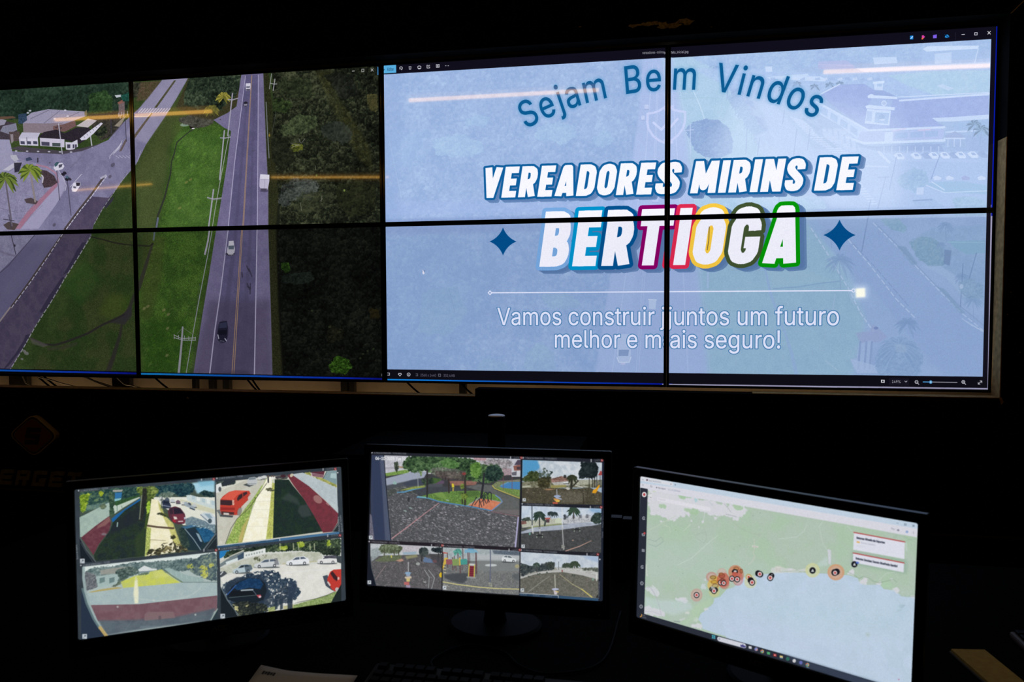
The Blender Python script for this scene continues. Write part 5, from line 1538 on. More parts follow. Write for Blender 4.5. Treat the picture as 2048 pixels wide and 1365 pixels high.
    D.poly(c2((825, 340), (850, 335), (850, 400), (835, 900), (828, 1010), (750, 1020), (790, 700)), (178, 184, 84), 1, soft=1, grain=.2)
    for i in range(6):
        y = 400 + i * 95
        D.line(c2((720 - i * 38, y), (838 - i * 4, y - 6)), .8, (206, 200, 176), .6)
    D.line(c2((760, 380), (690, 480), (560, 660), (420, 790), (350, 900), (290, 1070)), 1.5, (84, 84, 60), .8)
    # cast shadow on the lawn
    D.poly(c2((850, 345), (1010, 340), (1050, 400), (1180, 560), (1290, 740), (1400, 930), (830, 1008), (836, 760)), (26, 40, 38), 1, c2=(30, 48, 36), ns=20, grain=.15)
    D.poly(c2((920, 560), (1010, 490), (1110, 560), (1140, 640), (1050, 600)), (64, 76, 74), .5, soft=5)
    D.poly(c2((1130, 640), (1220, 620), (1275, 750), (1160, 770), (1110, 700)), (62, 70, 72), .6, soft=3)
    D.line(c2((840, 345), (990, 328)), 2.2, (40, 52, 40), .8)
    # red wall and grey coping
    D.poly(c2((990, 290), (1040, 275), (1200, 380), (1400, 560), (1572, 720), (1565, 830), (1500, 935), (1400, 945), (1290, 740), (1180, 560), (1060, 400)), (122, 46, 58), 1, c2=(108, 44, 54), ns=14)
    D.poly(c2((1040, 280), (1170, 262), (1556, 435), (1572, 725), (1440, 590), (1260, 430)), (172, 184, 190), 1, c2=(182, 194, 198), ns=16)
    D.poly(c2((1500, 590), (1572, 660), (1572, 725), (1480, 640)), (196, 208, 206), .4, soft=3)
    D.ell(*c2((1340, 565))[0], 10, 7, (168, 122, 116), .75, 40, soft=1)
    D.line(c2((1440, 610), (1465, 632)), 2.4, (178, 130, 130), .7)
    D.leaves(c2((1170, 262), (1260, 255), (1270, 300), (1410, 320), (1556, 400), (1556, 432), (1380, 350)), (110, 116, 50), (150, 152, 70), (180, 176, 100), lump=2, amp=2)
    D.poly(c2((1265, 255), (1420, 245), (1400, 320), (1280, 300)), (92, 40, 52), 1)
    for i in range(3):
        D.line(c2((1270, 268 + i * 15), (1400, 290 + i * 14)), 1.4, (180, 150, 160), .8)
    D.poly(c2((1440, 245), (1555, 235), (1556, 400), (1405, 330)), (124, 150, 156), 1)
    D.poly(c2((1490, 270), (1550, 268), (1550, 330), (1480, 320)), (170, 196, 198), .9)
    D.line(c2((1440, 250), (1400, 330)), 1.6, (60, 74, 76), .8)
    D.leaves(c2((850, 300), (1000, 280), (1000, 325), (860, 335)), (30, 30, 40), (70, 66, 70), (150, 140, 130), lump=3, amp=2)
    D.ell(*c2((945, 300))[0], 5, 3, (60, 28, 38), .9)
    D.ell(*c2((1042, 292))[0], 3, 4, (206, 200, 170), .9, 40)
    # cars and people
    D.leaves(c2((182, 370), (410, 330), (400, 390), (250, 420), (184, 400)), (26, 40, 40), (52, 66, 62), (130, 140, 120), lump=3, amp=2)
    D.poly(c2((182, 400), (240, 375), (250, 430), (225, 480), (182, 490)), (222, 224, 222), 1)
    D.ell(*c2((226, 450))[0], 3, 5, (60, 66, 70), .9)
    D.poly(c2((250, 380), (280, 345), (400, 335), (400, 370), (300, 410), (255, 420)), (40, 46, 54), 1)
    D.poly(c2((490, 400), (540, 380), (640, 392), (560, 425)), (54, 62, 66), .9)
    D.poly(c2((540, 345), (560, 318), (620, 310), (645, 320), (652, 380), (640, 400), (570, 404), (538, 395)), (186, 190, 192), 1)
    D.poly(c2((556, 322), (632, 314), (634, 338), (556, 344)), (110, 124, 132), .95)
    D.line(c2((545, 390), (635, 388)), 1.6, (130, 136, 140), .9)
    for (x, y) in w_pts(c2, (680, 325), (715, 318), (735, 312)):
        D.ell(x, y, 5, 3.4, (206, 208, 206), .9)
        D.line([(x - 4, y + 3.4), (x + 4, y + 3.4)], 1.2, (70, 76, 76), .8)
    for x, c in ((775, (40, 40, 52)), (815, (226, 226, 222)), (838, (210, 212, 210))):
        D.line(c2((x, 310), (x + 2, 372)), 3.0, c, .95)
        D.ell(*c2((x, 302))[0], 1.6, 1.8, (96, 76, 66), .95)
    D.leaves(c2((720, 445), (800, 430), (850, 440), (840, 480), (770, 470)), (40, 44, 30), (90, 92, 66), (150, 148, 110), lump=2, amp=3, hole=.45)
    D.poly(c2((190, 690), (225, 680), (260, 740), (380, 750), (370, 772), (230, 762)), (60, 66, 70), .95)
    for i in range(4):
        D.line(c2((205, 690 + i * 18), (235, 690 + i * 16)), 1.4, (186, 190, 184), .7)
    D.poly(c2((230, 570), (260, 530), (330, 480), (400, 462), (560, 468), (575, 500), (572, 560), (540, 580), (470, 650), (460, 740), (400, 745), (250, 738), (228, 690)), (196, 56, 42), 1)
    D.poly(c2((245, 560), (330, 482), (400, 463), (540, 468), (470, 490), (420, 520), (370, 575)), (226, 82, 62), .95)
    D.poly(c2((232, 572), (366, 576), (368, 628), (345, 636), (230, 628)), (58, 34, 40), 1)
    D.poly(c2((420, 560), (440, 520), (480, 498), (485, 540), (430, 588)), (52, 34, 40), 1)
    D.poly(c2((488, 492), (530, 476), (540, 500), (492, 535)), (58, 38, 44), 1)
    D.poly(c2((366, 572), (388, 572), (390, 632), (368, 632)), (224, 170, 150), .95)
    D.poly(c2((228, 655), (395, 660), (398, 690), (232, 690)), (150, 36, 34), .9)
    D.poly(c2((240, 700), (388, 712), (386, 742), (250, 736)), (66, 40, 42), .95)
    D.poly(c2((268, 718), (330, 722), (330, 742), (268, 738)), (216, 208, 200), .95)
    D.ell(*c2((450, 705))[0], 4, 8, (190, 186, 178), 1, 15)
    D.ell(*c2((450, 705))[0], 4.4, 8.4, (60, 50, 50), .4, 15)
    D.ell(*c2((563, 540))[0], 2.6, 6, (206, 196, 190), .9, 20)
    D.line(c2((380, 600), (500, 545), (570, 520)), .9, (150, 40, 36), .7)
    D.poly(c2((1500, 935), (1570, 830), (1572, 935)), (34, 42, 46), 1)
    D.line(c2((1570, 850), (1510, 932)), 2, (110, 112, 112), .9)
    D.ell(*c2((236, 1055))[0], 3, 3.4, (210, 206, 196), .9)
    # timeline strip
    D.poly(c2((200, 1092), (905, 1010), (1585, 932), (1585, 958), (905, 1040), (200, 1118)), (62, 108, 150), 1)
    D.poly(c2((200, 1092), (905, 1010), (908, 1036), (200, 1118)), (40, 76, 110), 1)
    D.line(c2((200, 1094), (905, 1010), (908, 1036)), 1.4, (206, 212, 216), .9)
    for x in (330, 480, 635, 790):
        D.text('11:45:10', c2((x - 40, 1108 - (x - 200) * .115))[0], c2((x + 40, 1099 - (x - 200) * .115))[0], 3, (180, 196, 206), .8)
    # ---------- view 3 (lower left): lawn between houses seen through glass
    D.poly(c3((262, 310), (1780, 140), (1790, 630), (1785, 800), (1720, 920), (530, 1090), (420, 960), (310, 720)), (168, 184, 180), 1)
    D.poly(c3((262, 310), (1780, 140), (1775, 200), (1200, 260), (280, 380)), (214, 224, 220), 1, soft=2)
    D.leaves(c3((280, 380), (340, 330), (430, 310), (600, 300), (850, 260), (1180, 240), (1500, 210), (1560, 340), (1200, 380), (900, 390), (500, 500), (290, 590)), (54, 76, 80), (96, 118, 118), (146, 164, 160), lump=5, amp=4)
    D.poly(c3((450, 350), (620, 320), (820, 305), (840, 340), (620, 390), (470, 400)), (150, 150, 140), .9, soft=1)
    D.poly(c3((400, 420), (600, 390), (820, 400), (830, 430), (700, 470), (560, 530), (430, 545)), (160, 182, 178), .95, soft=1)
    for x in (450, 560):
        D.poly(c3((x, 440), (x + 60, 425), (x + 60, 480), (x, 500)), (96, 122, 122), .9)
    D.leaves(c3((275, 380), (320, 365), (400, 400), (430, 540), (300, 590)), (60, 66, 76), (106, 110, 116), (140, 146, 146), lump=4, amp=3)
    D.leaves(c3((620, 360), (760, 310), (880, 320), (890, 390), (780, 420), (700, 500), (640, 520), (680, 430)), (40, 58, 56), (80, 100, 94), (130, 146, 134), lump=4, amp=4)
    D.poly(c3((890, 340), (960, 295), (1050, 330), (1100, 330), (1100, 350), (900, 362)), (216, 222, 220), .95)
    D.poly(c3((900, 362), (1100, 348), (1080, 372), (900, 385)), (130, 148, 150), .9)
    D.poly(c3((1180, 330), (1240, 320), (1420, 400), (1620, 440), (1640, 480), (1380, 480)), (146, 172, 168), .95, soft=1)
    for i in range(6):
        D.line(c3((1260 + i * 60, 350 + i * 20), (1265 + i * 60, 400 + i * 16)), 1.4, (180, 200, 196), .5)
    D.leaves(c3((1420, 270), (1560, 200), (1700, 150), (1785, 150), (1788, 470), (1700, 470), (1640, 440), (1560, 400), (1440, 340)), (44, 62, 76), (84, 104, 106), (140, 156, 130), lump=6, amp=5)
    for q in (((1440, 280), (1520, 270), (1530, 330), (1450, 330)), ((1580, 300), (1660, 280), (1690, 400), (1650, 450), (1600, 400)), ((1690, 270), (1760, 260), (1750, 310), (1700, 320))):
        D.leaves(c3(*q), (130, 140, 50), (176, 180, 70), (206, 206, 120), lump=3, amp=4, hole=.4)
    D.poly(c3((690, 480), (860, 410), (1010, 395), (1020, 365), (1160, 340), (1200, 380), (1370, 490), (1080, 520), (720, 550)), (198, 204, 76), 1, soft=1, c2=(188, 196, 96), ns=14)
    D.poly(c3((1060, 360), (1160, 345), (1260, 420), (1080, 440)), (206, 210, 112), .7, soft=4)
    D.line(c3((1215, 370), (1300, 430), (1390, 485)), 2.4, (90, 112, 80), .8)
    D.leaves(c3((600, 520), (700, 470), (690, 510), (560, 550)), (44, 56, 50), (80, 96, 80), (130, 140, 110), lump=2, amp=3)
    D.leaves(c3((880, 395), (1000, 370), (1010, 395), (890, 410)), (60, 80, 60), (90, 112, 84), (120, 140, 100), lump=2, amp=2)
    D.poly(c3((320, 600), (440, 570), (640, 540), (720, 550), (400, 605)), (176, 156, 84), .9, soft=1)
    # road, coping with streak of sun, red wall below
    D.poly(c3((300, 610), (720, 552), (1080, 518), (1400, 490), (1785, 480), (1788, 640), (1300, 690), (900, 735), (340, 745)), (158, 178, 180), 1, c2=(166, 184, 184), ns=30)
    D.line(c3((1400, 486), (1785, 484)), 1.2, (70, 90, 90), .7)
    D.poly(c3((850, 470), (880, 460), (895, 600), (890, 725), (850, 728), (835, 620)), (232, 230, 196), .95, soft=2)
    D.poly(c3((855, 420), (870, 415), (888, 480), (850, 480)), (220, 220, 200), .6, soft=2)
    t = np.linspace(.15, 2.3, 20)
    D.line([c3((1130 + 480 * math.cos(v), 500 + 195 * math.sin(v)))[0] for v in t], 1.6, (196, 206, 196), .4)
    D.poly(c3((340, 745), (900, 735), (1300, 690), (1788, 636), (1785, 800), (1700, 850), (1300, 900), (800, 940), (430, 930)), (112, 76, 86), 1, c2=(122, 88, 96), ns=30)
    D.poly(c3((430, 920), (800, 915), (1300, 885), (1770, 780), (1720, 920), (1000, 1010), (530, 1090)), (76, 88, 100), .95, soft=4, c2=(86, 98, 108), ns=30)
    D.poly(c3((960, 850), (1000, 825), (1290, 820), (1310, 890), (960, 925)), (130, 104, 108), .8, soft=1)
    D.poly(c3((1120, 870), (1150, 865), (1150, 910), (1120, 915)), (92, 76, 84), .8, soft=1)
    D.line(c3((920, 995), (1080, 990)), 4, (110, 124, 134), .6, soft=1)
    D.line(c3((720, 1060), (820, 920)), 1.4, (106, 118, 128), .5)
    for (x, y) in ((655, 765), (1065, 690), (1540, 855)):
        D.ell(*c3((x, y))[0], 2, 2, (196, 204, 196), .7, soft=1)
    # fisheye rim
    D.poly(c3((250, 560), (300, 760), (400, 940), (520, 1100), (240, 1140), (240, 700)), (34, 46, 66), 1)
    D.line(c3((268, 320), (268, 440), (290, 600), (340, 760), (420, 940), (470, 1020)), 5, (150, 170, 170), .95)
    D.line(c3((255, 560), (300, 720), (380, 900), (450, 1010)), 4, (92, 116, 122), .9)
    D.line(c3((455, 1000), (500, 1060), (530, 1100)), 6, (190, 162, 96), .95)
    D.poly(c3((1795, 800), (1720, 920), (1795, 915)), (40, 54, 62), 1)
    D.line(c3((1790, 790), (1715, 920)), 2.2, (150, 170, 164), .9)
    icon(D, *c3((280, 1102))[0])
    # ---------- view 4 (lower right): parked cars, tree shadow
    D.poly(c4((222, 245), (1605, 95), (1605, 600), (1490, 840), (430, 990), (235, 650)), (206, 208, 200), 1)
    D.poly(c4((222, 245), (350, 232), (250, 320), (222, 330)), (28, 120, 190), 1)
    D.leaves(c4((300, 245), (500, 215), (760, 180), (1000, 150), (1600, 95), (1600, 270), (1400, 260), (1100, 240), (760, 260), (520, 250), (360, 300), (260, 340)), (14, 22, 22), (42, 58, 44), (104, 124, 80), lump=5, amp=3)
    for q in (((1100, 140), (1180, 135), (1200, 180), (1120, 210)), ((1440, 130), (1480, 120), (1490, 180), (1440, 190)), ((900, 190), (1000, 180), (1000, 230), (910, 235))):
        D.leaves(c4(*q), (100, 130, 20), (150, 170, 40), (196, 206, 110), lump=2, amp=3)
    for x in (910, 1060, 1120, 1250, 1300):
        D.line(c4((x, 160), (x + 4, 230)), 2, (190, 190, 150), .7)
    D.poly(c4((350, 305), (500, 238), (495, 320), (430, 345), (280, 400), (228, 430), (228, 390)), (110, 124, 128), 1)
    D.poly(c4((425, 300), (500, 255), (498, 325), (430, 350)), (54, 74, 96), 1)
    D.line(c4((340, 305), (495, 238)), 2.4, (200, 196, 180), .9)
    D.line(c4((230, 370), (330, 320)), 2, (190, 186, 170), .9)
    D.poly(c4((290, 370), (430, 320), (430, 350), (300, 395)), (212, 222, 222), 1)
    D.poly(c4((500, 270), (745, 210), (745, 268), (500, 325)), (222, 226, 222), 1)
    for i in range(7):
        D.poly(c4((520 + i * 30, 285 - i * 7), (536 + i * 30, 281 - i * 7), (536 + i * 30, 302 - i * 7), (520 + i * 30, 306 - i * 7)), (130, 144, 140), .8)
    D.poly(c4((230, 440), (500, 340), (760, 280), (1220, 250), (1380, 260), (1390, 360), (900, 400), (600, 430), (230, 520)), (176, 180, 158), 1, c2=(196, 198, 184), ns=14)
    D.leaves(c4((600, 320), (760, 280), (750, 320), (680, 360), (620, 350)), (30, 36, 26), (80, 86, 60), (140, 140, 110), lump=2, amp=3, hole=.46)
    D.leaves(c4((1330, 220), (1600, 200), (1600, 300), (1400, 290)), (14, 20, 20), (34, 44, 36), (76, 92, 60), lump=4, amp=3)
    D.line(c4((940, 390), (1360, 360)), 2, (190, 180, 140), .8)
    D.poly(c4((230, 540), (600, 440), (900, 400), (1600, 385), (1604, 600), (1560, 700), (1200, 820), (800, 880), (400, 920)), (216, 214, 206), 1, c2=(226, 224, 216), ns=30)
    D.line(c4((860, 500), (1200, 470), (1590, 440)), 3, (226, 226, 220), .5)
    car_side(D, (*c4((375, 405))[0], 38, 18, -.10), (176, 194, 202), (36, 44, 54))
    D.poly(c4((500, 400), (580, 400), (600, 450), (520, 490)), (50, 66, 80), .7)
    D.poly(c4((230, 480), (280, 470), (310, 500), (250, 540), (230, 545)), (60, 66, 74), .95)
    D.line(c4((235, 510), (260, 480)), 2, (220, 224, 226), .9)
    car_side(D, (*c4((615, 340))[0], 51, 18, -.06), (200, 204, 206))
    D.poly(c4((840, 330), (880, 320), (900, 400), (850, 400)), (60, 62, 70), .5)
    car_side(D, (*c4((980, 310))[0], 46, 18, -.05), (226, 228, 232))
    car_side(D, (*c4((1335, 295))[0], 39, 17, -.02), (222, 222, 220), (56, 58, 72))
    D.poly(c4((1400, 300), (1550, 290), (1555, 330), (1440, 325)), (70, 70, 84), .9)
    D.poly(c4((1550, 300), (1604, 300), (1604, 385), (1560, 370)), (50, 58, 64), .95)
    # tree shadow and dark car in front
    D.leaves(c4((235, 650), (300, 600), (480, 530), (650, 470), (820, 460), (930, 500), (900, 560), (1020, 540), (1110, 600), (1100, 660), (1160, 690), (1110, 760), (1080, 820), (900, 860), (700, 960), (430, 980), (330, 850)), (24, 40, 60), (50, 68, 88), (96, 112, 122), lump=5, amp=6, hole=.38)
    D.poly(c4((300, 610), (420, 540), (700, 545), (760, 600), (800, 760), (720, 860), (420, 870), (340, 800), (280, 700)), (34, 48, 66), .9, soft=2)
    D.poly(c4((300, 750), (360, 650), (440, 590), (560, 550), (680, 560), (740, 610), (760, 700), (720, 800), (640, 830), (420, 830), (320, 800)), (22, 30, 40), 1)
    D.poly(c4((380, 660), (450, 595), (560, 552), (680, 562), (720, 620), (690, 680), (560, 660), (430, 690)), (24, 62, 104), 1, c2=(16, 46, 84), ns=8)
    D.poly(c4((360, 700), (560, 680), (620, 720), (640, 750), (370, 760), (330, 750)), (18, 22, 30), 1)
    D.line(c4((470, 692), (600, 684)), 2.8, (186, 200, 208), .8)
    D.line(c4((305, 745), (380, 665), (410, 630)), 2.2, (46, 88, 160), .9)
    D.poly(c4((640, 745), (690, 740), (698, 760), (670, 780)), (196, 70, 84), .95)
    D.ell(*c4((682, 765))[0], 2.6, 2, (226, 200, 206), .9)
    D.line(c4((600, 690), (640, 740)), 1, (120, 130, 150), .8)
    D.line(c4((330, 775), (640, 745)), 1, (120, 150, 146), .6)
    D.leaves(c4((740, 800), (880, 700), (1000, 600), (1100, 640), (1080, 790), (900, 850), (760, 890)), (24, 36, 52), (50, 62, 78), (120, 128, 130), lump=4, amp=5, hole=.40)
    D.leaves(c4((340, 850), (520, 820), (760, 840), (780, 930), (430, 990)), (14, 18, 20), (34, 40, 40), (84, 90, 62), lump=4, amp=5)
    for q in (((380, 880), (430, 870), (440, 940), (400, 920)), ((510, 860), (570, 845), (560, 870), (520, 885)), ((360, 850), (410, 850), (400, 870), (360, 865))):
        D.leaves(c4(*q), (120, 116, 70), (170, 166, 110), (206, 200, 150), lump=2, amp=3)
    D.poly(c4((770, 890), (870, 870), (860, 920), (780, 935)), (150, 160, 90), .9, grain=.2)
    D.poly(c4((1060, 860), (1400, 760), (1560, 700), (1490, 838), (960, 905)), (116, 140, 74), 1, c2=(146, 164, 100), ns=8, grain=.2)
    D.poly(c4((950, 870), (1070, 850), (1060, 890), (950, 905)), (180, 176, 120), .9)
    D.line(c4((1080, 835), (1300, 790), (1450, 745), (1560, 690)), 1.2, (70, 72, 60), .7)
    for x in (865, 925, 1010, 1035):
        D.poly(c4((x - 16, 760), (x + 16, 740), (x + 18, 900), (x - 14, 915)), (36, 50, 66), .85)
    D.poly(c4((1000, 600), (1100, 590), (1090, 760), (1010, 790)), (40, 56, 78), .8, soft=2)
    D.poly(c4((1058, 812), (1090, 800), (1105, 830), (1066, 838)), (228, 228, 222), .95)
    # red car at the right edge
    D.poly(c4((1395, 530), (1450, 515), (1480, 600), (1530, 700), (1500, 690), (1430, 640)), (56, 66, 80), .95)
    D.poly(c4((1448, 560), (1480, 480), (1520, 455), (1606, 450), (1606, 620), (1590, 660), (1540, 705), (1500, 680), (1450, 600)), (198, 50, 40), 1)
    D.poly(c4((1482, 500), (1505, 470), (1570, 550), (1555, 588), (1520, 560)), (60, 30, 36), 1)
    D.ell(*c4((1575, 555))[0], 2, 3, (230, 190, 180), .9)
    D.line(c4((1455, 598), (1478, 632)), 3, (216, 206, 200), .9)
    D.ell(*c4((1560, 680))[0], 4, 4, (190, 186, 186), .9, -40)
    # fisheye rims
    D.poly(c4((235, 650), (300, 790), (430, 985), (238, 1010)), (22, 30, 36), 1)
    D.line(c4((240, 660), (310, 800), (440, 975)), 1.6, (110, 124, 130), .8)
    D.poly(c4((1606, 620), (1608, 820), (1485, 838)), (26, 34, 36), 1)
    icon(D, *c4((258, 985))[0])
    # ---------- captions
    caption(D, '11 MESP BORACEIA 2 - TOTEM', c1((235, 478))[0], c1((545, 446))[0], 3.4)
    caption(D, '12 MESP BORACEIA 2 - TOTEM', c2((215, 338))[0], c2((485, 310))[0], 3.4)
    caption(D, '13 MESP BORACEIA 2 - TOTEM', c3((260, 304))[0], c3((565, 264))[0], 3.4)
    caption(D, '14 MESP BORACEIA 2 - TOTEM', c4((240, 232))[0], c4((510, 196))[0], 3.4)
    stamp(D, *c1((1735, 338))[0])
    stamp(D, *c2((1525, 222))[0])
    stamp(D, *c3((1762, 122))[0])
    stamp(D, *c4((1578, 68))[0])
    D.text('Busca de objetos', (156.6, 1119), (154.2, 1090), 3.2, (190, 196, 202), .8)
    D.text('Busca por horario', (685.6, 1064), (682, 1031), 3.4, (190, 196, 202), .8)
    D.text('Alarmes', (680, 1064), (678, 1034), 3.2, (190, 196, 202), .8)
    D.ell(*c2((1566, 262))[0], 1.5, 1.5, (200, 204, 206), .9)
    D.line(c2((1180, 190), (1650, 190)), .1, (0, 0, 0), 0)


def w_pts(f, *p):
    return f(*p)


def ground(D, pts, base, c2, fleck, n, rx=3.2, ry=.9, ang=20, alpha=.5):
    D.poly(pts, base, 1, c2=c2, ns=10, grain=.22, gs=2)
    D.strew(pts, n, fleck, rx, ry, alpha, .3, ang)


def paint_playground(D):
    D.a[:] = np.array((30, 33, 44)) / 255
    # ---------- big view
    D.poly(m1((140, 165), (1910, 215), (1890, 1290), (120, 1190)), (58, 58, 62), 1)
    D.poly(m1((280, 180), (1905, 212), (1900, 420), (290, 400)), (178, 178, 190), 1, c2=(196, 196, 206), ns=10)
    D.poly(m1((285, 190), (530, 195), (520, 330), (300, 380)), (196, 196, 206), 1, c2=(176, 174, 184), ns=8)
    for i in range(8):
        D.line(m1((300 + i * 28, 200), (304 + i * 28, 340)), .8, (160, 160, 172), .4)
    D.line(m1((290, 340), (500, 330)), 4, (150, 146, 156), .6, soft=1)
    D.line(m1((440, 320), (520, 330)), 3, (160, 124, 84), .8)
    D.poly(m1((300, 400), (540, 355), (600, 370), (560, 400), (310, 435)), (112, 148, 62), 1, soft=1, grain=.2)
    D.leaves(m1((400, 270), (450, 260), (460, 340), (440, 385), (415, 370)), (30, 40, 30), (60, 72, 56), (104, 112, 92), lump=2, amp=2)
    D.line(m1((434, 300), (434, 385)), 1.6, (40, 44, 40), .9)
    D.poly(m1((305, 460), (600, 385), (800, 380), (760, 450), (500, 520), (310, 550)), (150, 158, 178), 1, soft=1)
    D.poly(m1((310, 545), (500, 505), (700, 460), (980, 490), (980, 570), (700, 580), (440, 560), (310, 600)), (74, 78, 86), 1, soft=2)
    D.poly(m1((500, 520), (620, 475), (740, 470), (760, 540), (560, 550)), (58, 64, 84), .8, soft=2)
    ground(D, m1((320, 640), (460, 620), (690, 640), (690, 690), (940, 740), (1290, 790), (1560, 845), (1880, 905), (1850, 1288), (370, 1200)), (86, 86, 92), (74, 75, 78), (158, 156, 164), 900, 2.0, .7, 18, .5)
    D.strew(m1((520, 820), (900, 770), (1560, 860), (1850, 950), (1840, 1280), (900, 1240), (450, 1120)), 420, (180, 177, 186), 2.8, .8, .5, .25, 18)
    ground(D, m1((310, 600), (440, 560), (640, 560), (690, 640), (460, 625), (320, 690)), (74, 78, 78), (60, 66, 62), (120, 120, 120), 60)
    D.poly(m1((470, 600), (620, 560), (780, 540), (770, 575), (560, 600)), (134, 148, 62), .95, soft=1, grain=.2)
    D.line(m1((440, 625), (520, 622), (620, 595), (780, 572)), np.array([1.5, 2.6, 2.4, 2]), (78, 146, 190), .95)
    D.poly(m1((640, 600), (790, 560), (1250, 560), (1300, 590), (1200, 620), (820, 650), (700, 670)), (62, 66, 74), 1, soft=2, grain=.1)
    D.poly(m1((1060, 490), (1400, 490), (1370, 540), (1080, 545)), (134, 86, 76), 1, soft=1, c2=(150, 104, 90), ns=6)
    D.poly(m1((880, 470), (1000, 490), (1000, 520), (900, 530)), (96, 74, 100), .9, soft=1)
    D.poly(m1((860, 450), (980, 470), (900, 520), (840, 520)), (60, 96, 40), .9, soft=1, grain=.2)
    D.poly(m1((1250, 560), (1400, 530), (1560, 540), (1700, 600), (1890, 690), (1890, 900), (1560, 845), (1690, 740), (1620, 670), (1460, 620)), (96, 98, 98), 1, soft=1, c2=(86, 90, 88), ns=10)
    D.poly(m1((1680, 830), (1890, 830), (1888, 905), (1560, 848)), (112, 102, 104), .8, soft=2)
    D.poly(m1((1570, 540), (1620, 500), (1900, 470), (1898, 690), (1790, 640), (1640, 590)), (112, 122, 84), 1, soft=1, grain=.15)
    D.poly(m1((1600, 570), (1680, 570), (1895, 600), (1895, 680), (1780, 640)), (104, 134, 62), 1, grain=.2)
    D.line(m1((1572, 545), (1600, 580), (1700, 620), (1890, 694)), 2.2, (178, 170, 70), .95)
    D.line(m1((1590, 585), (1700, 632), (1890, 702)), 1.2, (52, 56, 50), .8)
    D.poly(m1((1660, 555), (1790, 500), (1900, 500), (1898, 592), (1690, 572)), (60, 126, 186), 1)
    D.line(m1((1670, 545), (1760, 505)), 2, (92, 150, 196), .9)
    D.line(m1((1600, 490), (1900, 488)), 1.4, (140, 110, 128), .7)
    for x in (1805, 1700):
        D.line(m1((x, 380), (x, 590)), 1.2, (120, 66, 78), .8)
    D.leaves(m1((1340, 220), (1780, 235), (1830, 300), (1700, 360), (1500, 300)), (90, 86, 90), (140, 134, 138), (196, 192, 196), lump=3, amp=3)
    D.poly(m1((1340, 215), (1500, 218), (1490, 250), (1360, 245)), (176, 130, 138), .8, grain=.2)
    D.poly(m1((1830, 300), (1870, 240), (1906, 240), (1906, 300)), (74, 64, 84), 1)
    D.poly(m1((1820, 310), (1906, 296), (1904, 370), (1830, 370)), (140, 84, 74), 1)
    D.poly(m1((1860, 322), (1900, 320), (1900, 355), (1862, 355)), (60, 50, 62), .9)
    D.poly(m1((1790, 372), (1904, 365), (1902, 440), (1800, 440)), (196, 196, 204), 1)
    D.poly(m1((1800, 390), (1860, 375), (1858, 425), (1805, 425)), (86, 84, 96), .9)
    D.poly(m1((1690, 340), (1800, 340), (1800, 420), (1700, 430)), (150, 118, 124), .7, grain=.25)
    # lawn with blue kerb, climbing bars on orange sand
    D.poly(m1((690, 680), (820, 645), (1100, 610), (1400, 605), (1600, 650), (1690, 735), (1640, 780), (1290, 785), (940, 735)), (84, 120, 52), 1, c2=(98, 138, 56), ns=9, grain=.2)
    D.poly(m1((860, 640), (960, 620), (1000, 640), (1040, 720), (960, 690)), (120, 158, 66), .7, soft=2)
    D.poly(m1((1150, 620), (1400, 610), (1440, 660), (1250, 690), (1180, 650)), (64, 92, 44), .6, soft=3)
    D.line(m1((680, 682), (800, 692), (940, 735), (1100, 762), (1290, 790), (1560, 843)), np.array([3, 2.6, 2.4, 2.4, 2.4, 2.2]), (76, 132, 180), .95)
    D.line(m1((690, 676), (780, 686)), 2.6, (110, 170, 176), .9)
    D.line(m1((1560, 843), (1640, 780), (1688, 738), (1660, 695), (1610, 660)), 2, (104, 140, 200), .95)
    D.poly(m1((1290, 780), (1420, 700), (1560, 715), (1676, 742), (1562, 836)), (206, 112, 76), 1, c2=(214, 126, 90), ns=8)
    D.line(m1((1280, 780), (1420, 690)), 2, (160, 160, 170), .8)
    D.line(m1((1560, 715), (1676, 742)), 1.6, (150, 150, 160), .7)
    bl = (32, 36, 50)
    for p in (((1325, 790), (1385, 680)), ((1415, 808), (1420, 700)), ((1445, 798), (1415, 700)), ((1360, 775), (1415, 700)), ((1470, 780), (1465, 690)), ((1500, 760), (1468, 690)),
              ((1515, 750), (1520, 690)), ((1535, 740), (1505, 660)), ((1558, 720), (1558, 640)), ((1445, 740), (1500, 640))):
        D.line(m1(*p), 1.5, bl, .95)
    for (x, y, r) in ((1540, 650, 20), (1495, 655, 22), (1470, 690, 18)):
        t = np.linspace(math.pi, 2 * math.pi, 9)
        D.line([m1((x + r * math.cos(v), y + 1.4 * r * math.sin(v)))[0] for v in t], 1.6, bl, .95)
    # trees
    D.leaves(m1((490, 300), (560, 200), (640, 190), (900, 195), (1100, 200), (1340, 225), (1440, 300), (1640, 290), (1715, 420), (1640, 480), (1540, 520), (1400, 500), (1200, 470), (1050, 440), (880, 420), (760, 370), (640, 400), (520, 340)), (20, 36, 24), (56, 86, 50), (112, 146, 92), lump=6, amp=4)
    D.leaves(m1((1500, 320), (1640, 290), (1715, 410), (1660, 480), (1560, 500), (1470, 450)), (16, 30, 30), (40, 64, 54), (76, 104, 82), lump=5, amp=3)
    D.leaves(m1((1300, 300), (1420, 260), (1450, 380), (1400, 460), (1320, 440)), (50, 90, 24), (92, 140, 48), (140, 186, 86), lump=4, amp=4, alpha=.85)
    D.leaves(m1((940, 240), (1080, 220), (1200, 300), (1100, 350), (980, 330)), (44, 84, 34), (80, 126, 58), (120, 164, 92), lump=4, amp=4, alpha=.8)
    D.leaves(m1((840, 330), (1100, 340), (1260, 370), (1250, 430), (1000, 460), (850, 420)), (58, 56, 56), (104, 104, 98), (156, 156, 150), lump=4, amp=4, alpha=.75)
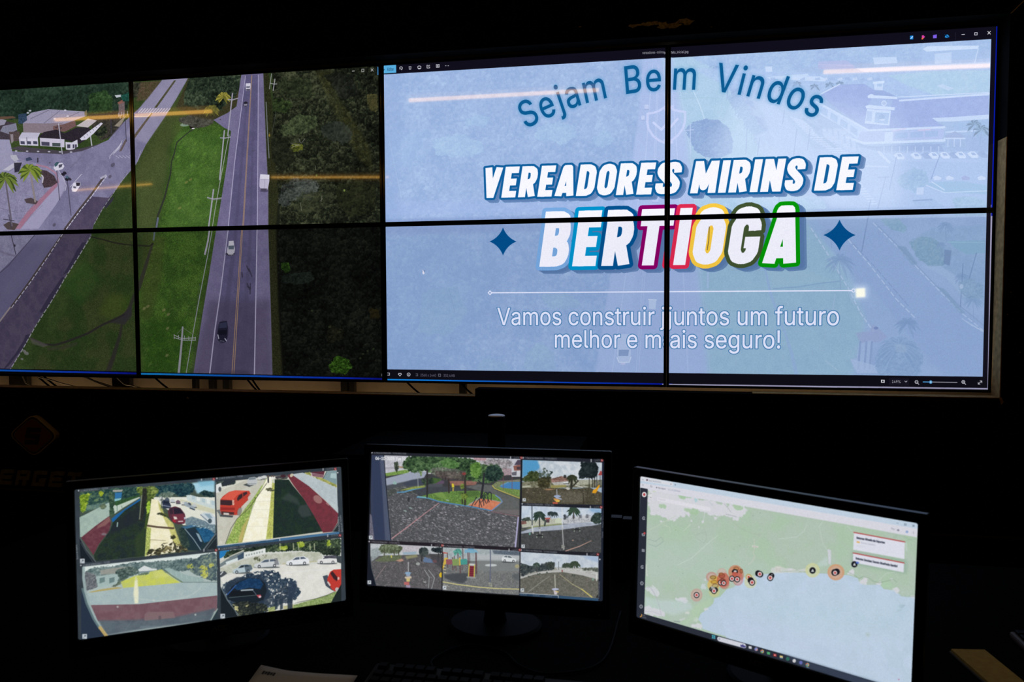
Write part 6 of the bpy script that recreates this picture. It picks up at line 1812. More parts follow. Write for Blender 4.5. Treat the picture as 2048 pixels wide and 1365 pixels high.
    D.leaves(m1((880, 370), (1260, 390), (1240, 470), (1020, 480), (900, 430)), (40, 30, 34), (76, 62, 62), (120, 106, 100), lump=3, amp=4, alpha=.75)
    D.ell(*m1((1236, 405))[0], 4, 3, (150, 52, 52), .8)
    D.leaves(m1((720, 470), (860, 450), (880, 520), (760, 545)), (20, 34, 26), (42, 58, 44), (70, 90, 60), lump=3, amp=3, alpha=.85)
    D.leaves(m1((690, 370), (740, 370), (740, 430), (715, 440)), (60, 84, 44), (96, 124, 70), (140, 166, 104), lump=2, amp=3)
    D.line(m1((797, 360), (800, 500), (796, 680)), 3.4, (44, 42, 44), .95)
    D.line(m1((800, 450), (870, 380)), 1.6, (60, 58, 56), .8)
    D.line(m1((684, 375), (690, 560)), 1.4, (150, 160, 162), .85)
    D.line(m1((1050, 470), (1056, 630)), 3, (58, 46, 44), .95)
    D.line(m1((1245, 460), (1250, 600), (1246, 770)), 4.2, (54, 48, 44), .95)
    D.line(m1((1215, 640), (1215, 760)), 2.6, (48, 46, 38), .9)
    D.leaves(m1((1195, 650), (1260, 630), (1290, 680), (1240, 720), (1200, 700)), (60, 84, 20), (104, 130, 44), (150, 170, 74), lump=3, amp=3, hole=.42)
    D.leaves(m1((1170, 540), (1230, 520), (1250, 570), (1200, 600)), (60, 80, 24), (110, 130, 50), (150, 160, 80), lump=3, amp=3, hole=.42)
    D.line(m1((1475, 400), (1460, 540), (1438, 690)), np.array([3.4, 4.2, 5]), (40, 40, 48), .95)
    D.line(m1((1460, 540), (1400, 480)), 2.2, (44, 44, 48), .8)
    D.poly(m1((1090, 530), (1100, 516), (1114, 530), (1120, 565), (1090, 568)), (214, 196, 30), 1)
    D.poly(m1((1098, 575), (1114, 573), (1112, 612), (1098, 612)), (196, 170, 46), .9)
    D.poly(m1((390, 500), (420, 488), (438, 520), (430, 534), (392, 530)), (140, 178, 172), .9)
    # lines on the court, flecks
    D.line(m1((372, 1178), (560, 1040), (760, 885), (935, 752)), np.array([2.2, 1.8, 1.5, 1.2]), (196, 138, 144), .85)
    D.line(m1((1560, 850), (1720, 885), (1885, 912)), 1.4, (150, 100, 108), .7)
    D.poly(m1((1872, 915), (1888, 915), (1852, 1290), (1834, 1288)), (170, 164, 206), 1)
    D.ell(*m1((578, 710))[0], 2.2, 5, (48, 50, 54), .9)
    for p in ((600, 812), (535, 845), (1040, 720), (1150, 790)):
        D.ell(*m1(p)[0], 3.6, 1.4, (150, 176, 170), .75, 15)
    D.strew(m1((480, 1000), (800, 830), (700, 1050), (560, 1090)), 30, (186, 146, 150), 2, .7, .6)
    # post on the left of the view
    D.poly(m1((140, 170), (280, 180), (310, 560), (372, 1200), (140, 1185), (125, 700)), (50, 60, 88), 1)
    D.poly(m1((230, 180), (282, 182), (312, 560), (370, 1198), (300, 1196), (262, 600)), (76, 86, 112), .85, soft=2)
    D.poly(m1((140, 230), (230, 230), (262, 600), (290, 1190), (170, 1190)), (46, 56, 88), .7, soft=4)
    D.line(m1((284, 190), (310, 560), (366, 1190)), 1.5, (20, 22, 32), .9)
    D.poly(m1((118, 880), (138, 900), (170, 1190), (112, 1186)), (104, 100, 118), .95, grain=.2)
    D.text('06-10-2025 Tue 12', m1((184, 238))[0], m1((540, 246))[0], 5.6, (226, 228, 230), .9, bold=.35)
    icon(D, *m1((128, 1162))[0], 3.6)
    # ---------- upper right view
    D.poly(m2((225, 270), (1675, 315), (1670, 1090), (215, 1065)), (150, 170, 190), 1)
    D.poly(m2((225, 270), (620, 285), (520, 450), (380, 520), (225, 600)), (70, 150, 204), 1, soft=4)
    D.poly(m2((500, 285), (1675, 318), (1670, 660), (780, 640), (560, 440)), (176, 188, 200), 1, soft=4, c2=(206, 212, 218), ns=22)
    D.leaves(m2((225, 600), (300, 560), (340, 490), (480, 480), (540, 520), (520, 660), (400, 680), (230, 680)), (22, 32, 16), (56, 68, 34), (96, 104, 62), lump=6, amp=3)
    D.leaves(m2((540, 460), (600, 410), (660, 440), (690, 500), (760, 470), (785, 560), (700, 590), (760, 700), (560, 680), (520, 600)), (30, 44, 48), (64, 80, 70), (120, 132, 124), lump=4, amp=4, hole=.42)
    D.poly(m2((220, 680), (740, 650), (1670, 640), (1670, 780), (220, 790)), (134, 132, 110), 1, c2=(90, 90, 66), ns=8)
    D.leaves(m2((500, 600), (760, 580), (740, 700), (700, 790), (520, 800), (500, 700)), (26, 26, 14), (58, 54, 30), (104, 92, 52), lump=4, amp=3, alpha=.9)
    D.poly(m2((740, 620), (900, 600), (1060, 610), (1090, 690), (760, 690)), (146, 110, 100), 1, grain=.3)
    D.leaves(m2((760, 610), (960, 570), (1060, 600), (1050, 640), (780, 650)), (92, 60, 50), (128, 92, 80), (170, 136, 124), lump=2, amp=2)
    D.poly(m2((760, 690), (1090, 660), (1090, 740), (820, 750)), (186, 186, 184), .95, c2=(160, 156, 150), ns=8)
    D.poly(m2((970, 680), (1060, 675), (1060, 715), (975, 720)), (214, 216, 218), .9)
    D.line(m2((975, 712), (1060, 708)), 1.4, (40, 40, 44), .9)
    D.poly(m2((225, 750), (380, 740), (380, 770), (225, 785)), (190, 190, 168), .8, soft=1)
    D.poly(m2((740, 740), (1020, 730), (1020, 770), (740, 800)), (150, 140, 72), .9, soft=1)
    D.poly(m2((1100, 650), (1520, 640), (1500, 720), (1200, 740)), (170, 170, 150), .9, soft=1, grain=.2)
    ground(D, m2((218, 790), (600, 780), (800, 790), (1200, 800), (1450, 780), (1672, 880), (1668, 1095), (215, 1066)), (78, 72, 56), (66, 62, 46), (150, 140, 112), 160, 1.6, .7, 20, .45)
    D.poly(m2((800, 880), (1100, 840), (1400, 900), (1300, 1060), (950, 1060)), (104, 98, 84), .6, soft=5, grain=.3)
    D.poly(m2((600, 815), (720, 800), (840, 815), (700, 832)), (176, 128, 88), .8, soft=1)
    D.palm(*m2((1130, 590))[0], 12, (56, 62, 40), m2((1115, 790))[0], 4.2, (44, 42, 34), n=15, fw=.12, dark=(40, 46, 30))
    D.line(m2((1110, 790), (1240, 660)), 3, (50, 48, 40), .9)
    D.ell(*m2((1000, 580))[0], 3, 3.4, (40, 40, 40), .9)
    D.leaves(m2((1250, 500), (1290, 420), (1280, 310), (1560, 315), (1610, 420), (1600, 560), (1500, 620), (1380, 600), (1260, 640)), (8, 14, 18), (22, 32, 36), (46, 58, 60), lump=5, amp=3, contrast=.8)
    for x in (1440, 1500, 1540):
        D.line(m2((x, 600), (x + 4, 780)), 1.6, (40, 38, 34), .9)
    D.poly(m2((1600, 560), (1650, 470), (1672, 490), (1672, 556)), (176, 62, 62), 1)
    for x in (1580, 1640):
        D.line(m2((x, 560), (x, 780)), 1.6, (60, 66, 72), .9)
    D.poly(m2((1620, 730), (1640, 740), (1600, 820), (1560, 885), (1495, 880), (1510, 830), (1560, 800)), (226, 150, 10), 1)
    D.line(m2((1190, 740), (1320, 775)), 1.6, (206, 206, 200), .9)
    D.line(m2((1330, 755), (1410, 770)), 1.4, (196, 196, 190), .9)
    D.line(m2((1330, 880), (1340, 1080)), 1.8, (46, 42, 32), .8)
    D.line(m2((1410, 880), (1400, 1060)), 1.4, (50, 46, 36), .7)
    for p in ((1040, 790), (1060, 810)):
        D.ell(*m2(p)[0], 3.4, 1.4, (206, 200, 190), .9, -10)
    D.line(m2((850, 815), (856, 920)), 1.4, (176, 182, 196), .9)
    D.ell(*m2((860, 940))[0], 7, 2.4, (150, 168, 206), .95)
    D.line(m2((840, 965), (930, 990)), 2.6, (170, 178, 206), .9)
    D.poly(m2((790, 975), (860, 985), (910, 1010), (900, 1045), (840, 1040), (800, 1005)), (216, 150, 66), .95)
    D.poly(m2((830, 1010), (905, 1010), (900, 1040), (840, 1045)), (232, 186, 60), .95)
    D.poly(m2((780, 1045), (870, 1050), (870, 1078), (775, 1075)), (206, 84, 56), .95)
    icon(D, *m2((258, 1005))[0], 3.2)
    # ---------- middle right view
    D.poly(m4((140, 72), (1135, 112), (1130, 660), (135, 605)), (70, 72, 76), 1)
    D.poly(m4((140, 72), (1135, 112), (1130, 300), (140, 300)), (178, 194, 214), 1, c2=(196, 208, 222), ns=16)
    D.poly(m4((980, 106), (1135, 112), (1134, 180), (1000, 150)), (110, 160, 206), .7, soft=4)
    D.poly(m4((140, 270), (420, 235), (650, 235), (640, 300), (150, 350)), (176, 178, 160), 1, grain=.1)
    D.poly(m4((420, 225), (500, 222), (500, 245), (430, 245)), (176, 84, 78), .95)
    D.poly(m4((140, 265), (200, 262), (205, 300), (140, 310)), (120, 72, 68), .9, grain=.2)
    D.poly(m4((445, 245), (492, 245), (488, 285), (450, 285)), (80, 50, 62), .9)
    D.poly(m4((555, 290), (565, 245), (600, 222), (640, 245), (650, 296)), (196, 204, 178), .95)
    D.leaves(m4((140, 240), (250, 210), (260, 260), (200, 270), (145, 270)), (26, 34, 34), (60, 70, 64), (100, 110, 100), lump=3, amp=2)
    D.poly(m4((140, 380), (300, 330), (640, 295), (650, 315), (320, 350), (150, 370)), (132, 142, 88), .95, soft=1, grain=.15)
    D.poly(m4((138, 400), (300, 345), (650, 310), (900, 280), (1130, 300), (1000, 330), (640, 375), (300, 400), (140, 425)), (166, 174, 190), 1, soft=1, c2=(150, 158, 176), ns=14)
    D.poly(m4((650, 230), (1000, 190), (1020, 280), (660, 300)), (150, 152, 158), .9, c2=(196, 198, 202), ns=5)
    for i in range(7):
        D.poly(m4((690 + i * 42, 200 - i * 3), (720 + i * 42, 198 - i * 3), (722 + i * 42, 230), (692 + i * 42, 232)), (200, 202, 208) if i % 2 else (96, 98, 110), .8)
    D.leaves(m4((660, 180), (690, 175), (700, 250), (665, 250)), (30, 34, 42), (60, 66, 74), (90, 96, 100), lump=2, amp=2)
    ground(D, m4((138, 425), (300, 400), (640, 375), (950, 330), (1130, 320), (1130, 660), (690, 640), (135, 605)), (72, 73, 76), (62, 64, 64), (116, 113, 112), 170, 1.4, .6, 10, .4)
    D.leaves(m4((1000, 220), (1060, 160), (1134, 160), (1132, 300), (1060, 300), (1000, 270)), (18, 30, 26), (44, 60, 54), (84, 100, 90), lump=4, amp=3)
    D.palm(*m4((365, 180))[0], 14, (52, 72, 62), m4((368, 360))[0], 2.6, (60, 60, 58), n=15, fw=.15, dark=(36, 54, 46))
    D.line(m4((400, 220), (440, 270), (430, 320)), 3.6, (40, 54, 50), .8)
    D.palm(*m4((505, 165))[0], 8, (44, 60, 60), m4((508, 225))[0], 1.2, (60, 64, 68), n=11, dark=(38, 50, 54))
    D.palm(*m4((553, 170))[0], 8, (44, 60, 60), m4((553, 225))[0], 1.2, (60, 64, 68), n=11, dark=(38, 50, 54))
    D.palm(*m4((790, 125))[0], 14, (54, 80, 60), m4((788, 235))[0], 2.6, (70, 66, 62), n=15, fw=.12, dark=(40, 60, 48))
    D.line(m4((272, 85), (275, 330)), 2, (40, 50, 62), .9)
    D.line(m4((275, 325), (285, 415)), 2.6, (206, 210, 206), .9)
    D.line(m4((368, 340), (372, 420)), 1.4, (190, 194, 190), .9)
    D.line(m4((645, 100), (650, 350)), 2.2, (206, 210, 214), .9)
    D.line(m4((650, 350), (665, 620)), 1.8, (176, 176, 176), .9)
    D.leaves(m4((630, 570), (670, 560), (680, 620), (640, 620)), (90, 92, 88), (140, 140, 134), (180, 180, 172), lump=2, amp=2, hole=.45)
    for (x, y) in ((370, 450), (835, 375)):
        D.line(m4((x - 35, y - 20), (x - 38, y + 20)), 1.4, (176, 190, 170), .9)
        D.line(m4((x + 30, y - 22), (x + 32, y + 18)), 1.4, (176, 190, 170), .9)
        D.line(m4((x - 35, y - 4), (x + 30, y - 6)), 3.4, (36, 38, 40), .8)
    D.ell(*m4((245, 425))[0], 1.8, 2.6, (110, 170, 150), .9)
    D.line(m4((690, 638), (860, 580), (1010, 510)), np.array([1.8, 1.6, 1]), (206, 156, 140), .85)
    D.ell(*m4((780, 505))[0], 2, 1.2, (190, 150, 130), .8)
    icon(D, *m4((163, 580))[0], 3.4)
    # ---------- lower right view
    D.poly(m4((130, 650), (1098, 705), (1095, 1225), (120, 1160)), (150, 150, 140), 1)
    D.poly(m4((132, 650), (1098, 705), (1096, 850), (135, 830)), (196, 206, 216), 1, c2=(178, 190, 206), ns=18)
    D.poly(m4((900, 695), (1098, 706), (1097, 780), (960, 740)), (150, 176, 214), .7, soft=4)
    D.leaves(m4((130, 780), (210, 800), (260, 830), (350, 820), (440, 780), (520, 770), (560, 800), (550, 870), (300, 900), (130, 940)), (30, 38, 44), (62, 70, 72), (100, 106, 104), lump=4, amp=3)
    D.leaves(m4((430, 790), (490, 770), (558, 780), (540, 860), (470, 860)), (30, 38, 36), (54, 62, 58), (86, 94, 84), lump=4, amp=2)
    D.leaves(m4((635, 820), (690, 780), (740, 790), (760, 830), (700, 850), (640, 850)), (34, 44, 36), (70, 82, 66), (110, 120, 96), lump=3, amp=3)
    D.palm(*m4((800, 790))[0], 12, (60, 76, 56), m4((803, 945))[0], 1.8, (70, 66, 58), n=15, fw=.13, dark=(46, 60, 48))
    D.palm(*m4((330, 800))[0], 8, (70, 90, 80), m4((335, 920))[0], 1.2, (70, 70, 66), n=11)
    D.poly(m4((560, 840), (700, 850), (1098, 860), (1096, 960), (600, 880)), (170, 170, 166), .9, soft=1, c2=(196, 198, 196), ns=6)
    D.poly(m4((930, 855), (990, 850), (1000, 870), (940, 875)), (176, 100, 88), .9)
    D.leaves(m4((880, 850), (1096, 840), (1096, 900), (1000, 880), (900, 880)), (40, 48, 46), (92, 98, 88), (170, 172, 150), lump=2, amp=2)
    D.poly(m4((125, 960), (400, 890), (620, 870), (900, 900), (1096, 960), (1096, 985), (800, 925), (520, 905), (300, 930), (125, 990)), (180, 180, 178), 1, soft=1)
    ground(D, m4((125, 985), (300, 930), (520, 905), (660, 900), (900, 940), (1096, 1000), (1094, 1222), (120, 1160)), (106, 103, 94), (92, 92, 82), (156, 152, 138), 190, 1.4, .6, 20, .4)
    D.leaves(m4((130, 930), (190, 900), (220, 930), (140, 960)), (22, 30, 38), (46, 54, 60), (76, 84, 84), lump=2, amp=2)
    D.line(m4((490, 950), (380, 1030), (220, 1150)), 1.4, (150, 152, 140), .7)
    D.line(m4((620, 930), (760, 1040), (900, 1120), (1010, 1210)), np.array([1, 1.4, 2, 2.4]), (176, 168, 120), .8)
    D.line(m4((890, 1110), (1020, 1212)), 1.8, (206, 190, 84), .9)
    D.line(m4((556, 935), (562, 1095)), 1.8, (186, 186, 170), .9)
    D.ell(*m4((562, 1112))[0], 7, 2.2, (178, 184, 216), .95)
    D.poly(m4((540, 1125), (590, 1140), (580, 1180), (550, 1178)), (206, 196, 206), .9)
    D.line(m4((570, 1140), (598, 1146)), 2, (226, 196, 110), .9)
    for (x, y) in ((232, 955), (345, 925), (370, 920), (458, 905), (775, 938), (800, 942)):
        D.ell(*m4((x, y))[0], 1.8, 1.8, (60, 72, 62), .85)
    D.line(m4((604, 770), (604, 870)), 1, (60, 62, 66), .8)
    D.ell(*m4((648, 885))[0], 1.4, 2.6, (140, 70, 66), .9)
    D.line(m4((1074, 930), (1074, 1005)), 2, (206, 210, 206), .9)
    D.ell(*m4((1030, 990))[0], 1.8, 2.6, (120, 170, 150), .8)
    D.poly(m4((1065, 1215), (1085, 1180), (1096, 1190), (1096, 1225)), (30, 32, 34), .9)
    icon(D, *m4((152, 1124))[0], 3.4)
    # ---------- lower left view
    D.poly(m3((125, 165), (1020, 215), (1015, 745), (200, 695), (135, 420)), (84, 82, 82), 1)
    D.poly(m3((130, 168), (1020, 215), (1016, 300), (130, 330)), (170, 176, 182), 1, c2=(190, 194, 198), ns=10)
    D.poly(m3((130, 250), (220, 220), (300, 280), (140, 400)), (146, 156, 160), .9, soft=2, grain=.15)
    D.poly(m3((500, 200), (760, 205), (740, 270), (520, 280)), (170, 156, 168), .8, c2=(196, 190, 198), ns=4)
    D.poly(m3((530, 280), (700, 275), (690, 310), (540, 310)), (140, 166, 186), .9, soft=1)
    D.leaves(m3((225, 240), (260, 185), (420, 180), (540, 215), (500, 290), (400, 300), (260, 290)), (48, 58, 38), (86, 98, 70), (136, 146, 118), lump=4, amp=3)
    for x in (300, 425, 480):
        D.line(m3((x, 260), (x + 2, 380)), 2.2, (74, 70, 58), .85)
    ground(D, m3((130, 420), (250, 340), (600, 330), (1018, 350), (1015, 745), (205, 695)), (96, 92, 96), (82, 80, 82), (150, 144, 148), 230, 1.6, .7, 15, .4)
    D.poly(m3((180, 390), (300, 320), (520, 320), (500, 380), (300, 400)), (96, 108, 72), .85, soft=2, grain=.2)
    D.poly(m3((440, 385), (520, 360), (545, 385), (500, 400)), (196, 140, 116), .9, soft=1)
    D.poly(m3((560, 330), (700, 310), (720, 340), (580, 365)), (160, 156, 100), .7, soft=2)
    D.poly(m3((380, 320), (395, 318), (398, 350), (384, 352)), (206, 200, 80), .9)
    D.leaves(m3((720, 260), (760, 220), (840, 220), (855, 290), (800, 340), (740, 320)), (28, 36, 40), (56, 66, 66), (96, 104, 100), lump=3, amp=3)
    D.line(m3((768, 320), (765, 390)), 3.4, (52, 54, 56), .9)
    D.leaves(m3((860, 220), (1018, 220), (1018, 300), (900, 270)), (12, 18, 24), (32, 42, 48), (60, 72, 74), lump=3, amp=3)
    D.line(m3((975, 290), (968, 400)), 1.8, (44, 46, 50), .9)
    D.poly(m3((780, 390), (800, 340), (900, 370), (910, 415), (800, 405)), (92, 118, 156), .95)
    D.poly(m3((850, 290), (1015, 330), (1015, 480), (900, 400)), (62, 60, 66), .7, soft=3)
    D.poly(m3((900, 380), (940, 370), (960, 410), (910, 410)), (110, 74, 78), .8)
    D.poly(m3((980, 560), (1000, 528), (1018, 540), (1012, 595), (990, 590)), (226, 186, 20), .95)
    D.line(m3((190, 625), (320, 440)), 1.2, (170, 140, 144), .6)
    D.line(m3((598, 405), (600, 520)), 1.4, (196, 196, 200), .9)
    D.ell(*m3((595, 540))[0], 6, 2.4, (130, 170, 206), .95)
    D.poly(m3((570, 548), (625, 548), (620, 580), (575, 578)), (140, 160, 190), .95)
    D.poly(m3((555, 585), (635, 580), (640, 605), (560, 608)), (206, 186, 160), .95)
    D.poly(m3((575, 605), (620, 605), (618, 645), (578, 645)), (214, 190, 110), .95)
    D.poly(m3((545, 650), (610, 648), (612, 688), (548, 686)), (190, 96, 92), .95)
    D.poly(m3((570, 688), (625, 690), (622, 722), (575, 718)), (160, 140, 170), .95)
    D.line(m3((800, 500), (860, 590), (850, 720)), 1.5, (150, 156, 158), .9)
    D.line(m3((850, 500), (925, 600), (890, 730)), 1.5, (150, 156, 158), .9)
    D.ell(*m3((720, 425))[0], 4, 3, (170, 176, 172), .8)
    D.strew(m3((770, 600), (840, 620), (830, 660), (780, 650)), 12, (196, 200, 200), 1.4, .8, .7)
    D.poly(m3((120, 165), (130, 330), (145, 480), (205, 698), (85, 690), (100, 420)), (20, 24, 36), 1)
    D.line(m3((126, 330), (142, 480), (200, 690)), 1.2, (84, 92, 104), .7)
    icon(D, *m3((116, 655))[0], 3.6)
    # ---------- lower middle view
    D.poly(m3((1025, 220), (1988, 262), (1980, 812), (1020, 752)), (110, 112, 114), 1)
    D.poly(m3((1028, 220), (1985, 262), (1982, 400), (1028, 380)), (170, 180, 184), 1, c2=(150, 162, 166), ns=10)
    D.poly(m3((1640, 255), (1985, 265), (1980, 330), (1660, 300)), (74, 86, 104), .85, soft=2, grain=.2)
    D.poly(m3((1450, 310), (1980, 320), (1978, 400), (1460, 380)), (176, 180, 184), .9, soft=2)
    ground(D, m3((1022, 480), (1340, 440), (1640, 400), (1984, 400), (1980, 812), (1020, 752)), (118, 119, 118), (104, 106, 107), (156, 155, 150), 170, 1.5, .6, 10, .4)
    D.poly(m3((1450, 380), (1984, 380), (1982, 520), (1460, 520)), (122, 126, 126), .8, soft=4)
    D.poly(m3((1040, 560), (1200, 540), (1340, 540), (1330, 620), (1280, 670), (1140, 640), (1050, 600)), (62, 66, 72), .85, soft=3)
    D.palm(*m3((1215, 265))[0], 10, (84, 166, 150), m3((1218, 450))[0], 1.8, (76, 66, 70), n=9, fw=.2, dark=(60, 130, 120))
    D.poly(m3((1300, 245), (1440, 250), (1470, 290), (1295, 290)), (110, 170, 200), .9)
    D.poly(m3((1340, 235), (1410, 238), (1420, 252), (1330, 250)), (80, 150, 200), .9)
    D.poly(m3((1025, 275), (1085, 285), (1090, 300), (1025, 298)), (196, 96, 80), .9)
    for x, y0, y1, w in ((1035, 290, 480, 2), (1085, 295, 470, 2), (1150, 350, 500, 2.4), (1240, 340, 540, 2.4), (1340, 290, 440, 2.4), (1360, 290, 520, 1.6), (1440, 290, 545, 3), (1275, 240, 380, 1.8), (1170, 330, 480, 1.8), (1190, 440, 510, 1.6), (1265, 430, 500, 1.6)):
        D.line(m3((x, y0), (x + 4, y1)), w, (96, 66, 70), .9)
    D.poly(m3((1050, 350), (1090, 350), (1090, 400), (1060, 430), (1030, 500), (1022, 470)), (214, 178, 50), .95)
    D.poly(m3((1065, 370), (1140, 368), (1145, 420), (1130, 435), (1070, 430)), (150, 80, 92), 1)
    D.poly(m3((1145, 365), (1225, 362), (1228, 445), (1150, 448)), (140, 166, 90), 1)
    for x in range(1160, 1225, 14):
        D.line(m3((x, 370), (x + 2, 442)), 1, (90, 116, 60), .8)
    D.poly(m3((1228, 350), (1250, 348), (1250, 445), (1230, 445)), (206, 170, 60), .95)
    D.poly(m3((1245, 372), (1320, 360), (1332, 380), (1330, 430), (1250, 436)), (60, 150, 140), 1)
    D.poly(m3((1360, 420), (1430, 425), (1425, 450), (1360, 446)), (206, 206, 206), .9)
    D.poly(m3((1358, 450), (1415, 452), (1410, 586), (1350, 580)), (136, 40, 54), 1)
    for y in range(470, 590, 24):
        D.line(m3((1356, y), (1412, y + 3)), 1.2, (90, 26, 40), .9)
    D.line(m3((1355, 430), (1348, 585)), 1.8, (214, 190, 60), .95)
    D.line(m3((1422, 440), (1416, 590)), 1.8, (214, 190, 60), .95)
    D.line(m3((1330, 590), (1430, 600)), 3, (160, 160, 160), .7)
    for i in range(6):
        D.line(m3((1040, 440 + i * 18), (1064, 446 + i * 18)), 1.4, (214, 200, 130) if i % 2 else (96, 90, 90), .8)
    D.ell(*m3((1625, 442))[0], 12, 2.6, (196, 202, 204), .9)
    D.line(m3((1618, 255), (1620, 420), (1614, 715)), 2.2, (92, 98, 122), .95)
    D.leaves(m3((1590, 660), (1640, 655), (1640, 710), (1600, 710)), (100, 104, 90), (140, 142, 126), (176, 176, 160), lump=2, amp=2, hole=.45)
    car_side(D, (*m3((1760, 312))[0], 29, 14.5, .05), (212, 216, 218), (90, 100, 110), flip=True)
    D.ell(*m3((1950, 455))[0], 4.4, 4, (176, 166, 110), .7)
    D.poly(m3((1880, 560), (1984, 540), (1982, 640), (1900, 610)), (80, 86, 90), .7, soft=3)
    D.line(m3((1022, 648), (1200, 680), (1480, 715), (1700, 732), (1980, 740)), 1.9, (206, 196, 120), .9)
    D.strew(m3((1022, 670), (1480, 730), (1978, 760), (1978, 808), (1022, 750)), 60, (170, 166, 156), 1.6, .8, .5)
    icon(D, *m3((1048, 722))[0], 3.6)
    # ---------- frames and captions
    fr = (22, 24, 32)
    D.line(m1((135, 165), (1925, 213)), 5.5, (30, 32, 42), 1)
    D.line(m1((1920, 200), (1898, 1300)), 3.4, fr, 1)
    D.line(m1((110, 1212), (980, 1252), (1895, 1302)), 6.4, (34, 28, 36), 1)
    D.line(m3((1022, 205), (1018, 752)), 1.8, (20, 20, 26), 1)
    D.line(m2((225, 252), (1690, 300)), 5.6, (30, 32, 42), 1)
    D.line(m2((200, 1085), (1680, 1135)), 5.6, (30, 32, 42), 1)
    D.line(m4((135, 625), (1110, 683)), 5.4, (30, 30, 40), 1)
    D.line(m4((125, 610), (120, 1190)), 2, fr, 1)
    D.poly(m2((1676, 290), (1716, 300), (1716, 1150), (1668, 1130)), (22, 28, 48), 1)
    D.poly(m4((1134, 90), (1166, 95), (1150, 1262), (1096, 1258), (1098, 690), (1132, 680)), (26, 32, 48), 1)
    D.poly(m4((118, 1158), (600, 1190), (1096, 1228), (1096, 1258), (600, 1225), (118, 1190)), (36, 62, 90), 1)
    D.poly(m4((600, 1196), (1096, 1226), (1096, 1256), (600, 1222)), (44, 78, 112), 1)
    D.line(m4((120, 1160), (598, 1190), (600, 1218)), 1.2, (190, 196, 204), .9)
    for x in (165, 325, 480):
        D.text('11:45:10', m4((x - 40, 1186 + (x - 165) * .066))[0], m4((x + 40, 1190 + (x - 165) * .066))[0], 2.6, (170, 184, 196), .75)
    caption(D, '02 PRAÇA DA PRIMAVERA - TOTEM SPEED DOME', m1((165, 166))[0], m1((550, 176))[0], 3)
    caption(D, '7 PRAÇA DA PRIMAVERA - TOTEM DIREITO', m2((275, 258))[0], m2((850, 272))[0], 3)
    caption(D, '11 PRAÇA DA PRIMAVERA - TOTEM TRAS', m2((260, 1096))[0], m2((800, 1116))[0], 3)
    caption(D, '10 PRAÇA DA PRIMAVERA - TOTEM ESQUERDA', m4((165, 638))[0], m4((585, 664))[0], 3)
    caption(D, '9 PRAÇA DA PRIMAVERA - TOTEM DIREITO', m3((140, 160))[0], m3((490, 178))[0], 3)
    caption(D, '8 PRAÇA DA PRIMAVERA - TOTEM FRENTE', m3((1062, 212))[0], m3((1420, 232))[0], 3)
    for p in (m1((1900, 218))[0], m1((962, 1258))[0], m1((1882, 1312))[0], m2((1650, 290))[0], m2((1636, 1142))[0], m4((1074, 682))[0]):
        stamp(D, p[0], p[1], 12)
    D.text('Painel de busca', (1207, 1056), (1208.6, 1022), 3, (180, 184, 190), .7)
    D.text('Exportar', (1206, 1076), (1206.8, 1064), 3, (180, 184, 190), .7)
    D.text('Visualizacao', (1198.4, 1199), (1199.6, 1164), 3, (180, 184, 190), .7)
    D.ell(*m4((1114, 742))[0], 1.6, 1.6, (196, 200, 206), .9)


def marker(D, x, y, r=1.0):
    D.ell(x, y, 6.2 * r, 6.6 * r, (28, 28, 38), 1)
    D.ell(x, y, 4.4 * r, 4.6 * r, (226, 206, 206), 1)
    D.ell(x, y, 2.5 * r, 2.7 * r, (206, 66, 66), 1)


def bell(D, x, y, r=1.0):
    D.ell(x, y, 6.4 * r, 6.6 * r, (26, 28, 38), 1)
    D.poly([(x - 2.8 * r, y + 2.6 * r), (x + 3 * r, y + 2.8 * r), (x + 1.8 * r, y - .4 * r), (x + .4 * r, y - 3.2 * r), (x - 1.4 * r, y - .6 * r)], (206, 214, 214), .95)


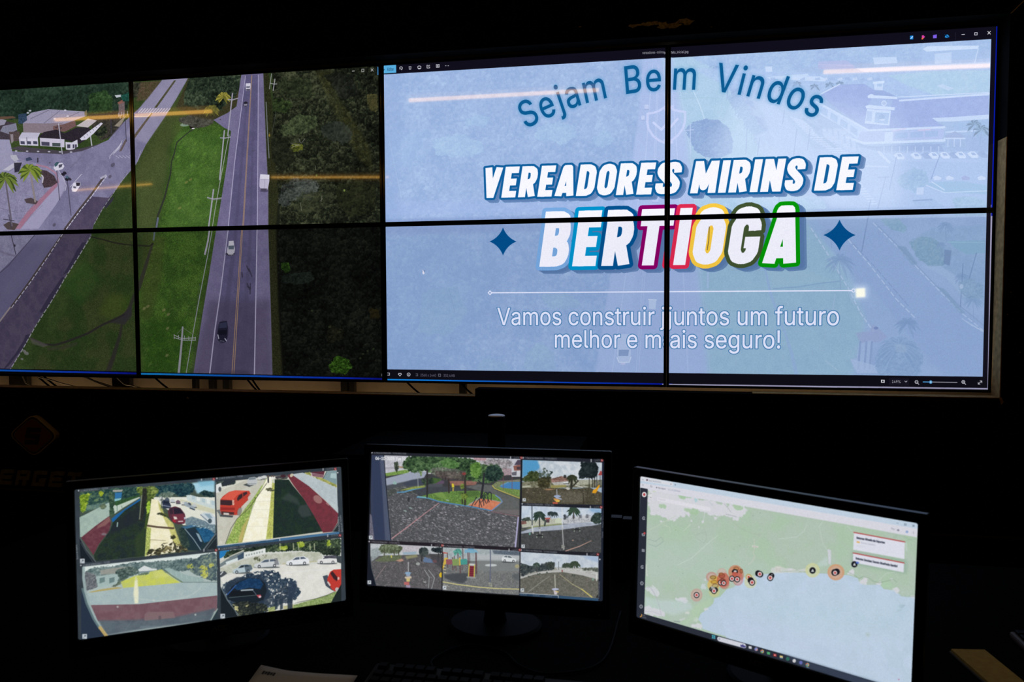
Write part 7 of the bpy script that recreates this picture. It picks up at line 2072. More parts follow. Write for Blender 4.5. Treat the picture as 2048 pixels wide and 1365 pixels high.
def paint_map(D):
    sea, land, town = (178, 202, 224), (166, 193, 168), (210, 210, 220)
    D.a[:] = np.array(land) / 255
    G = [(1260, 930), (1860, 1030), (1860, 1420), (1260, 1260)]
    D.poly(G, (166, 196, 166), c2=(172, 194, 176), ns=90)
    D.poly(r1((200, 900), (900, 900), (1700, 1250), (1700, 1365), (180, 1365)), (174, 198, 184), .6, soft=30)
    # town at the top left
    D.put(D.ragged(r1((200, 330), (900, 470), (1420, 560), (1340, 600), (1230, 690), (1100, 640), (960, 680), (900, 620), (700, 560), (640, 660), (560, 640), (500, 690), (400, 680), (330, 600), (270, 640), (205, 560)), 10, 6), town, .95)
    for q in (((330, 500), (440, 520), (400, 570), (330, 540)), ((560, 540), (800, 580), (760, 640), (640, 590)), ((1160, 500), (1300, 540), (1240, 590), (1180, 560)), ((560, 400), (640, 420), (620, 460), (560, 440)), ((500, 500), (540, 520), (520, 550))):
        D.put(D.ragged(r1(*q), 4, 5), (158, 196, 152), .8)
    for q in (((680, 690), (700, 680), (720, 700), (690, 710)), ((340, 700), (380, 690), (384, 712), (345, 715)), ((820, 690), (845, 680), (840, 730), (818, 728)), ((760, 750), (800, 770), (770, 780))):
        D.put(D.ragged(r1(*q), 2, 3), town, .85)
    D.put(D.ragged(r1((735, 430), (770, 440), (770, 490), (735, 480)), 2, 3), (166, 206, 214), .9)
    for p, c in ((((850, 600), (835, 700)), (206, 212, 216)), (((690, 735), (610, 810)), (200, 216, 200)), (((1070, 500), (1110, 545), (1150, 600)), (150, 160, 160)), (((1090, 620), (1210, 650)), (140, 150, 150)), (((1150, 680), (1250, 780), (1400, 845), (1480, 850), (1460, 880)), (164, 178, 160)),
                 (((200, 810), (300, 760), (420, 690), (520, 640)), (190, 206, 180)), (((540, 1200), (700, 1120), (900, 940), (1000, 860)), (196, 214, 200)), (((200, 905), (290, 930), (360, 880), (380, 930), (300, 990), (210, 960)), (146, 170, 160)), (((740, 860), (860, 820), (870, 900), (840, 950), (760, 890)), (160, 180, 164)),
                 (((1410, 900), (1420, 1000), (1400, 1060), (1420, 1100), (1390, 1160), (1340, 1200)), (204, 200, 190)), (((380, 740), (450, 770), (460, 830)), (196, 212, 184)), (((900, 480), (940, 520)), (170, 190, 200))):
        D.line(r1(*p), 1, c, .75)
    D.poly(r1((1390, 975), (1460, 985), (1455, 1005), (1390, 995)), (216, 214, 208), .9)
    D.line(r1((1402, 988), (1446, 996)), 1.2, (140, 120, 120), .6)
    for (x, y) in ((1090, 1115), (1250, 980), (520, 800), (1180, 1020), (1480, 605), (1400, 640), (600, 1295), (320, 1215)):
        D.ell(*r1((x, y))[0], 1, .8, (110, 130, 116), .5)
    for p in (((640, 300), (560, 420), (600, 620), (640, 670)), ((880, 410), (930, 470)), ((100, 560), (300, 540), (380, 480), (420, 400))):
        D.line(r2(*p), 1.2, (196, 214, 206), .6)
    for p in (((1670, 600), (1600, 570), (1540, 540), (1430, 515), (1400, 550)), ((1660, 560), (1560, 570)), ((1450, 520), (1380, 600))):
        D.line(r2(*p), 1, (140, 176, 146), .6)
    D.poly(r2((652, 680), (692, 684), (694, 745), (690, 850), (668, 850), (660, 740)), (204, 206, 218), .9)
    D.poly(r2((540, 840), (650, 760), (660, 860), (560, 880)), (186, 208, 206), .6, soft=3)
    # sea
    D.poly(r3((1800, 300), (1640, 300), (1480, 330), (1300, 430), (1150, 470), (1070, 560), (1000, 580), (990, 640), (940, 680), (900, 720), (840, 760), (810, 830), (850, 880), (860, 940), (1100, 1020), (1780, 1220), (3000, 1600), (3300, 900)), sea, 1)
    D.poly(r2((-300, 1000), (100, 940), (300, 945), (560, 950), (700, 960), (900, 975), (1000, 1010), (1020, 1060), (1080, 1085), (1250, 1080), (1290, 1130), (1420, 1150), (1470, 1190), (1500, 1215), (1645, 1220), (1660, 2400), (-300, 2400), (-600, 1300)), sea, 1, c2=(184, 206, 230), ns=60)
    D.poly(r4((0, 200), (500, 100), (900, 300), (1700, 600), (1900, 735), (300, 330)), (186, 200, 230), .4, soft=30)
    D.poly(r4((200, 0), (1900, 0), (1900, 250), (900, 300)), (176, 206, 222), .4, soft=40)
    # shore: towns, beaches, inlets
    D.put(D.ragged(r2((870, 955), (920, 910), (965, 900), (960, 980), (890, 970)), 3, 4), town, .95)
    D.put(D.ragged(r2((1010, 1050), (1060, 1000), (1115, 990), (1110, 1080), (1040, 1085)), 4, 5), town, .9)
    D.put(D.ragged(r2((1190, 1070), (1250, 1045), (1290, 1060), (1240, 1085)), 3, 4), town, .85)
    D.put(D.ragged(r2((1360, 1020), (1400, 1000), (1410, 1020), (1380, 1035)), 2, 3), town, .85)
    D.put(D.ragged(r2((1360, 1150), (1440, 1110), (1480, 1130), (1460, 1200), (1410, 1150)), 4, 5), town, .9)
    D.put(D.ragged(r2((1480, 1160), (1530, 1150), (1520, 1180)), 3, 3), town, .7)
    D.put(D.ragged(r2((1560, 1215), (1650, 1200), (1648, 1240)), 2, 3), town, .8)
    D.put(D.ragged(r2((1260, 1080), (1300, 1050), (1400, 1060), (1380, 1110), (1300, 1120)), 3, 4), (166, 202, 168), .9)
    D.line(r2((880, 935), (960, 975), (1010, 1010), (1060, 990), (1130, 1010), (1180, 1045), (1240, 1060), (1330, 1040), (1400, 1020), (1440, 1050)), 1.3, (134, 164, 134), .7)
    D.line(r2((1240, 1030), (1330, 950), (1420, 940)), 1, (200, 214, 206), .7)
    D.line(r2((1480, 1205), (1560, 1222), (1645, 1212)), 1.2, (150, 176, 160), .7)
    for (x, y) in ((1520, 1320), (1500, 1340)):
        D.ell(*r2((x, y))[0], 4, 1.6, (150, 180, 200), .6, -20)
    D.ell(*r4((1495, 312))[0], 5.4, 5.4, (176, 196, 198), .5, soft=1)
    D.ell(*r4((1495, 314))[0], 1, 1, (150, 170, 150), .8)
    for (x, y) in ((1790, 55), (1775, 95)):
        D.ell(*r4((x, y))[0], 6, 2, (160, 186, 200), .5, -15, soft=1)
    D.ell(*r4((1770, 712))[0], 1.2, 1.6, (206, 80, 130), .9)
    D.put(D.ragged(r2((20, 890), (120, 880), (300, 910), (420, 900), (420, 935), (120, 945), (0, 960)), 3, 4), (206, 208, 210), .75)
    D.poly(r2((55, 870), (125, 868), (125, 940), (58, 935)), (214, 210, 204), .6, soft=2)
    for x in (72, 92, 112):
        D.line(r2((x, 895), (x, 930)), 1.2, (176, 170, 170), .7)
    D.put(D.ragged(r2((200, 900), (250, 890), (250, 925), (205, 925)), 2, 3), town, .7)
    D.line(r2((110, 935), (300, 925), (400, 935), (560, 950), (650, 955)), 1.2, (160, 180, 160), .6)
    D.put(D.ragged(r3((530, 570), (690, 580), (680, 620), (650, 665), (620, 610), (540, 600)), 4, 5), town, .9)
    D.put(D.ragged(r3((820, 440), (880, 400), (920, 470), (860, 480)), 4, 4), (196, 208, 214), .8)
    D.put(D.ragged(r3((860, 360), (900, 330), (905, 380)), 3, 3), town, .7)
    D.poly(r3((180, 560), (360, 600), (560, 600), (700, 620), (760, 700), (660, 740), (520, 780), (380, 740), (180, 720)), (190, 210, 216), .55, soft=7)
    D.put(D.ragged(r3((180, 430), (300, 440), (360, 540), (280, 560), (240, 500), (185, 500)), 5, 6), (206, 210, 216), .85)
    D.put(D.ragged(r3((175, 640), (300, 700), (420, 740), (420, 790), (280, 790), (170, 760)), 5, 6), (208, 208, 218), .9)
    D.put(D.ragged(r3((640, 740), (720, 740), (700, 770), (650, 770)), 3, 3), (206, 212, 206), .8)
    D.put(D.ragged(r3((590, 820), (660, 810), (650, 840), (590, 845)), 3, 3), (200, 206, 206), .8)
    D.put(D.ragged(r3((720, 900), (800, 870), (860, 900), (850, 950), (730, 915)), 3, 4), town, .85)
    D.put(D.ragged(r3((870, 700), (930, 680), (940, 700), (890, 740)), 3, 3), town, .8)
    D.put(D.ragged(r3((760, 800), (820, 790), (800, 870), (750, 850)), 3, 3), (198, 210, 204), .7)
    D.poly(r3((720, 720), (800, 640), (960, 580), (990, 600), (960, 660), (880, 700), (820, 760), (760, 850), (660, 890), (600, 870), (700, 800)), (174, 204, 168), .6, soft=3)
    D.line(r3((185, 400), (260, 470), (310, 560), (350, 680), (370, 780)), 1.3, (176, 176, 190), .7)
    D.line(r3((185, 455), (240, 450), (300, 540)), 1, (180, 180, 196), .6)
    D.line(r3((180, 735), (280, 740), (360, 770)), 1, (180, 180, 196), .7)
    D.line(r3((520, 850), (590, 858)), 1.4, (110, 120, 130), .6)
    D.line(r3((190, 180), (200, 310), (205, 300)), 3, (204, 212, 200), .6)
    # translucent alarm rings and the cameras on the coast
    rings = [(968, 325, 66, 62, (206, 112, 104), .55), (1090, 280, 60, 60, (212, 140, 130), .4), (990, 420, 72, 74, (226, 176, 70), .7), (1000, 360, 62, 50, (222, 170, 50), .75), (1105, 360, 76, 88, (208, 84, 60), .75), (1120, 410, 60, 60, (206, 90, 80), .5), (1250, 270, 84, 86, (214, 112, 70), .7), (1300, 300, 52, 70, (206, 96, 70), .5),
             (1280, 350, 66, 78, (206, 90, 90), .45), (1000, 500, 64, 64, (206, 196, 110), .55), (790, 540, 70, 78, (206, 140, 130), .55), (1430, 380, 74, 80, (206, 206, 140), .6)]
    for (x, y, a, b, c, al) in rings:
        q = r3((x, y))[0]
        D.ell(q[0], q[1], a / 5.933, b / 5.933, c, al)
    for (x, y, a, b) in ((790, 540, 46, 50), (968, 325, 44, 40), (1280, 370, 36, 40), (1090, 260, 36, 30)):
        q = r3((x, y))[0]
        D.ell(q[0], q[1], a / 5.933, b / 5.933, (206, 190, 180), .5)
    for (x, y, a, b, c) in ((985, 330, 40, 26, (150, 120, 30)), (1000, 385, 46, 22, (206, 160, 40)), (1090, 310, 40, 34, (170, 66, 50)), (1260, 225, 36, 24, (190, 120, 60)), (1320, 255, 22, 30, (170, 100, 60)), (1080, 290, 30, 18, (196, 110, 60)), (1010, 430, 44, 26, (170, 160, 110))):
        q = r3((x, y))[0]
        D.ell(q[0], q[1], a / 5.933, b / 5.933, c, .6)
        t = np.linspace(0, 2 * np.pi, 17)
        D.line([(q[0] + a / 5.933 * .8 * math.cos(v), q[1] + b / 5.933 * .8 * math.sin(v)) for v in t], 1.2, (120, 60, 30), .6)
    for p in ((1095, 375), (1075, 392), (1110, 398)):
        marker(D, *r3(p)[0], .85)
    D.ell(*r3((1100, 365))[0], 6, 4, (150, 60, 44), .8)
    marker(D, *r3((1112, 398))[0], .85)
    q = r3((1245, 262))[0]
    D.ell(q[0], q[1], 6.2, 5.4, (28, 28, 36), 1)
    D.ell(q[0] + .6, q[1] - .8, 3, 1.8, (216, 214, 210), .9)
    D.ell(*r3((1242, 290))[0], 5.6, 4.4, (206, 88, 70), .95)
    for p in ((1210, 345), (1272, 353)):
        marker(D, *r3(p)[0], .95)
    for p in ((975, 470), (1010, 478)):
        D.ell(*r3(p)[0], 6, 5.4, (36, 38, 44), 1)
        D.ell(*r3(p)[0], 4, 3, (150, 150, 140), .6)
    marker(D, *r3((997, 491))[0], .95)
    D.ell(*r3((985, 455))[0], 5, 2.4, (190, 190, 180), .8, 30)
    marker(D, *r3((790, 540))[0], .95)
    q = r3((1408, 325))[0]
    D.ell(q[0], q[1], 6, 6, (190, 150, 50), 1)
    D.ell(q[0], q[1], 4.3, 4.3, (222, 206, 190), 1)
    D.ell(q[0], q[1], 2.4, 2.4, (206, 80, 50), 1)
    D.ell(*r3((1432, 365))[0], 6.2, 6.4, (28, 28, 38), 1)
    marker(D, *r3((1448, 390))[0], 1)
    D.ell(*r3((1520, 283))[0], 6, 6.4, (28, 28, 38), 1)
    D.ell(*r3((1545, 295))[0], 6.2, 6, (28, 28, 38), 1)
    marker(D, *r3((1540, 291))[0], .98)
    D.ell(*r3((1678, 310))[0], 6, 6, (28, 28, 38), 1)
    D.ell(*r3((1682, 300))[0], 1.4, 1.2, (206, 206, 206), .9)
    marker(D, *r3((1664, 335))[0], 1)
    D.ell(*r2((484, 918))[0], 14.5, 14.5, (206, 208, 140), .75)
    D.ell(*r2((484, 918))[0], 9.5, 9.8, (196, 208, 176), .6)
    bell(D, *r2((484, 920))[0])
    D.ell(*r2((750, 940))[0], 17, 16.4, (214, 148, 104), .85)
    D.ell(*r2((750, 940))[0], 12.4, 12, (206, 176, 160), .5)
    D.ell(*r2((757, 935))[0], 6.8, 6.6, (26, 28, 40), 1)
    D.ell(*r2((734, 943))[0], 6.6, 6.8, (26, 28, 40), 1)
    marker(D, *r2((740, 947))[0], .92)
    # notification cards
    D.poly(r2((930, 700), (1560, 800), (1555, 960), (930, 850)), (120, 160, 140), .45, soft=7)
    D.poly(r2((955, 490), (1533, 598), (1528, 790), (946, 682)), (216, 218, 232), 1)
    D.line(r2((955, 487), (1533, 595)), 2.2, (196, 66, 66), 1)
    D.poly(r2((946, 724), (1524, 838), (1520, 942), (1010, 840), (944, 822)), (216, 218, 232), 1)
    D.line(r2((946, 721), (1524, 835)), 2.2, (196, 66, 66), 1)
    D.text('Setores: Ginasio de Esportes', r2((985, 558))[0], r2((1305, 614))[0], 4, (52, 58, 80), .9, bold=.2)
    D.poly(r2((985, 585), (1022, 592), (1020, 610), (984, 602)), (226, 166, 56), .9)
    D.text('Reuniao Cidadania', r2((1035, 612))[0], r2((1195, 640))[0], 3.6, (140, 146, 160), .8)
    D.text('06/10/2025', r2((985, 645))[0], r2((1085, 662))[0], 3, (180, 184, 194), .8)
    D.text('Setores Escolas: Escola Giusfredo Santini', r2((975, 792))[0], r2((1448, 884))[0], 4, (52, 58, 80), .9, bold=.2)
    bell(D, *r2((960, 850))[0], .98)
    D.ell(*r2((995, 832))[0], 3.4, 2.2, (70, 110, 214), .95, 10)
    D.line(r2((1548, 610), (1552, 690)), 3.4, (186, 206, 196), .8)
    # browser chrome
    tt = (182, 206, 224)
    D.poly(r1((118, 187), (1706, 445), (1706, 500), (490, 300), (480, 278), (118, 220)), (178, 204, 224), 1)
    D.poly(r2((0, 96), (1687, 383), (1680, 445), (0, 165)), (186, 208, 226), 1)
    D.poly([(1280.5, 953), (1836.6, 1047), (1836, 1060), (1280.5, 968)], (186, 206, 226), 1)
    D.poly(r1((118, 187), (490, 262), (488, 300), (118, 240)), (212, 214, 224), 1)
    D.poly([(1280.5, 967), (1346, 975), (1836, 1058.5), (1834, 1075.5), (1690, 1049), (1540, 1022.5), (1440, 1005), (1290, 980), (1280.5, 978)], (212, 212, 224), 1)
    D.text('Mapa | Monitoramento', r1((215, 246))[0], r1((352, 266))[0], 3, (110, 114, 130), .8)
    D.ell(*r1((194, 231))[0], 1.8, 1.8, (70, 40, 60), .9)
    D.ell(*r1((465, 278))[0], .9, .9, (90, 96, 112), .9)
    D.ell(*r1((515, 286))[0], 1.2, 1.2, (90, 110, 140), .9)
    D.ell(*r1((146, 226))[0], 1, 1, (120, 126, 140), .9)
    D.ell(*r1((146, 287))[0], 1.2, 1.2, (130, 134, 150), .9)
    t = np.linspace(0, 5, 10)
    D.line([(r1((242, 303))[0][0] + 1.7 * math.cos(v), r1((242, 303))[0][1] + 1.7 * math.sin(v)) for v in t], .8, (130, 134, 150), .9)
    D.text('Nao seguro', r1((320, 328))[0], r1((405, 342))[0], 3, (70, 74, 92), .9)
    D.ell(*r1((303, 318))[0], 1.3, 1.3, (90, 94, 110), .9)
    D.text('10.1.10.20/mapa', r1((430, 348))[0], r1((570, 368))[0], 3, (110, 124, 150), .8)
    for (x, y) in ((1450, 380), (1540, 397), (1632, 412)):
        pass
    D.line(r2((1440, 380), (1460, 383)), 1, (90, 116, 146), .8)
    q = r2((1540, 397))[0]
    D.line([(q[0] - 1.7, q[1] - 1.8), (q[0] + 1.7, q[1] - 1.3), (q[0] + 1.6, q[1] + 1.8), (q[0] - 1.8, q[1] + 1.3), (q[0] - 1.7, q[1] - 1.8)], 1, (90, 110, 136), .9)
    q = r2((1632, 412))[0]
    D.line([(q[0] - 1.7, q[1] - 1.7), (q[0] + 1.7, q[1] + 1.7)], 1, (80, 100, 126), .9)
    D.line([(q[0] + 1.7, q[1] - 1.4), (q[0] - 1.7, q[1] + 1.4)], 1, (80, 100, 126), .9)
    D.text('Pesq', r2((1378, 450))[0], r2((1415, 458))[0], 3.4, (96, 100, 120), .9)
    D.ell(*r2((1458, 462))[0], 2.6, 2, (120, 124, 144), .9)
    D.ell(*r2((1558, 480))[0], 2.8, 2.6, (130, 160, 216), .9)
    for k in (-10, 0, 10):
        D.ell(*r2((1632, 490 + k))[0], .6, .6, (110, 114, 130), .9)
    # search box and zoom buttons on the map
    D.poly(r1((310, 425), (920, 545), (915, 590), (308, 468)), (220, 218, 228), .95)
    D.text('Pesquisar', r1((322, 456))[0], r1((405, 470))[0], 3, (178, 178, 190), .8)
    D.poly(r1((220, 360), (252, 366), (252, 446), (220, 440)), (216, 218, 222), .95)
    D.text('+', r1((230, 392))[0], r1((244, 394))[0], 4, (90, 94, 100), .9)
    D.line(r1((230, 428), (244, 431)), 1, (110, 114, 120), .9)
    D.ell(*r1((275, 360))[0], 4, 1.6, (190, 214, 160), .5)
    # dark side bar and task bar
    bar = (38, 44, 58)
    D.poly([(1280.8, 976), (1295.6, 978.6), (1288.4, 1229), (1273.4, 1236), (1272, 1236)], bar, 1)
    D.poly([(1272.5, 1235), (1273.8, 1226), (1288, 1228.5), (1430, 1270.5), (1560, 1307), (1823, 1386), (1821, 1402), (1272.5, 1236.5)], (40, 46, 60), 1)
    D.poly([(1560, 1306), (1823, 1386), (1821, 1402), (1600, 1332)], (62, 80, 110), .5, soft=5)
    q = r1((162, 397))[0]
    D.ell(q[0], q[1], 4.6, 5.2, (222, 216, 216), 1)
    D.ell(q[0], q[1], 2.4, 2.8, (190, 54, 58), 1)
    ic = (176, 180, 190)
    for (x, y) in ((157, 667), (150, 1034), (140, 1222)):
        q = r1((x, y))[0]
        if y == 1034:
            for k in (-2, 0, 2):
                D.line([(q[0] - 2.4, q[1] + k - .3), (q[0] + 2.4, q[1] + k + .3)], 1.2, ic, .9)
        else:
            t = np.linspace(.6, 5.6, 12)
            D.line([(q[0] + 2.6 * math.cos(v), q[1] + 2.8 * math.sin(v)) for v in t], 1.2, ic, .9)
            D.ell(q[0] + .4, q[1] + .4, 1, 1, ic, .9)
    q = r1((152, 850))[0]
    D.line([(q[0] - 2.4, q[1] - 1), (q[0] - 2.2, q[1] + 2.4), (q[0] + 2, q[1] + 2.8), (q[0] + 2, q[1] - .4), (q[0] - 2.4, q[1] - 1)], 1.2, ic, .9)
    D.ell(q[0] + 2.2, q[1] - 2.2, 2.2, 2.2, (206, 66, 66), 1)
    for (x, y) in ((141, 400), (132, 676)):
        q = r3((x, y))[0]
        t = np.linspace(0, 6.4, 14)
        D.line([(q[0] + 2.8 * math.cos(v), q[1] + 3.2 * math.sin(v)) for v in t], 1.1, ic, .9)
        D.line([(q[0], q[1] - 1.4), (q[0], q[1] + 1.2)], 1, ic, .9)
    q = r3((128, 778))[0]
    D.poly([(q[0] - 2, q[1] + 2.6), (q[0] + 1, q[1] + 1.4), (q[0] + 1.2, q[1] - 3), (q[0] + 2.8, q[1] - .6), (q[0] + 2, q[1] + 3), (q[0] - 1, q[1] + 4)], (226, 150, 56), 1)
    D.text('18C', r3((150, 786))[0], r3((182, 794))[0], 2.6, (176, 180, 190), .8)
    D.text('Nublado', r3((145, 808))[0], r3((194, 820))[0], 2.6, (150, 154, 166), .8)
    q = r4((121, 333))[0]
    for dx in (-1.8, 1.8):
        for dy in (-1.9, 1.9):
            D.poly([(q[0] + dx - 1.5, q[1] + dy - 1.6 + dx * .2), (q[0] + dx + 1.5, q[1] + dy - 1.4 + dx * .2), (q[0] + dx + 1.5, q[1] + dy + 1.5 + dx * .2), (q[0] + dx - 1.5, q[1] + dy + 1.4 + dx * .2)], (60, 184, 206), 1)
    D.line(r4((172, 352), (392, 412)), 8.6, (206, 208, 220), 1)
    D.ell(*r4((172, 351))[0], 1.8, 2, (150, 154, 170), .8)
    D.text('Pesquisar', r4((196, 364))[0], r4((250, 378))[0], 3, (170, 174, 190), .7)
    D.poly(r4((358, 402), (375, 404), (382, 396), (392, 410), (410, 412), (400, 430), (362, 420)), (64, 62, 140), .95)
    for x, y, c in ((447, 427, (206, 206, 214)), (500, 442, (150, 130, 190)), (554, 462, (206, 170, 90)), (610, 478, (70, 170, 100)), (667, 495, (206, 44, 44)), (724, 512, (226, 196, 110)), (781, 528, (40, 130, 104)), (839, 546, (206, 206, 210)), (898, 562, (96, 104, 190)), (957, 581, (206, 170, 90))):
        q = r4((x, y))[0]
        if x in (610, 667, 447, 724):
            D.poly([(q[0] - 3, q[1] - 3), (q[0] + 3, q[1] - 2), (q[0] + 3, q[1] + 3), (q[0] - 3, q[1] + 2)], c, 1)
        else:
            D.ell(q[0], q[1], 3.4, 3.6, c, 1)
        if x in (554, 957):
            D.ell(q[0] - 1.4, q[1] - 1.6, 2, 1.4, (206, 80, 70), .9)
            D.ell(q[0] - 1.4, q[1] + 1.6, 2, 1.6, (70, 160, 90), .9)
            D.ell(q[0], q[1], 1.5, 1.6, (90, 140, 220), 1)
        if x == 667:
            D.ell(q[0], q[1], 1, 1, (255, 255, 255), 1)
        if x == 781:
            D.ell(q[0], q[1], 1.9, 2.1, (20, 50, 50), 1)
            D.line([(q[0] - 1, q[1] - 1), (q[0] + 1, q[1] + 1)], 1, (90, 190, 150), .9)
        if x == 500:
            D.ell(q[0] + 1.4, q[1] + 1.4, 1.7, 1.5, (226, 160, 140), .9)
            D.ell(q[0] - 1, q[1] - 1.2, 1.8, 1.4, (80, 140, 220), .9)
        if x == 724:
            D.poly([(q[0] - 3, q[1] + .6), (q[0] + 3, q[1] + 1.4), (q[0] + 3, q[1] + 3), (q[0] - 3, q[1] + 2)], (80, 150, 214), .9)
    D.line(r4((950, 602), (966, 606)), 1, (120, 190, 220), .9)


D_STREET = monitor_display('left', 31)
paint_street(D_STREET)
D_PLAY = monitor_display('middle', 37)
paint_playground(D_PLAY)
D_MAP = monitor_display('right', 41)
paint_map(D_MAP)

# ================================================================ room
def at_y(px, py, y):
    """point of the vertical plane y = const seen at photograph pixel (px, py)"""
    d = RC @ np.array([(px - 1024) / FPX, 1, -(py - 682.5) / FPX])
    t = (y - CAM[1]) / d[1]
    return np.array(CAM) + d * t


bm = bmesh.new(); box(bm, -7, 4, -7, 0.22, -0.08, 0); struct('floor', bm, M_FLOOR)
bm = bmesh.new(); box(bm, -7, 4, -7, 0.22, 2.8, 2.88); struct('ceiling', bm, M_CEIL)
bm = bmesh.new(); box(bm, -7.1, -7, -7, 0.22, 0, 2.8); struct('wall_left', bm, M_BLACK)
bm = bmesh.new(); box(bm, 4, 4.1, -7, 0.22, 0, 2.8); struct('wall_right', bm, M_BLACK)
bm = bmesh.new(); box(bm, -7, 4, -7.1, -7, 0, 2.8); struct('wall_rear', bm, M_BLACK)
bm = bmesh.new(); box(bm, -7, 4, 0.14, 0.22, 0, 2.8); struct('wall_behind_panels', bm, M_NICHE, label='beige plaster wall seen in the gap under the video wall')

OPEN_L, OPEN_R, OPEN_T, SILL_L, SILL_R, SILL_X = -2.49, 2.452, 2.480, Z0 - 0.055, Z0 - 0.0215, 0.424
YF, YB = -0.09, -0.014
bm = bmesh.new()
box(bm, -7, OPEN_L, YF, YB, 0, 2.8)
box(bm, OPEN_R, 4, YF, YB, 0, 2.8)
box(bm, OPEN_L, OPEN_R, YF, YB, OPEN_T, 2.8)
box(bm, OPEN_L, SILL_X, YF, YB, 0, SILL_L)
box(bm, SILL_X, OPEN_R, YF, YB, 0, SILL_R)


def chip(bm, cx, cz, pts, y=-0.0908):
    """bare spot where the black paint has come off (material 1)"""
    f = bm.faces.new([bm.verts.new((cx + x, y, cz + z)) for x, z in pts])
    f.material_index = 1


rng = random.Random(4)
for (px, py, w, h, n) in ((1270, 52, 14, 5, 4), (1300, 48, 22, 7, 5), (1340, 50, 26, 8, 5), (1372, 42, 18, 9, 4), (1160, 54, 6, 2, 1), (1422, 54, 4, 1.4, 1), (2015, 630, 2.2, 4, 1), (2022, 585, 2, 2, 1), (2040, 705, 3, 2, 1), (375, 795, 4, 5, 2), (374, 786, 7, 2.6, 1)):
    p = at_y(px, py, YF)
    k = 2.06e-3
    for i in range(n):
        a = sorted(rng.uniform(0, 2 * math.pi) for _ in range(9))
        ox, oz = (rng.uniform(-.5, .5) * w * k, rng.uniform(-.35, .35) * h * k) if n > 1 else (0, 0)
        chip(bm, p[0] + ox, p[2] + oz, [(w * k * rng.uniform(.35, .75) * math.cos(v), h * k * rng.uniform(.3, .7) * math.sin(v)) for v in a], -0.0908 - i * 2e-4)
M_CHIP = mat('bare_patch', (0.30, 0.26, 0.22), 0.9, spec=0.1, noise=0.4, nscale=90)
o = obj('wall_front', bm, [M_BLACK, M_CHIP])
o['kind'] = 'structure'

# liners of the opening: raw board edges
bm = bmesh.new(); box(bm, OPEN_R - 0.003, OPEN_R, YF - 0.004, YB - 0.001, SILL_R, Z0 + 0.95); struct('trim_1', bm, M_BARE, label='raw board edge down the right of the video wall')
bm = bmesh.new(); box(bm, OPEN_L, SILL_X, YF - 0.003, YB - 0.001, SILL_L, SILL_L + 0.003); struct('trim_2', bm, M_BARE, label='raw board ledge under the left of the video wall')
bm = bmesh.new(); box(bm, 1.56, OPEN_R - 0.003, YF - 0.003, YB - 0.001, SILL_R, SILL_R + 0.003); struct('trim_6', bm, M_BARE, label='raw board ledge under the right of the video wall')
bm = bmesh.new()
prism(bm, [(OPEN_R - 0.004, Z0 - 0.02), (OPEN_R + 0.004, Z0 - 0.018), (OPEN_R + 0.012, Z0 - 0.034), (OPEN_R + 0.004, Z0 - 0.046), (OPEN_R + 0.001, Z0 - 0.035)], YF - 0.004, YF - 0.0002)
struct('trim_3', bm, mat('chipped_corner', (0.42, 0.27, 0.09), 0.8, spec=0.1, noise=0.3, nscale=60), label='chipped raw corner of the opening')
bm = bmesh.new()
prism(bm, [(2.452, 2.478), (2.456, 2.478), (2.62, 2.642), (2.616, 2.646)], YF - 0.002, YF - 0.0002)
struct('trim_4', bm, M_CHIP, label='pale mitre line at the top right corner of the opening')
bm = bmesh.new(); box(bm, -7, 4, YF - 0.012, YF, Z0 - 0.556, Z0 - 0.546); struct('trim_5', bm, mat('dark_rail', (0.02, 0.018, 0.017), 0.5), bevel=0.002)
bm = bmesh.new(); box(bm, -7, 4, YF - 0.014, YF, 0, 0.09); struct('baseboard_front', bm, M_BLACK, bevel=0.003)

# daylight-warm leak from the service space behind the panels
L = bpy.data.lights.new('service_space_light', 'AREA')
L.shape = 'RECTANGLE'
L.size, L.size_y, L.energy, L.color = 4.6, 0.05, 6.0, (1.0, 0.74, 0.46)
lo = bpy.data.objects.new('service_space_light', L)
C.objects.link(lo)
lo.location = (-0.1, 0.03, 0.62)
lo.rotation_euler = (math.radians(150), 0, 0)

# ================================================================ video wall
IM_ROAD = D_ROAD.image('road picture', 0.035, 0.94)
IM_WELCOME = D_WELCOME.image('welcome picture', 0.022)
GAIN = {('road', 1): 0.96, ('road', 0): 0.68, ('welcome', 1): 1.08, ('welcome', 0): 0.98}
SCREENS = {k: screen_mat('display_%s_%s' % (k[0], 'upper' if k[1] else 'lower'), IM_ROAD if k[0] == 'road' else IM_WELCOME, 0.036, g) for k, g in GAIN.items()}
M_HOUSING = mat('panel_housing', (0.015, 0.015, 0.016), 0.6, bump=0.1, nscale=80)


def uv_quad(name, corners, uvs, m, parent, loc):
    me = bpy.data.meshes.new(name)
    me.from_pydata([tuple(np.array(c) - np.array(loc)) for c in corners], [], [(0, 1, 2, 3)])
    l = me.uv_layers.new(name='UVMap')
    for i, q in enumerate(uvs):
        l.data[i].uv = q
    me.materials.append(m)
    o = bpy.data.objects.new(name, me)
    C.objects.link(o)
    o.parent = parent
    return o


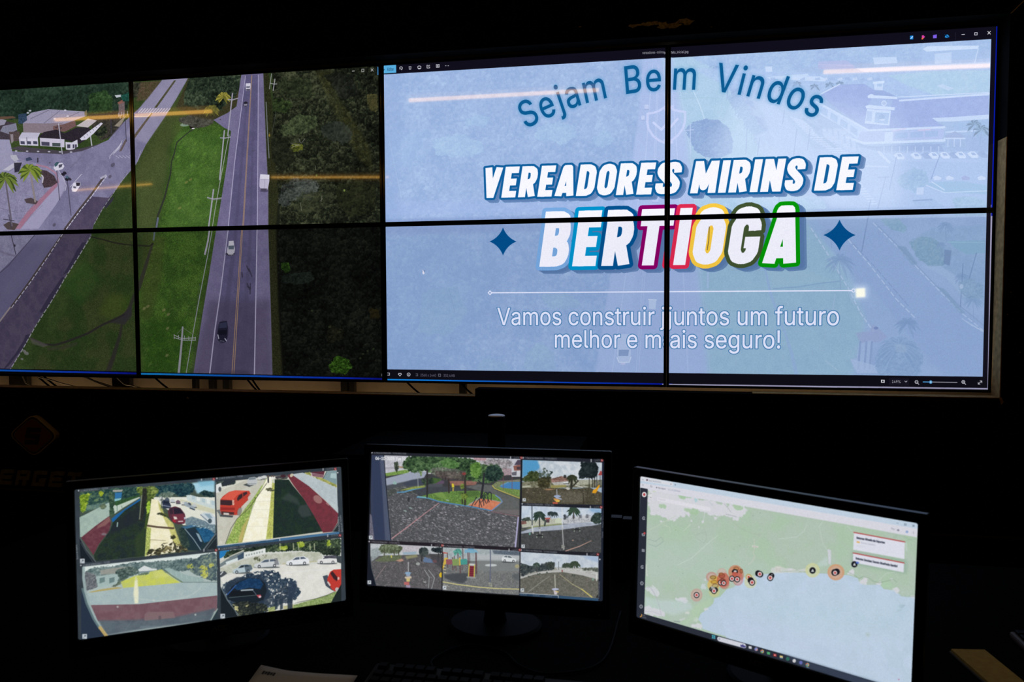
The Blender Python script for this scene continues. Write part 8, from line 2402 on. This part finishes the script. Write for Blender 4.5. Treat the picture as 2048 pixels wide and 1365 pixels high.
def frame(bm, x0, x1, z0, z1, wl, wr, wb, wt, y0, y1):
    """rectangular frame around the opening x0..x1, z0..z1"""
    def ring(y):
        return [bm.verts.new((x, y, z)) for x, z in ((x0, z0), (x1, z0), (x1, z1), (x0, z1))], [bm.verts.new((x, y, z)) for x, z in ((x0 - wl, z0 - wb), (x1 + wr, z0 - wb), (x1 + wr, z1 + wt), (x0 - wl, z1 + wt))]
    a, b = ring(y0)
    c, d = ring(y1)
    for i in range(4):
        j = (i + 1) % 4
        bm.faces.new((a[i], a[j], b[j], b[i]))
        bm.faces.new((c[j], c[i], d[i], d[j]))
        bm.faces.new((b[i], b[j], d[j], d[i]))
        bm.faces.new((a[j], a[i], c[i], c[j]))


PANELS = [  # x of the left edge of the picture, row, picture, uv origin column
    (-GL - 2 * PW - GX, 1, 'road', 0, 'black display panel showing palms and white shop buildings, upper row at the far left'),
    (-GL - PW, 1, 'road', 1, 'black display panel showing a white truck on the highway, upper row'),
    (0.0, 1, 'welcome', 0, 'black display panel showing Sejam Be and VEREADORES, upper row'),
    (PW + GX, 1, 'welcome', 1, 'black display panel showing a clock tower and MIRINS DE, at the upper right'),
    (-GL - 2 * PW - GX, 0, 'road', 0, 'black display panel showing a forked dark track in grass, lower row at the far left'),
    (-GL - PW, 0, 'road', 1, 'black display panel showing a dark car on the highway, lower row'),
    (0.0, 0, 'welcome', 0, 'black display panel showing Vamos construir and a blue star, lower row'),
    (PW + GX, 0, 'welcome', 1, 'black display panel showing a glowing white square and 149%, lower right corner of the wall')]
BEZ = 0.0108
for x0, row, pic, col, label in PANELS:
    z0 = Z0 + row * (PH + GZ)
    loc = (x0 + PW / 2, 0, z0)
    t = thing('display_panel', label, 'screen', loc, 'panels of the video wall')
    ou, ov = OVERLAP[pic]
    tw, th = 2 * PW - ou, 2 * PH - ov
    u0, u1 = (0, PW / tw) if col == 0 else ((PW - ou) / tw, 1)
    v0, v1 = (0, PH / th) if row == 0 else ((PH - ov) / th, 1)
    uv_quad('screen', [(x0, 0, z0), (x0 + PW, 0, z0), (x0 + PW, 0, z0 + PH), (x0, 0, z0 + PH)], [(u0, v0), (u1, v0), (u1, v1), (u0, v1)], SCREENS[(pic, row)], t, loc)
    bm = bmesh.new()
    frame(bm, -PW / 2, PW / 2, 0, PH, BEZ, BEZ, BEZ * .95, BEZ * .95, -0.004, 0.022)
    obj('bezel', bm, M_PANEL, t, bevel=0.0012)
    bm = bmesh.new()
    box(bm, -PW / 2 + .01, PW / 2 - .01, 0.003, 0.05, 0.01, PH - 0.01)
    box(bm, -PW / 2 + .25, PW / 2 - .25, 0.05, 0.068, 0.12, PH - 0.12)
    obj('back_housing', bm, M_HOUSING, t, bevel=0.003)

# steel uprights that carry the panels, and cables hanging behind them (seen in the gap below)
UP = [((18, 54), 'first steel upright from the left edge, behind the gap under the video wall'), ((224, 259), 'second steel upright from the left, under the joint of the two left panels'),
      ((384, 392), 'thin steel upright under the grass of the highway picture'), ((417, 427), 'thin steel upright under the left highway shoulder'),
      ((445, 458), 'steel upright under the middle of the highway picture'), ((681, 694), 'steel upright below the dark forest picture, left of a pair'),
      ((698, 708), 'grey steel upright below the dark forest picture, right of a pair'), ((918, 931), 'steel upright under the welcome slide where the gap ends')]
for (a, b), lab in UP:
    xa, xb = at_y(a, 768, 0.1)[0], at_y(b, 768, 0.1)[0]
    bm = bmesh.new()
    w = xb - xa
    for q in ((-w / 2, w / 2, 0, 0.004), (-w / 2, -w / 2 + .003, 0.004, 0.03), (w / 2 - .003, w / 2, 0.004, 0.03)):
        box(bm, q[0], q[1], q[2], q[3], 0, 1.62)
    o = obj('steel_upright', bm, M_METAL, loc=((xa + xb) / 2, 0.1, 0.8), bevel=0.001)
    tag(o, lab, 'bracket', 'steel uprights behind the panels')
M_CABLE = mat('black_cable', (0.002, 0.002, 0.002), 0.6, spec=0.04)
M_CABLE2 = mat('grey_cable', (0.30, 0.27, 0.22), 0.55)
CABLES = [((56, 768, 68, 776), 1, 'pale cable crossing the gap right of the first steel upright'), ((86, 752, 120, 778), 0, 'black cable slanting in the gap, left of a close pair'),
          ((74, 752, 108, 780), 0, 'black cable slanting in the gap, lower of a close pair'), ((98, 759, 152, 774), 1, 'long pale cable sagging in the gap beside the close pair'),
          ((166, 753, 226, 774), 1, 'pale cable running down to the second steel upright'), ((172, 755, 212, 771), 0, 'thin black cable above the pale one near the second upright'),
          ((262, 771, 292, 778), 1, 'short pale cable right of the second steel upright'), ((311, 757, 338, 779), 0, 'black cable slanting alone below the grass picture'),
          ((495, 760, 516, 784), 0, 'black cable slanting below the highway lanes'), ((506, 762, 522, 784), 0, 'second black cable slanting below the highway lanes'),
          ((814, 765, 842, 790), 0, 'black cable slanting below the welcome slide'), ((922, 768, 948, 792), 0, 'black cable at the right end of the gap')]
for i, ((xa, ya, xb, yb), c, lab) in enumerate(CABLES):
    y = 0.082 + 0.009 * (i % 3) - 0.004
    A, B = at_y(xa, ya, y), at_y(xb, yb, y)
    d = B - A
    pts = [A - d * 1.4 + np.array((0, 0, .05)), A - d * .5, A, (A + B) / 2 + np.array((0, 0, -.002)), B, B + d * .6, B + d * 1.6 + np.array((0, 0, .01))]
    bm = bmesh.new()
    o_ = np.array((A + B) / 2)
    tube(bm, smooth_curve([tuple(p - o_) for p in pts], 6), 0.003 if c else 0.0045, 8)
    o = obj('cable', bm, M_CABLE2 if c else M_CABLE, loc=tuple(o_), smooth=True)
    tag(o, lab, 'cable', 'cables behind the video wall')

# ================================================================ wall lettering and diamond sign on the lower wall
M_LETTER = mat('dull_cream_letter', (0.17, 0.15, 0.125), 0.8, spec=0.1, noise=0.2, nscale=60)
lw, lh, st = 0.072, 0.074, 0.0175
GL_ = {'S': [(0, lw, 0, st), (lw - st, lw, 0, lh * .6), (0, lw, (lh - st) / 2, (lh + st) / 2), (0, st, lh * .4, lh), (0, lw, lh - st, lh)],
       'E': [(0, st, 0, lh), (0, lw, 0, st), (0, lw * .9, (lh - st) / 2, (lh + st) / 2), (0, lw, lh - st, lh)],
       'R': [(0, st, 0, lh), (0, lw, lh - st, lh), (lw - st, lw, lh * .45, lh), (0, lw, lh * .36, lh * .36 + st), (lw * .55, lw * .55 + st * 1.2, 0, lh * .4)],
       'G': [(0, st, 0, lh), (0, lw, 0, st), (0, lw, lh - st, lh), (lw - st, lw, 0, lh * .44), (lw * .5, lw, lh * .27, lh * .27 + st)],
       'T': [(0, lw, lh - st, lh), (lw / 2 - st * .6, lw / 2 + st * .6, 0, lh)]}
sx0, sz0 = -2.048, Z0 - 0.528
t = thing('wall_lettering', 'dim heavy slanted SERGET letters on the black wall, left of the desk monitors', 'lettering', (sx0, YF, sz0))
for i, ch in enumerate('SERGET'):
    bm = bmesh.new()
    for j, (a, b, c, d) in enumerate(GL_[ch]):
        x = i * 0.0925
        sl = 0.28
        prism(bm, [(x + a + c * sl, c), (x + b + c * sl, c), (x + b + d * sl, d), (x + a + d * sl, d)], -0.010 - j * 1e-4, -0.0002)
    obj('letter', bm, M_LETTER, t)


def rhombus(a, b, r, n=6):
    """rounded rhombus outline with half diagonals a (x), b (z)"""
    out = []
    P = [(a, 0), (0, b), (-a, 0), (0, -b)]
    for i in range(4):
        p0, p1, p2 = np.array(P[i - 1]), np.array(P[i]), np.array(P[(i + 1) % 4])
        u, v = (p0 - p1) / np.hypot(*(p0 - p1)), (p2 - p1) / np.hypot(*(p2 - p1))
        for k in range(n + 1):
            s = k / n
            q = (1 - s) ** 2 * (p1 + u * r) + 2 * s * (1 - s) * p1 + s * s * (p1 + v * r)
            out.append(tuple(q))
    return out


dc = (-1.733, YF, Z0 - 0.280)
t = thing('diamond_sign', 'thick diamond shaped sign with a dark S on dull red, on the wall above SERGET', 'sign', dc)
bm = bmesh.new(); prism(bm, rhombus(.138, .106, .04), -0.028, -0.0002)
obj('plate', bm, mat('sign_edge_cream', (0.40, 0.33, 0.22), 0.7, spec=0.2), t, bevel=0.002)
bm = bmesh.new(); prism(bm, rhombus(.130, .100, .038), -0.0288, -0.0281)
obj('black_border', bm, mat('sign_black', (0.012, 0.010, 0.009), 0.6), t)
bm = bmesh.new(); prism(bm, rhombus(.118, .090, .034), -0.0296, -0.0289)
obj('pale_line', bm, mat('sign_pale_line', (0.12, 0.10, 0.08), 0.7), t)
bm = bmesh.new(); prism(bm, rhombus(.112, .085, .032), -0.0304, -0.0297)
obj('red_field', bm, mat('sign_dull_red', (0.13, 0.03, 0.02), 0.7), t)
bm = bmesh.new()
for j, (a, b, c, d) in enumerate(GL_['S']):
    k = 1.05
    sl = 0.25
    a, b, c, d = [v * k for v in (a - lw / 2, b - lw / 2, c - lh / 2, d - lh / 2)]
    prism(bm, [(a + c * sl, c), (b + c * sl, c), (b + d * sl, d), (a + d * sl, d)], -0.034 - j * 1e-4, -0.0305)
obj('emblem_letter', bm, mat('sign_letter', (0.008, 0.006, 0.006), 0.6), t)

# ================================================================ desk
DZ = Z0 - 0.34
M_DESK = mat('black_desk_top', (0.0012, 0.0011, 0.0011), 0.85, spec=0.02, noise=0.3, nscale=50)
t = thing('control_desk', 'long black control desk under the three monitors', 'desk', (0.9, -1.85, 0))
bm = bmesh.new(); box(bm, -1.52, 1.62, -0.82, 0.72, DZ - 0.03, DZ)
obj('desk_top', bm, M_DESK, t, bevel=0.004)
for x in (-1.48, 0.05, 1.55):
    bm = bmesh.new(); box(bm, x, x + 0.03, -0.7, 0.66, 0, DZ - 0.03)
    obj('side_panel', bm, M_DESK, t, bevel=0.002)
bm = bmesh.new(); box(bm, -1.45, 1.55, 0.60, 0.62, 0.12, DZ - 0.03)
obj('modesty_panel', bm, M_DESK, t)

M_LOGO = mat('dull_bronze_logo', (0.11, 0.075, 0.055), 0.6, metal=0.2)
M_LED = mat('grey_power_mark', (0.20, 0.17, 0.10), 0.5)


def monitor(which, D, label, im_gain):
    c, r = POSE[which]
    M = rot(*[math.radians(v) for v in r])
    ex, ey, ez = M[:, 0], M[:, 1], M[:, 2]
    c = np.array(c)
    foot = c + ey * 0.105
    base = (foot[0], foot[1], DZ)
    t = thing('desk_monitor', label, 'monitor', base, 'monitors on the control desk')
    off = np.array(base)

    def place(bm):
        for v in bm.verts:
            p = c + ex * v.co.x + ey * v.co.y + ez * v.co.z - off
            v.co = p
        return bm
    o = c - ex * MW / 2 - ez * MH / 2
    uv_quad('screen', [o, o + ex * MW, o + ex * MW + ez * MH, o + ez * MH], [(0, 0), (1, 0), (1, 1), (0, 1)], screen_mat('monitor_%s' % which, D.image(which + ' monitor picture', *im_gain), 0.3, 1.0), t, base)
    bm = bmesh.new()
    frame(bm, -MW / 2, MW / 2, -MH / 2, MH / 2, .0145, .0145, .033, .016, -0.005, 0.012)
    obj('bezel', place(bm), M_PLASTIC, t, bevel=0.003, seg=3)
    bm = bmesh.new()
    a = [(-MW / 2 - .013, 0.012, -MH / 2 - .031), (MW / 2 + .013, 0.012, -MH / 2 - .031), (MW / 2 + .013, 0.012, MH / 2 + .0145), (-MW / 2 - .013, 0.012, MH / 2 + .0145)]
    b = [(x * .94, 0.03, z * .93) for x, y, z in a]
    e = [(x * .55, 0.062, z * .6) for x, y, z in a]
    R = [[bm.verts.new(p) for p in q] for q in (a, b, e)]
    bm.faces.new(R[0]); bm.faces.new(R[2][::-1])
    for q0, q1 in zip(R, R[1:]):
        for i in range(4):
            bm.faces.new((q0[i], q0[(i + 1) % 4], q1[(i + 1) % 4], q1[i]))
    obj('back_shell', place(bm), M_PLASTIC, t, bevel=0.004)
    # maker's letters on the lower bezel and the power mark
    bm = bmesh.new()
    z = -MH / 2 - .0155
    lt, hw_, hh = 0.0014, .0034, .0038

    def bar(p, q):
        d = np.array(q) - np.array(p)
        n = np.array((-d[1], d[0])) / np.hypot(*d) * lt / 2
        prism(bm, [(p[0] + n[0], z + p[1] + n[1]), (q[0] + n[0], z + q[1] + n[1]), (q[0] - n[0], z + q[1] - n[1]), (p[0] - n[0], z + p[1] - n[1])], -0.0056, -0.0048)
    for p, q in (((-.0135, -hh), (-.0098, hh)), ((-.0098, hh), (-.0061, -hh)), ((-hw_, -hh), (-hw_, hh)), ((hw_, -hh), (hw_, hh)), ((-hw_, hh), (hw_, hh)), ((-hw_, -hh), (hw_, -hh)), ((.0066, -hh), (.0066, hh)), ((.0066, hh), (.0132, hh)), ((.0066, -hh), (.0132, -hh))):
        bar(p, q)
    obj('logo', place(bm), M_LOGO, t)
    bm = bmesh.new()
    x = MW / 2 - .006
    prism(bm, [(x - .0016, -MH / 2 - .0256), (x + .0016, -MH / 2 - .0256), (x, -MH / 2 - .0232)], -0.0056, -0.0048)
    obj('power_mark', place(bm), M_LED, t)
    # stand: neck behind the screen, arm to the shell, oval base with raised rim
    bm = bmesh.new()
    hz = c[2] - DZ
    yaw = math.radians(r[1])
    lathe(bm, [(0.026, 0.008), (0.022, 0.03), (0.02, hz - 0.05), (0.018, hz)], 0, 0, 24)
    obj('stand_neck', bm, M_PLASTIC, t, smooth=True)
    bm = bmesh.new()
    tube(bm, [tuple(np.array((0, 0, hz - 0.03))), tuple(c + ey * 0.058 - off)], 0.016, 14)
    obj('stand_arm', bm, M_PLASTIC, t, smooth=True)
    bm = bmesh.new()
    lathe(bm, [(0.095, 0.0), (0.1, 0.003), (0.1, 0.008), (0.094, 0.012), (0.03, 0.014)], 0, 0, 48)
    for v in bm.verts:
        v.co.y *= 0.82
    bmesh.ops.rotate(bm, verts=bm.verts, matrix=Matrix.Rotation(yaw, 3, 'Z'))
    obj('stand_base', bm, M_GLOSS, t)
    return t


monitor('left', D_STREET, 'left black desk monitor turned right, showing four street camera views with a red car', (0.03, 0.90, 0.045, 1))
monitor('middle', D_PLAY, 'middle black desk monitor showing six playground camera views', (0.03, 0.85, 0.03, 1))
monitor('right', D_MAP, 'right black desk monitor turned left, showing a green and blue coast map', (0.025, 0.80, 0.0, 1))

# sheet of paper with a dark stamp, lying between the left and the middle monitor
M_PAPER = mat('white_paper', (0.40, 0.36, 0.33), 0.9, spec=0.1, noise=0.03, nscale=200)
M_INK = mat('black_ink', (0.02, 0.02, 0.02), 0.9)
t = thing('paper_sheet', 'sheet of white paper with a dark printed mark on the desk, left of the keyboard', 'paper', (0.483, -2.019, DZ))
U, V_ = np.array((0.998, 0.03)), np.array((0.10, -0.995))


def sheet_pt(u, v):
    lift = 0.0015 + 0.006 * max(0, 1 - u / .05) * max(0, 1 - v / .06) + 0.0016 * (0.5 + 0.5 * math.cos(u * 30)) * max(0, 1 - v / .25)
    return (*(U * u + V_ * v), lift)


bm = bmesh.new()
nx, ny = 14, 18
g = [[[bm.verts.new(tuple(np.array(sheet_pt(.19 * i / nx, .297 * j / ny)) + (0, 0, dz))) for i in range(nx + 1)] for j in range(ny + 1)] for dz in (0, -0.0004)]
for j in range(ny):
    for i in range(nx):
        bm.faces.new((g[0][j][i], g[0][j][i + 1], g[0][j + 1][i + 1], g[0][j + 1][i]))
        bm.faces.new((g[1][j][i], g[1][j + 1][i], g[1][j + 1][i + 1], g[1][j][i + 1]))
for j in range(ny):
    for i in (0, nx):
        bm.faces.new((g[0][j][i], g[0][j + 1][i], g[1][j + 1][i], g[1][j][i]))
for i in range(nx):
    for j in (0, ny):
        bm.faces.new((g[0][j][i], g[0][j][i + 1], g[1][j][i + 1], g[1][j][i]))
obj('sheet', bm, M_PAPER, t, smooth=True)
bm = bmesh.new()
for k in range(5):
    a = .012 + k * .0052
    q = [sheet_pt(a, .016 + (k % 2) * .002), sheet_pt(a + .0044, .0165), sheet_pt(a + .0042, .028 - (k % 2) * .003), sheet_pt(a, .027)]
    bm.faces.new([bm.verts.new((x, y, z + 0.0004)) for x, y, z in q])
obj('printed_mark', bm, M_INK, t)

# keyboard with its cable
M_KEY = mat('black_key', (0.003, 0.0022, 0.002), 0.5, spec=0.06)
kb = thing('keyboard', 'black keyboard on the desk in front of the middle monitor', 'keyboard', (0.92, -2.07, DZ))
bm = bmesh.new()
v = box(bm, -0.215, 0.215, -0.07, 0.07, 0, 0.012)
for i in (6, 7):
    v[i].co.z += 0.012
obj('case', bm, M_PLASTIC, kb, bevel=0.003)
key0 = None
for row in range(6):
    y = 0.054 - row * 0.0212 - (0.004 if row else 0)
    n = 14 if row < 5 else 8
    x = -0.205
    for i in range(n):
        w = 0.0186
        if row == 5:
            w = 0.0186 if i != 3 else 0.118
        if row == 1 and i == 13 or row == 4 and i in (0, 13):
            w = 0.030
        z = 0.012 + (y + 0.07) / 0.14 * 0.012
        bm = bmesh.new()
        vv = box(bm, -w / 2, w / 2, -0.009, 0.009, 0.0005, 0.0075)
        for q in vv[4:]:
            q.co.x *= 0.82 if w < .05 else .97
            q.co.y = q.co.y * 0.8 + 0.0008
        obj('key', bm, M_KEY, kb, loc=(x + w / 2, y, z))
        x += w + 0.0012 + (0.010 if row == 0 and i in (0, 4, 8) else 0)
bm = bmesh.new()
tube(bm, smooth_curve([(-0.10, 0.068, 0.016), (-0.13, 0.14, 0.004), (-0.10, 0.205, 0.003), (-0.055, 0.222, 0.003), (0.0, 0.20, 0.003), (0.04, 0.15, 0.003), (0.10, 0.13, 0.003), (0.19, 0.20, 0.003), (0.21, 0.45, 0.003)], 8), 0.0022, 8)
obj('keyboard_cable', bm, M_CABLE, kb, smooth=True)

# yellow note pad and number pad at the right end of the desk
np_ = thing('note_pad', 'dull yellow note pad on the desk behind the right monitor', 'note pad', (1.815, -1.76, DZ))
M_YEL = mat('yellow_paper', (0.50, 0.36, 0.09), 0.9, spec=0.1, noise=0.08, nscale=90)
ca = math.radians(8)
bm = bmesh.new()
for i in range(3):
    box(bm, -0.032, 0.032, -0.085, 0.062, 0.003 + i * 0.0018, 0.003 + (i + 1) * 0.0018 - 0.0002)
bmesh.ops.rotate(bm, verts=bm.verts, matrix=Matrix.Rotation(ca, 3, 'Z'))
obj('pages', bm, M_YEL, np_)
bm = bmesh.new(); box(bm, -0.034, 0.034, -0.087, 0.064, 0, 0.003)
bmesh.ops.rotate(bm, verts=bm.verts, matrix=Matrix.Rotation(ca, 3, 'Z'))
obj('cardboard_back', bm, mat('grey_board', (0.15, 0.13, 0.11), 0.9), np_)
npd = thing('number_pad', 'small number pad with dark keys on a brownish case, right end of desk', 'number pad', (1.965, -1.665, DZ))
bm = bmesh.new(); box(bm, -0.05, 0.05, -0.062, 0.062, 0, 0.014)
obj('case', bm, mat('brown_case', (0.08, 0.045, 0.022), 0.6), npd, bevel=0.005)
for i in range(4):
    for j in range(5):
        bm = bmesh.new(); box(bm, -0.009, 0.009, -0.009, 0.009, 0, 0.006)
        obj('key', bm, M_KEY, npd, loc=(-0.033 + i * 0.022, -0.046 + j * 0.023, 0.0138), bevel=0.0015)

# small black boxes behind the gap between the middle and the right monitor
for (xa, xb, y, h, lab) in ((1222, 1245, 1029.5, 0, 'small black box behind the desk monitors, left and taller of two in the gap'), (1246.5, 1266, 1032.5, 0, 'small black box behind the desk monitors, right and lower of two in the gap')):
    Y = -1.36
    p, q = at_y(xa, y, Y), at_y(xb, y, Y)
    w, hh_ = q[0] - p[0], p[2] - DZ
    t = thing('switch_box', lab, 'box', ((p[0] + q[0]) / 2, Y - .03, DZ), 'small black boxes on the back of the desk')
    bm = bmesh.new(); box(bm, -w / 2, w / 2, -.0, .03, 0.003, hh_)
    obj('case', bm, mat('box_grey', (0.012, 0.012, 0.014), 0.5, spec=0.1), t, bevel=0.0015)
    for sx_ in (-1, 1):
        bm = bmesh.new(); box(bm, sx_ * w * .32 - .003, sx_ * w * .32 + .003, 0.002, .028, 0, 0.004)
        obj('foot', bm, M_CABLE, t)

# low black cabinet behind the desk with a round speaker on it
cb = thing('low_cabinet', 'low black cabinet against the wall behind the desk', 'cabinet', (0.5, -0.55, 0))
bm = bmesh.new(); box(bm, -0.42, 0.42, -0.24, 0.28, 0.05, 0.9)
obj('carcass', bm, M_DESK, cb, bevel=0.003)
for s in (-1, 1):
    bm = bmesh.new(); box(bm, s * .21 - .205, s * .21 + .205, -0.258, -0.2405, 0.06, 0.89)
    d = obj('door', bm, M_DESK, cb, bevel=0.002)
    bm = bmesh.new(); box(bm, s * .04 - .006, s * .04 + .006, -0.275, -0.2585, 0.5, 0.62)
    obj('handle', bm, M_METAL, d, bevel=0.002)
bm = bmesh.new(); box(bm, -0.4, 0.4, -0.2, 0.26, 0, 0.0495)
obj('plinth', bm, M_DESK, cb)
sp = at_y(993, 829, -0.62)
hs = sp[2] - 0.9
t = thing('round_speaker', 'small round black speaker with a pale top imitating reflected blue light, above the middle monitor', 'speaker', (sp[0], -0.62, 0.9))
bm = bmesh.new(); lathe(bm, [(0.026, 0), (0.031, 0.006), (0.0315, hs - 0.012), (0.0305, hs - 0.007)], 0, 0, 40)
obj('body', bm, M_GLOSS, t, smooth=False)
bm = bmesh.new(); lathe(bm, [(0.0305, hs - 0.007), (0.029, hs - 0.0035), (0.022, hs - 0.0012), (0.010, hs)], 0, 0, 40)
obj('top_cap', bm, mat('cap_painted_glint', (0.8, 0.82, 0.88), 0.3, spec=0.6), t, smooth=True)  # black top coloured pale blue to stand for the screens' reflected glint
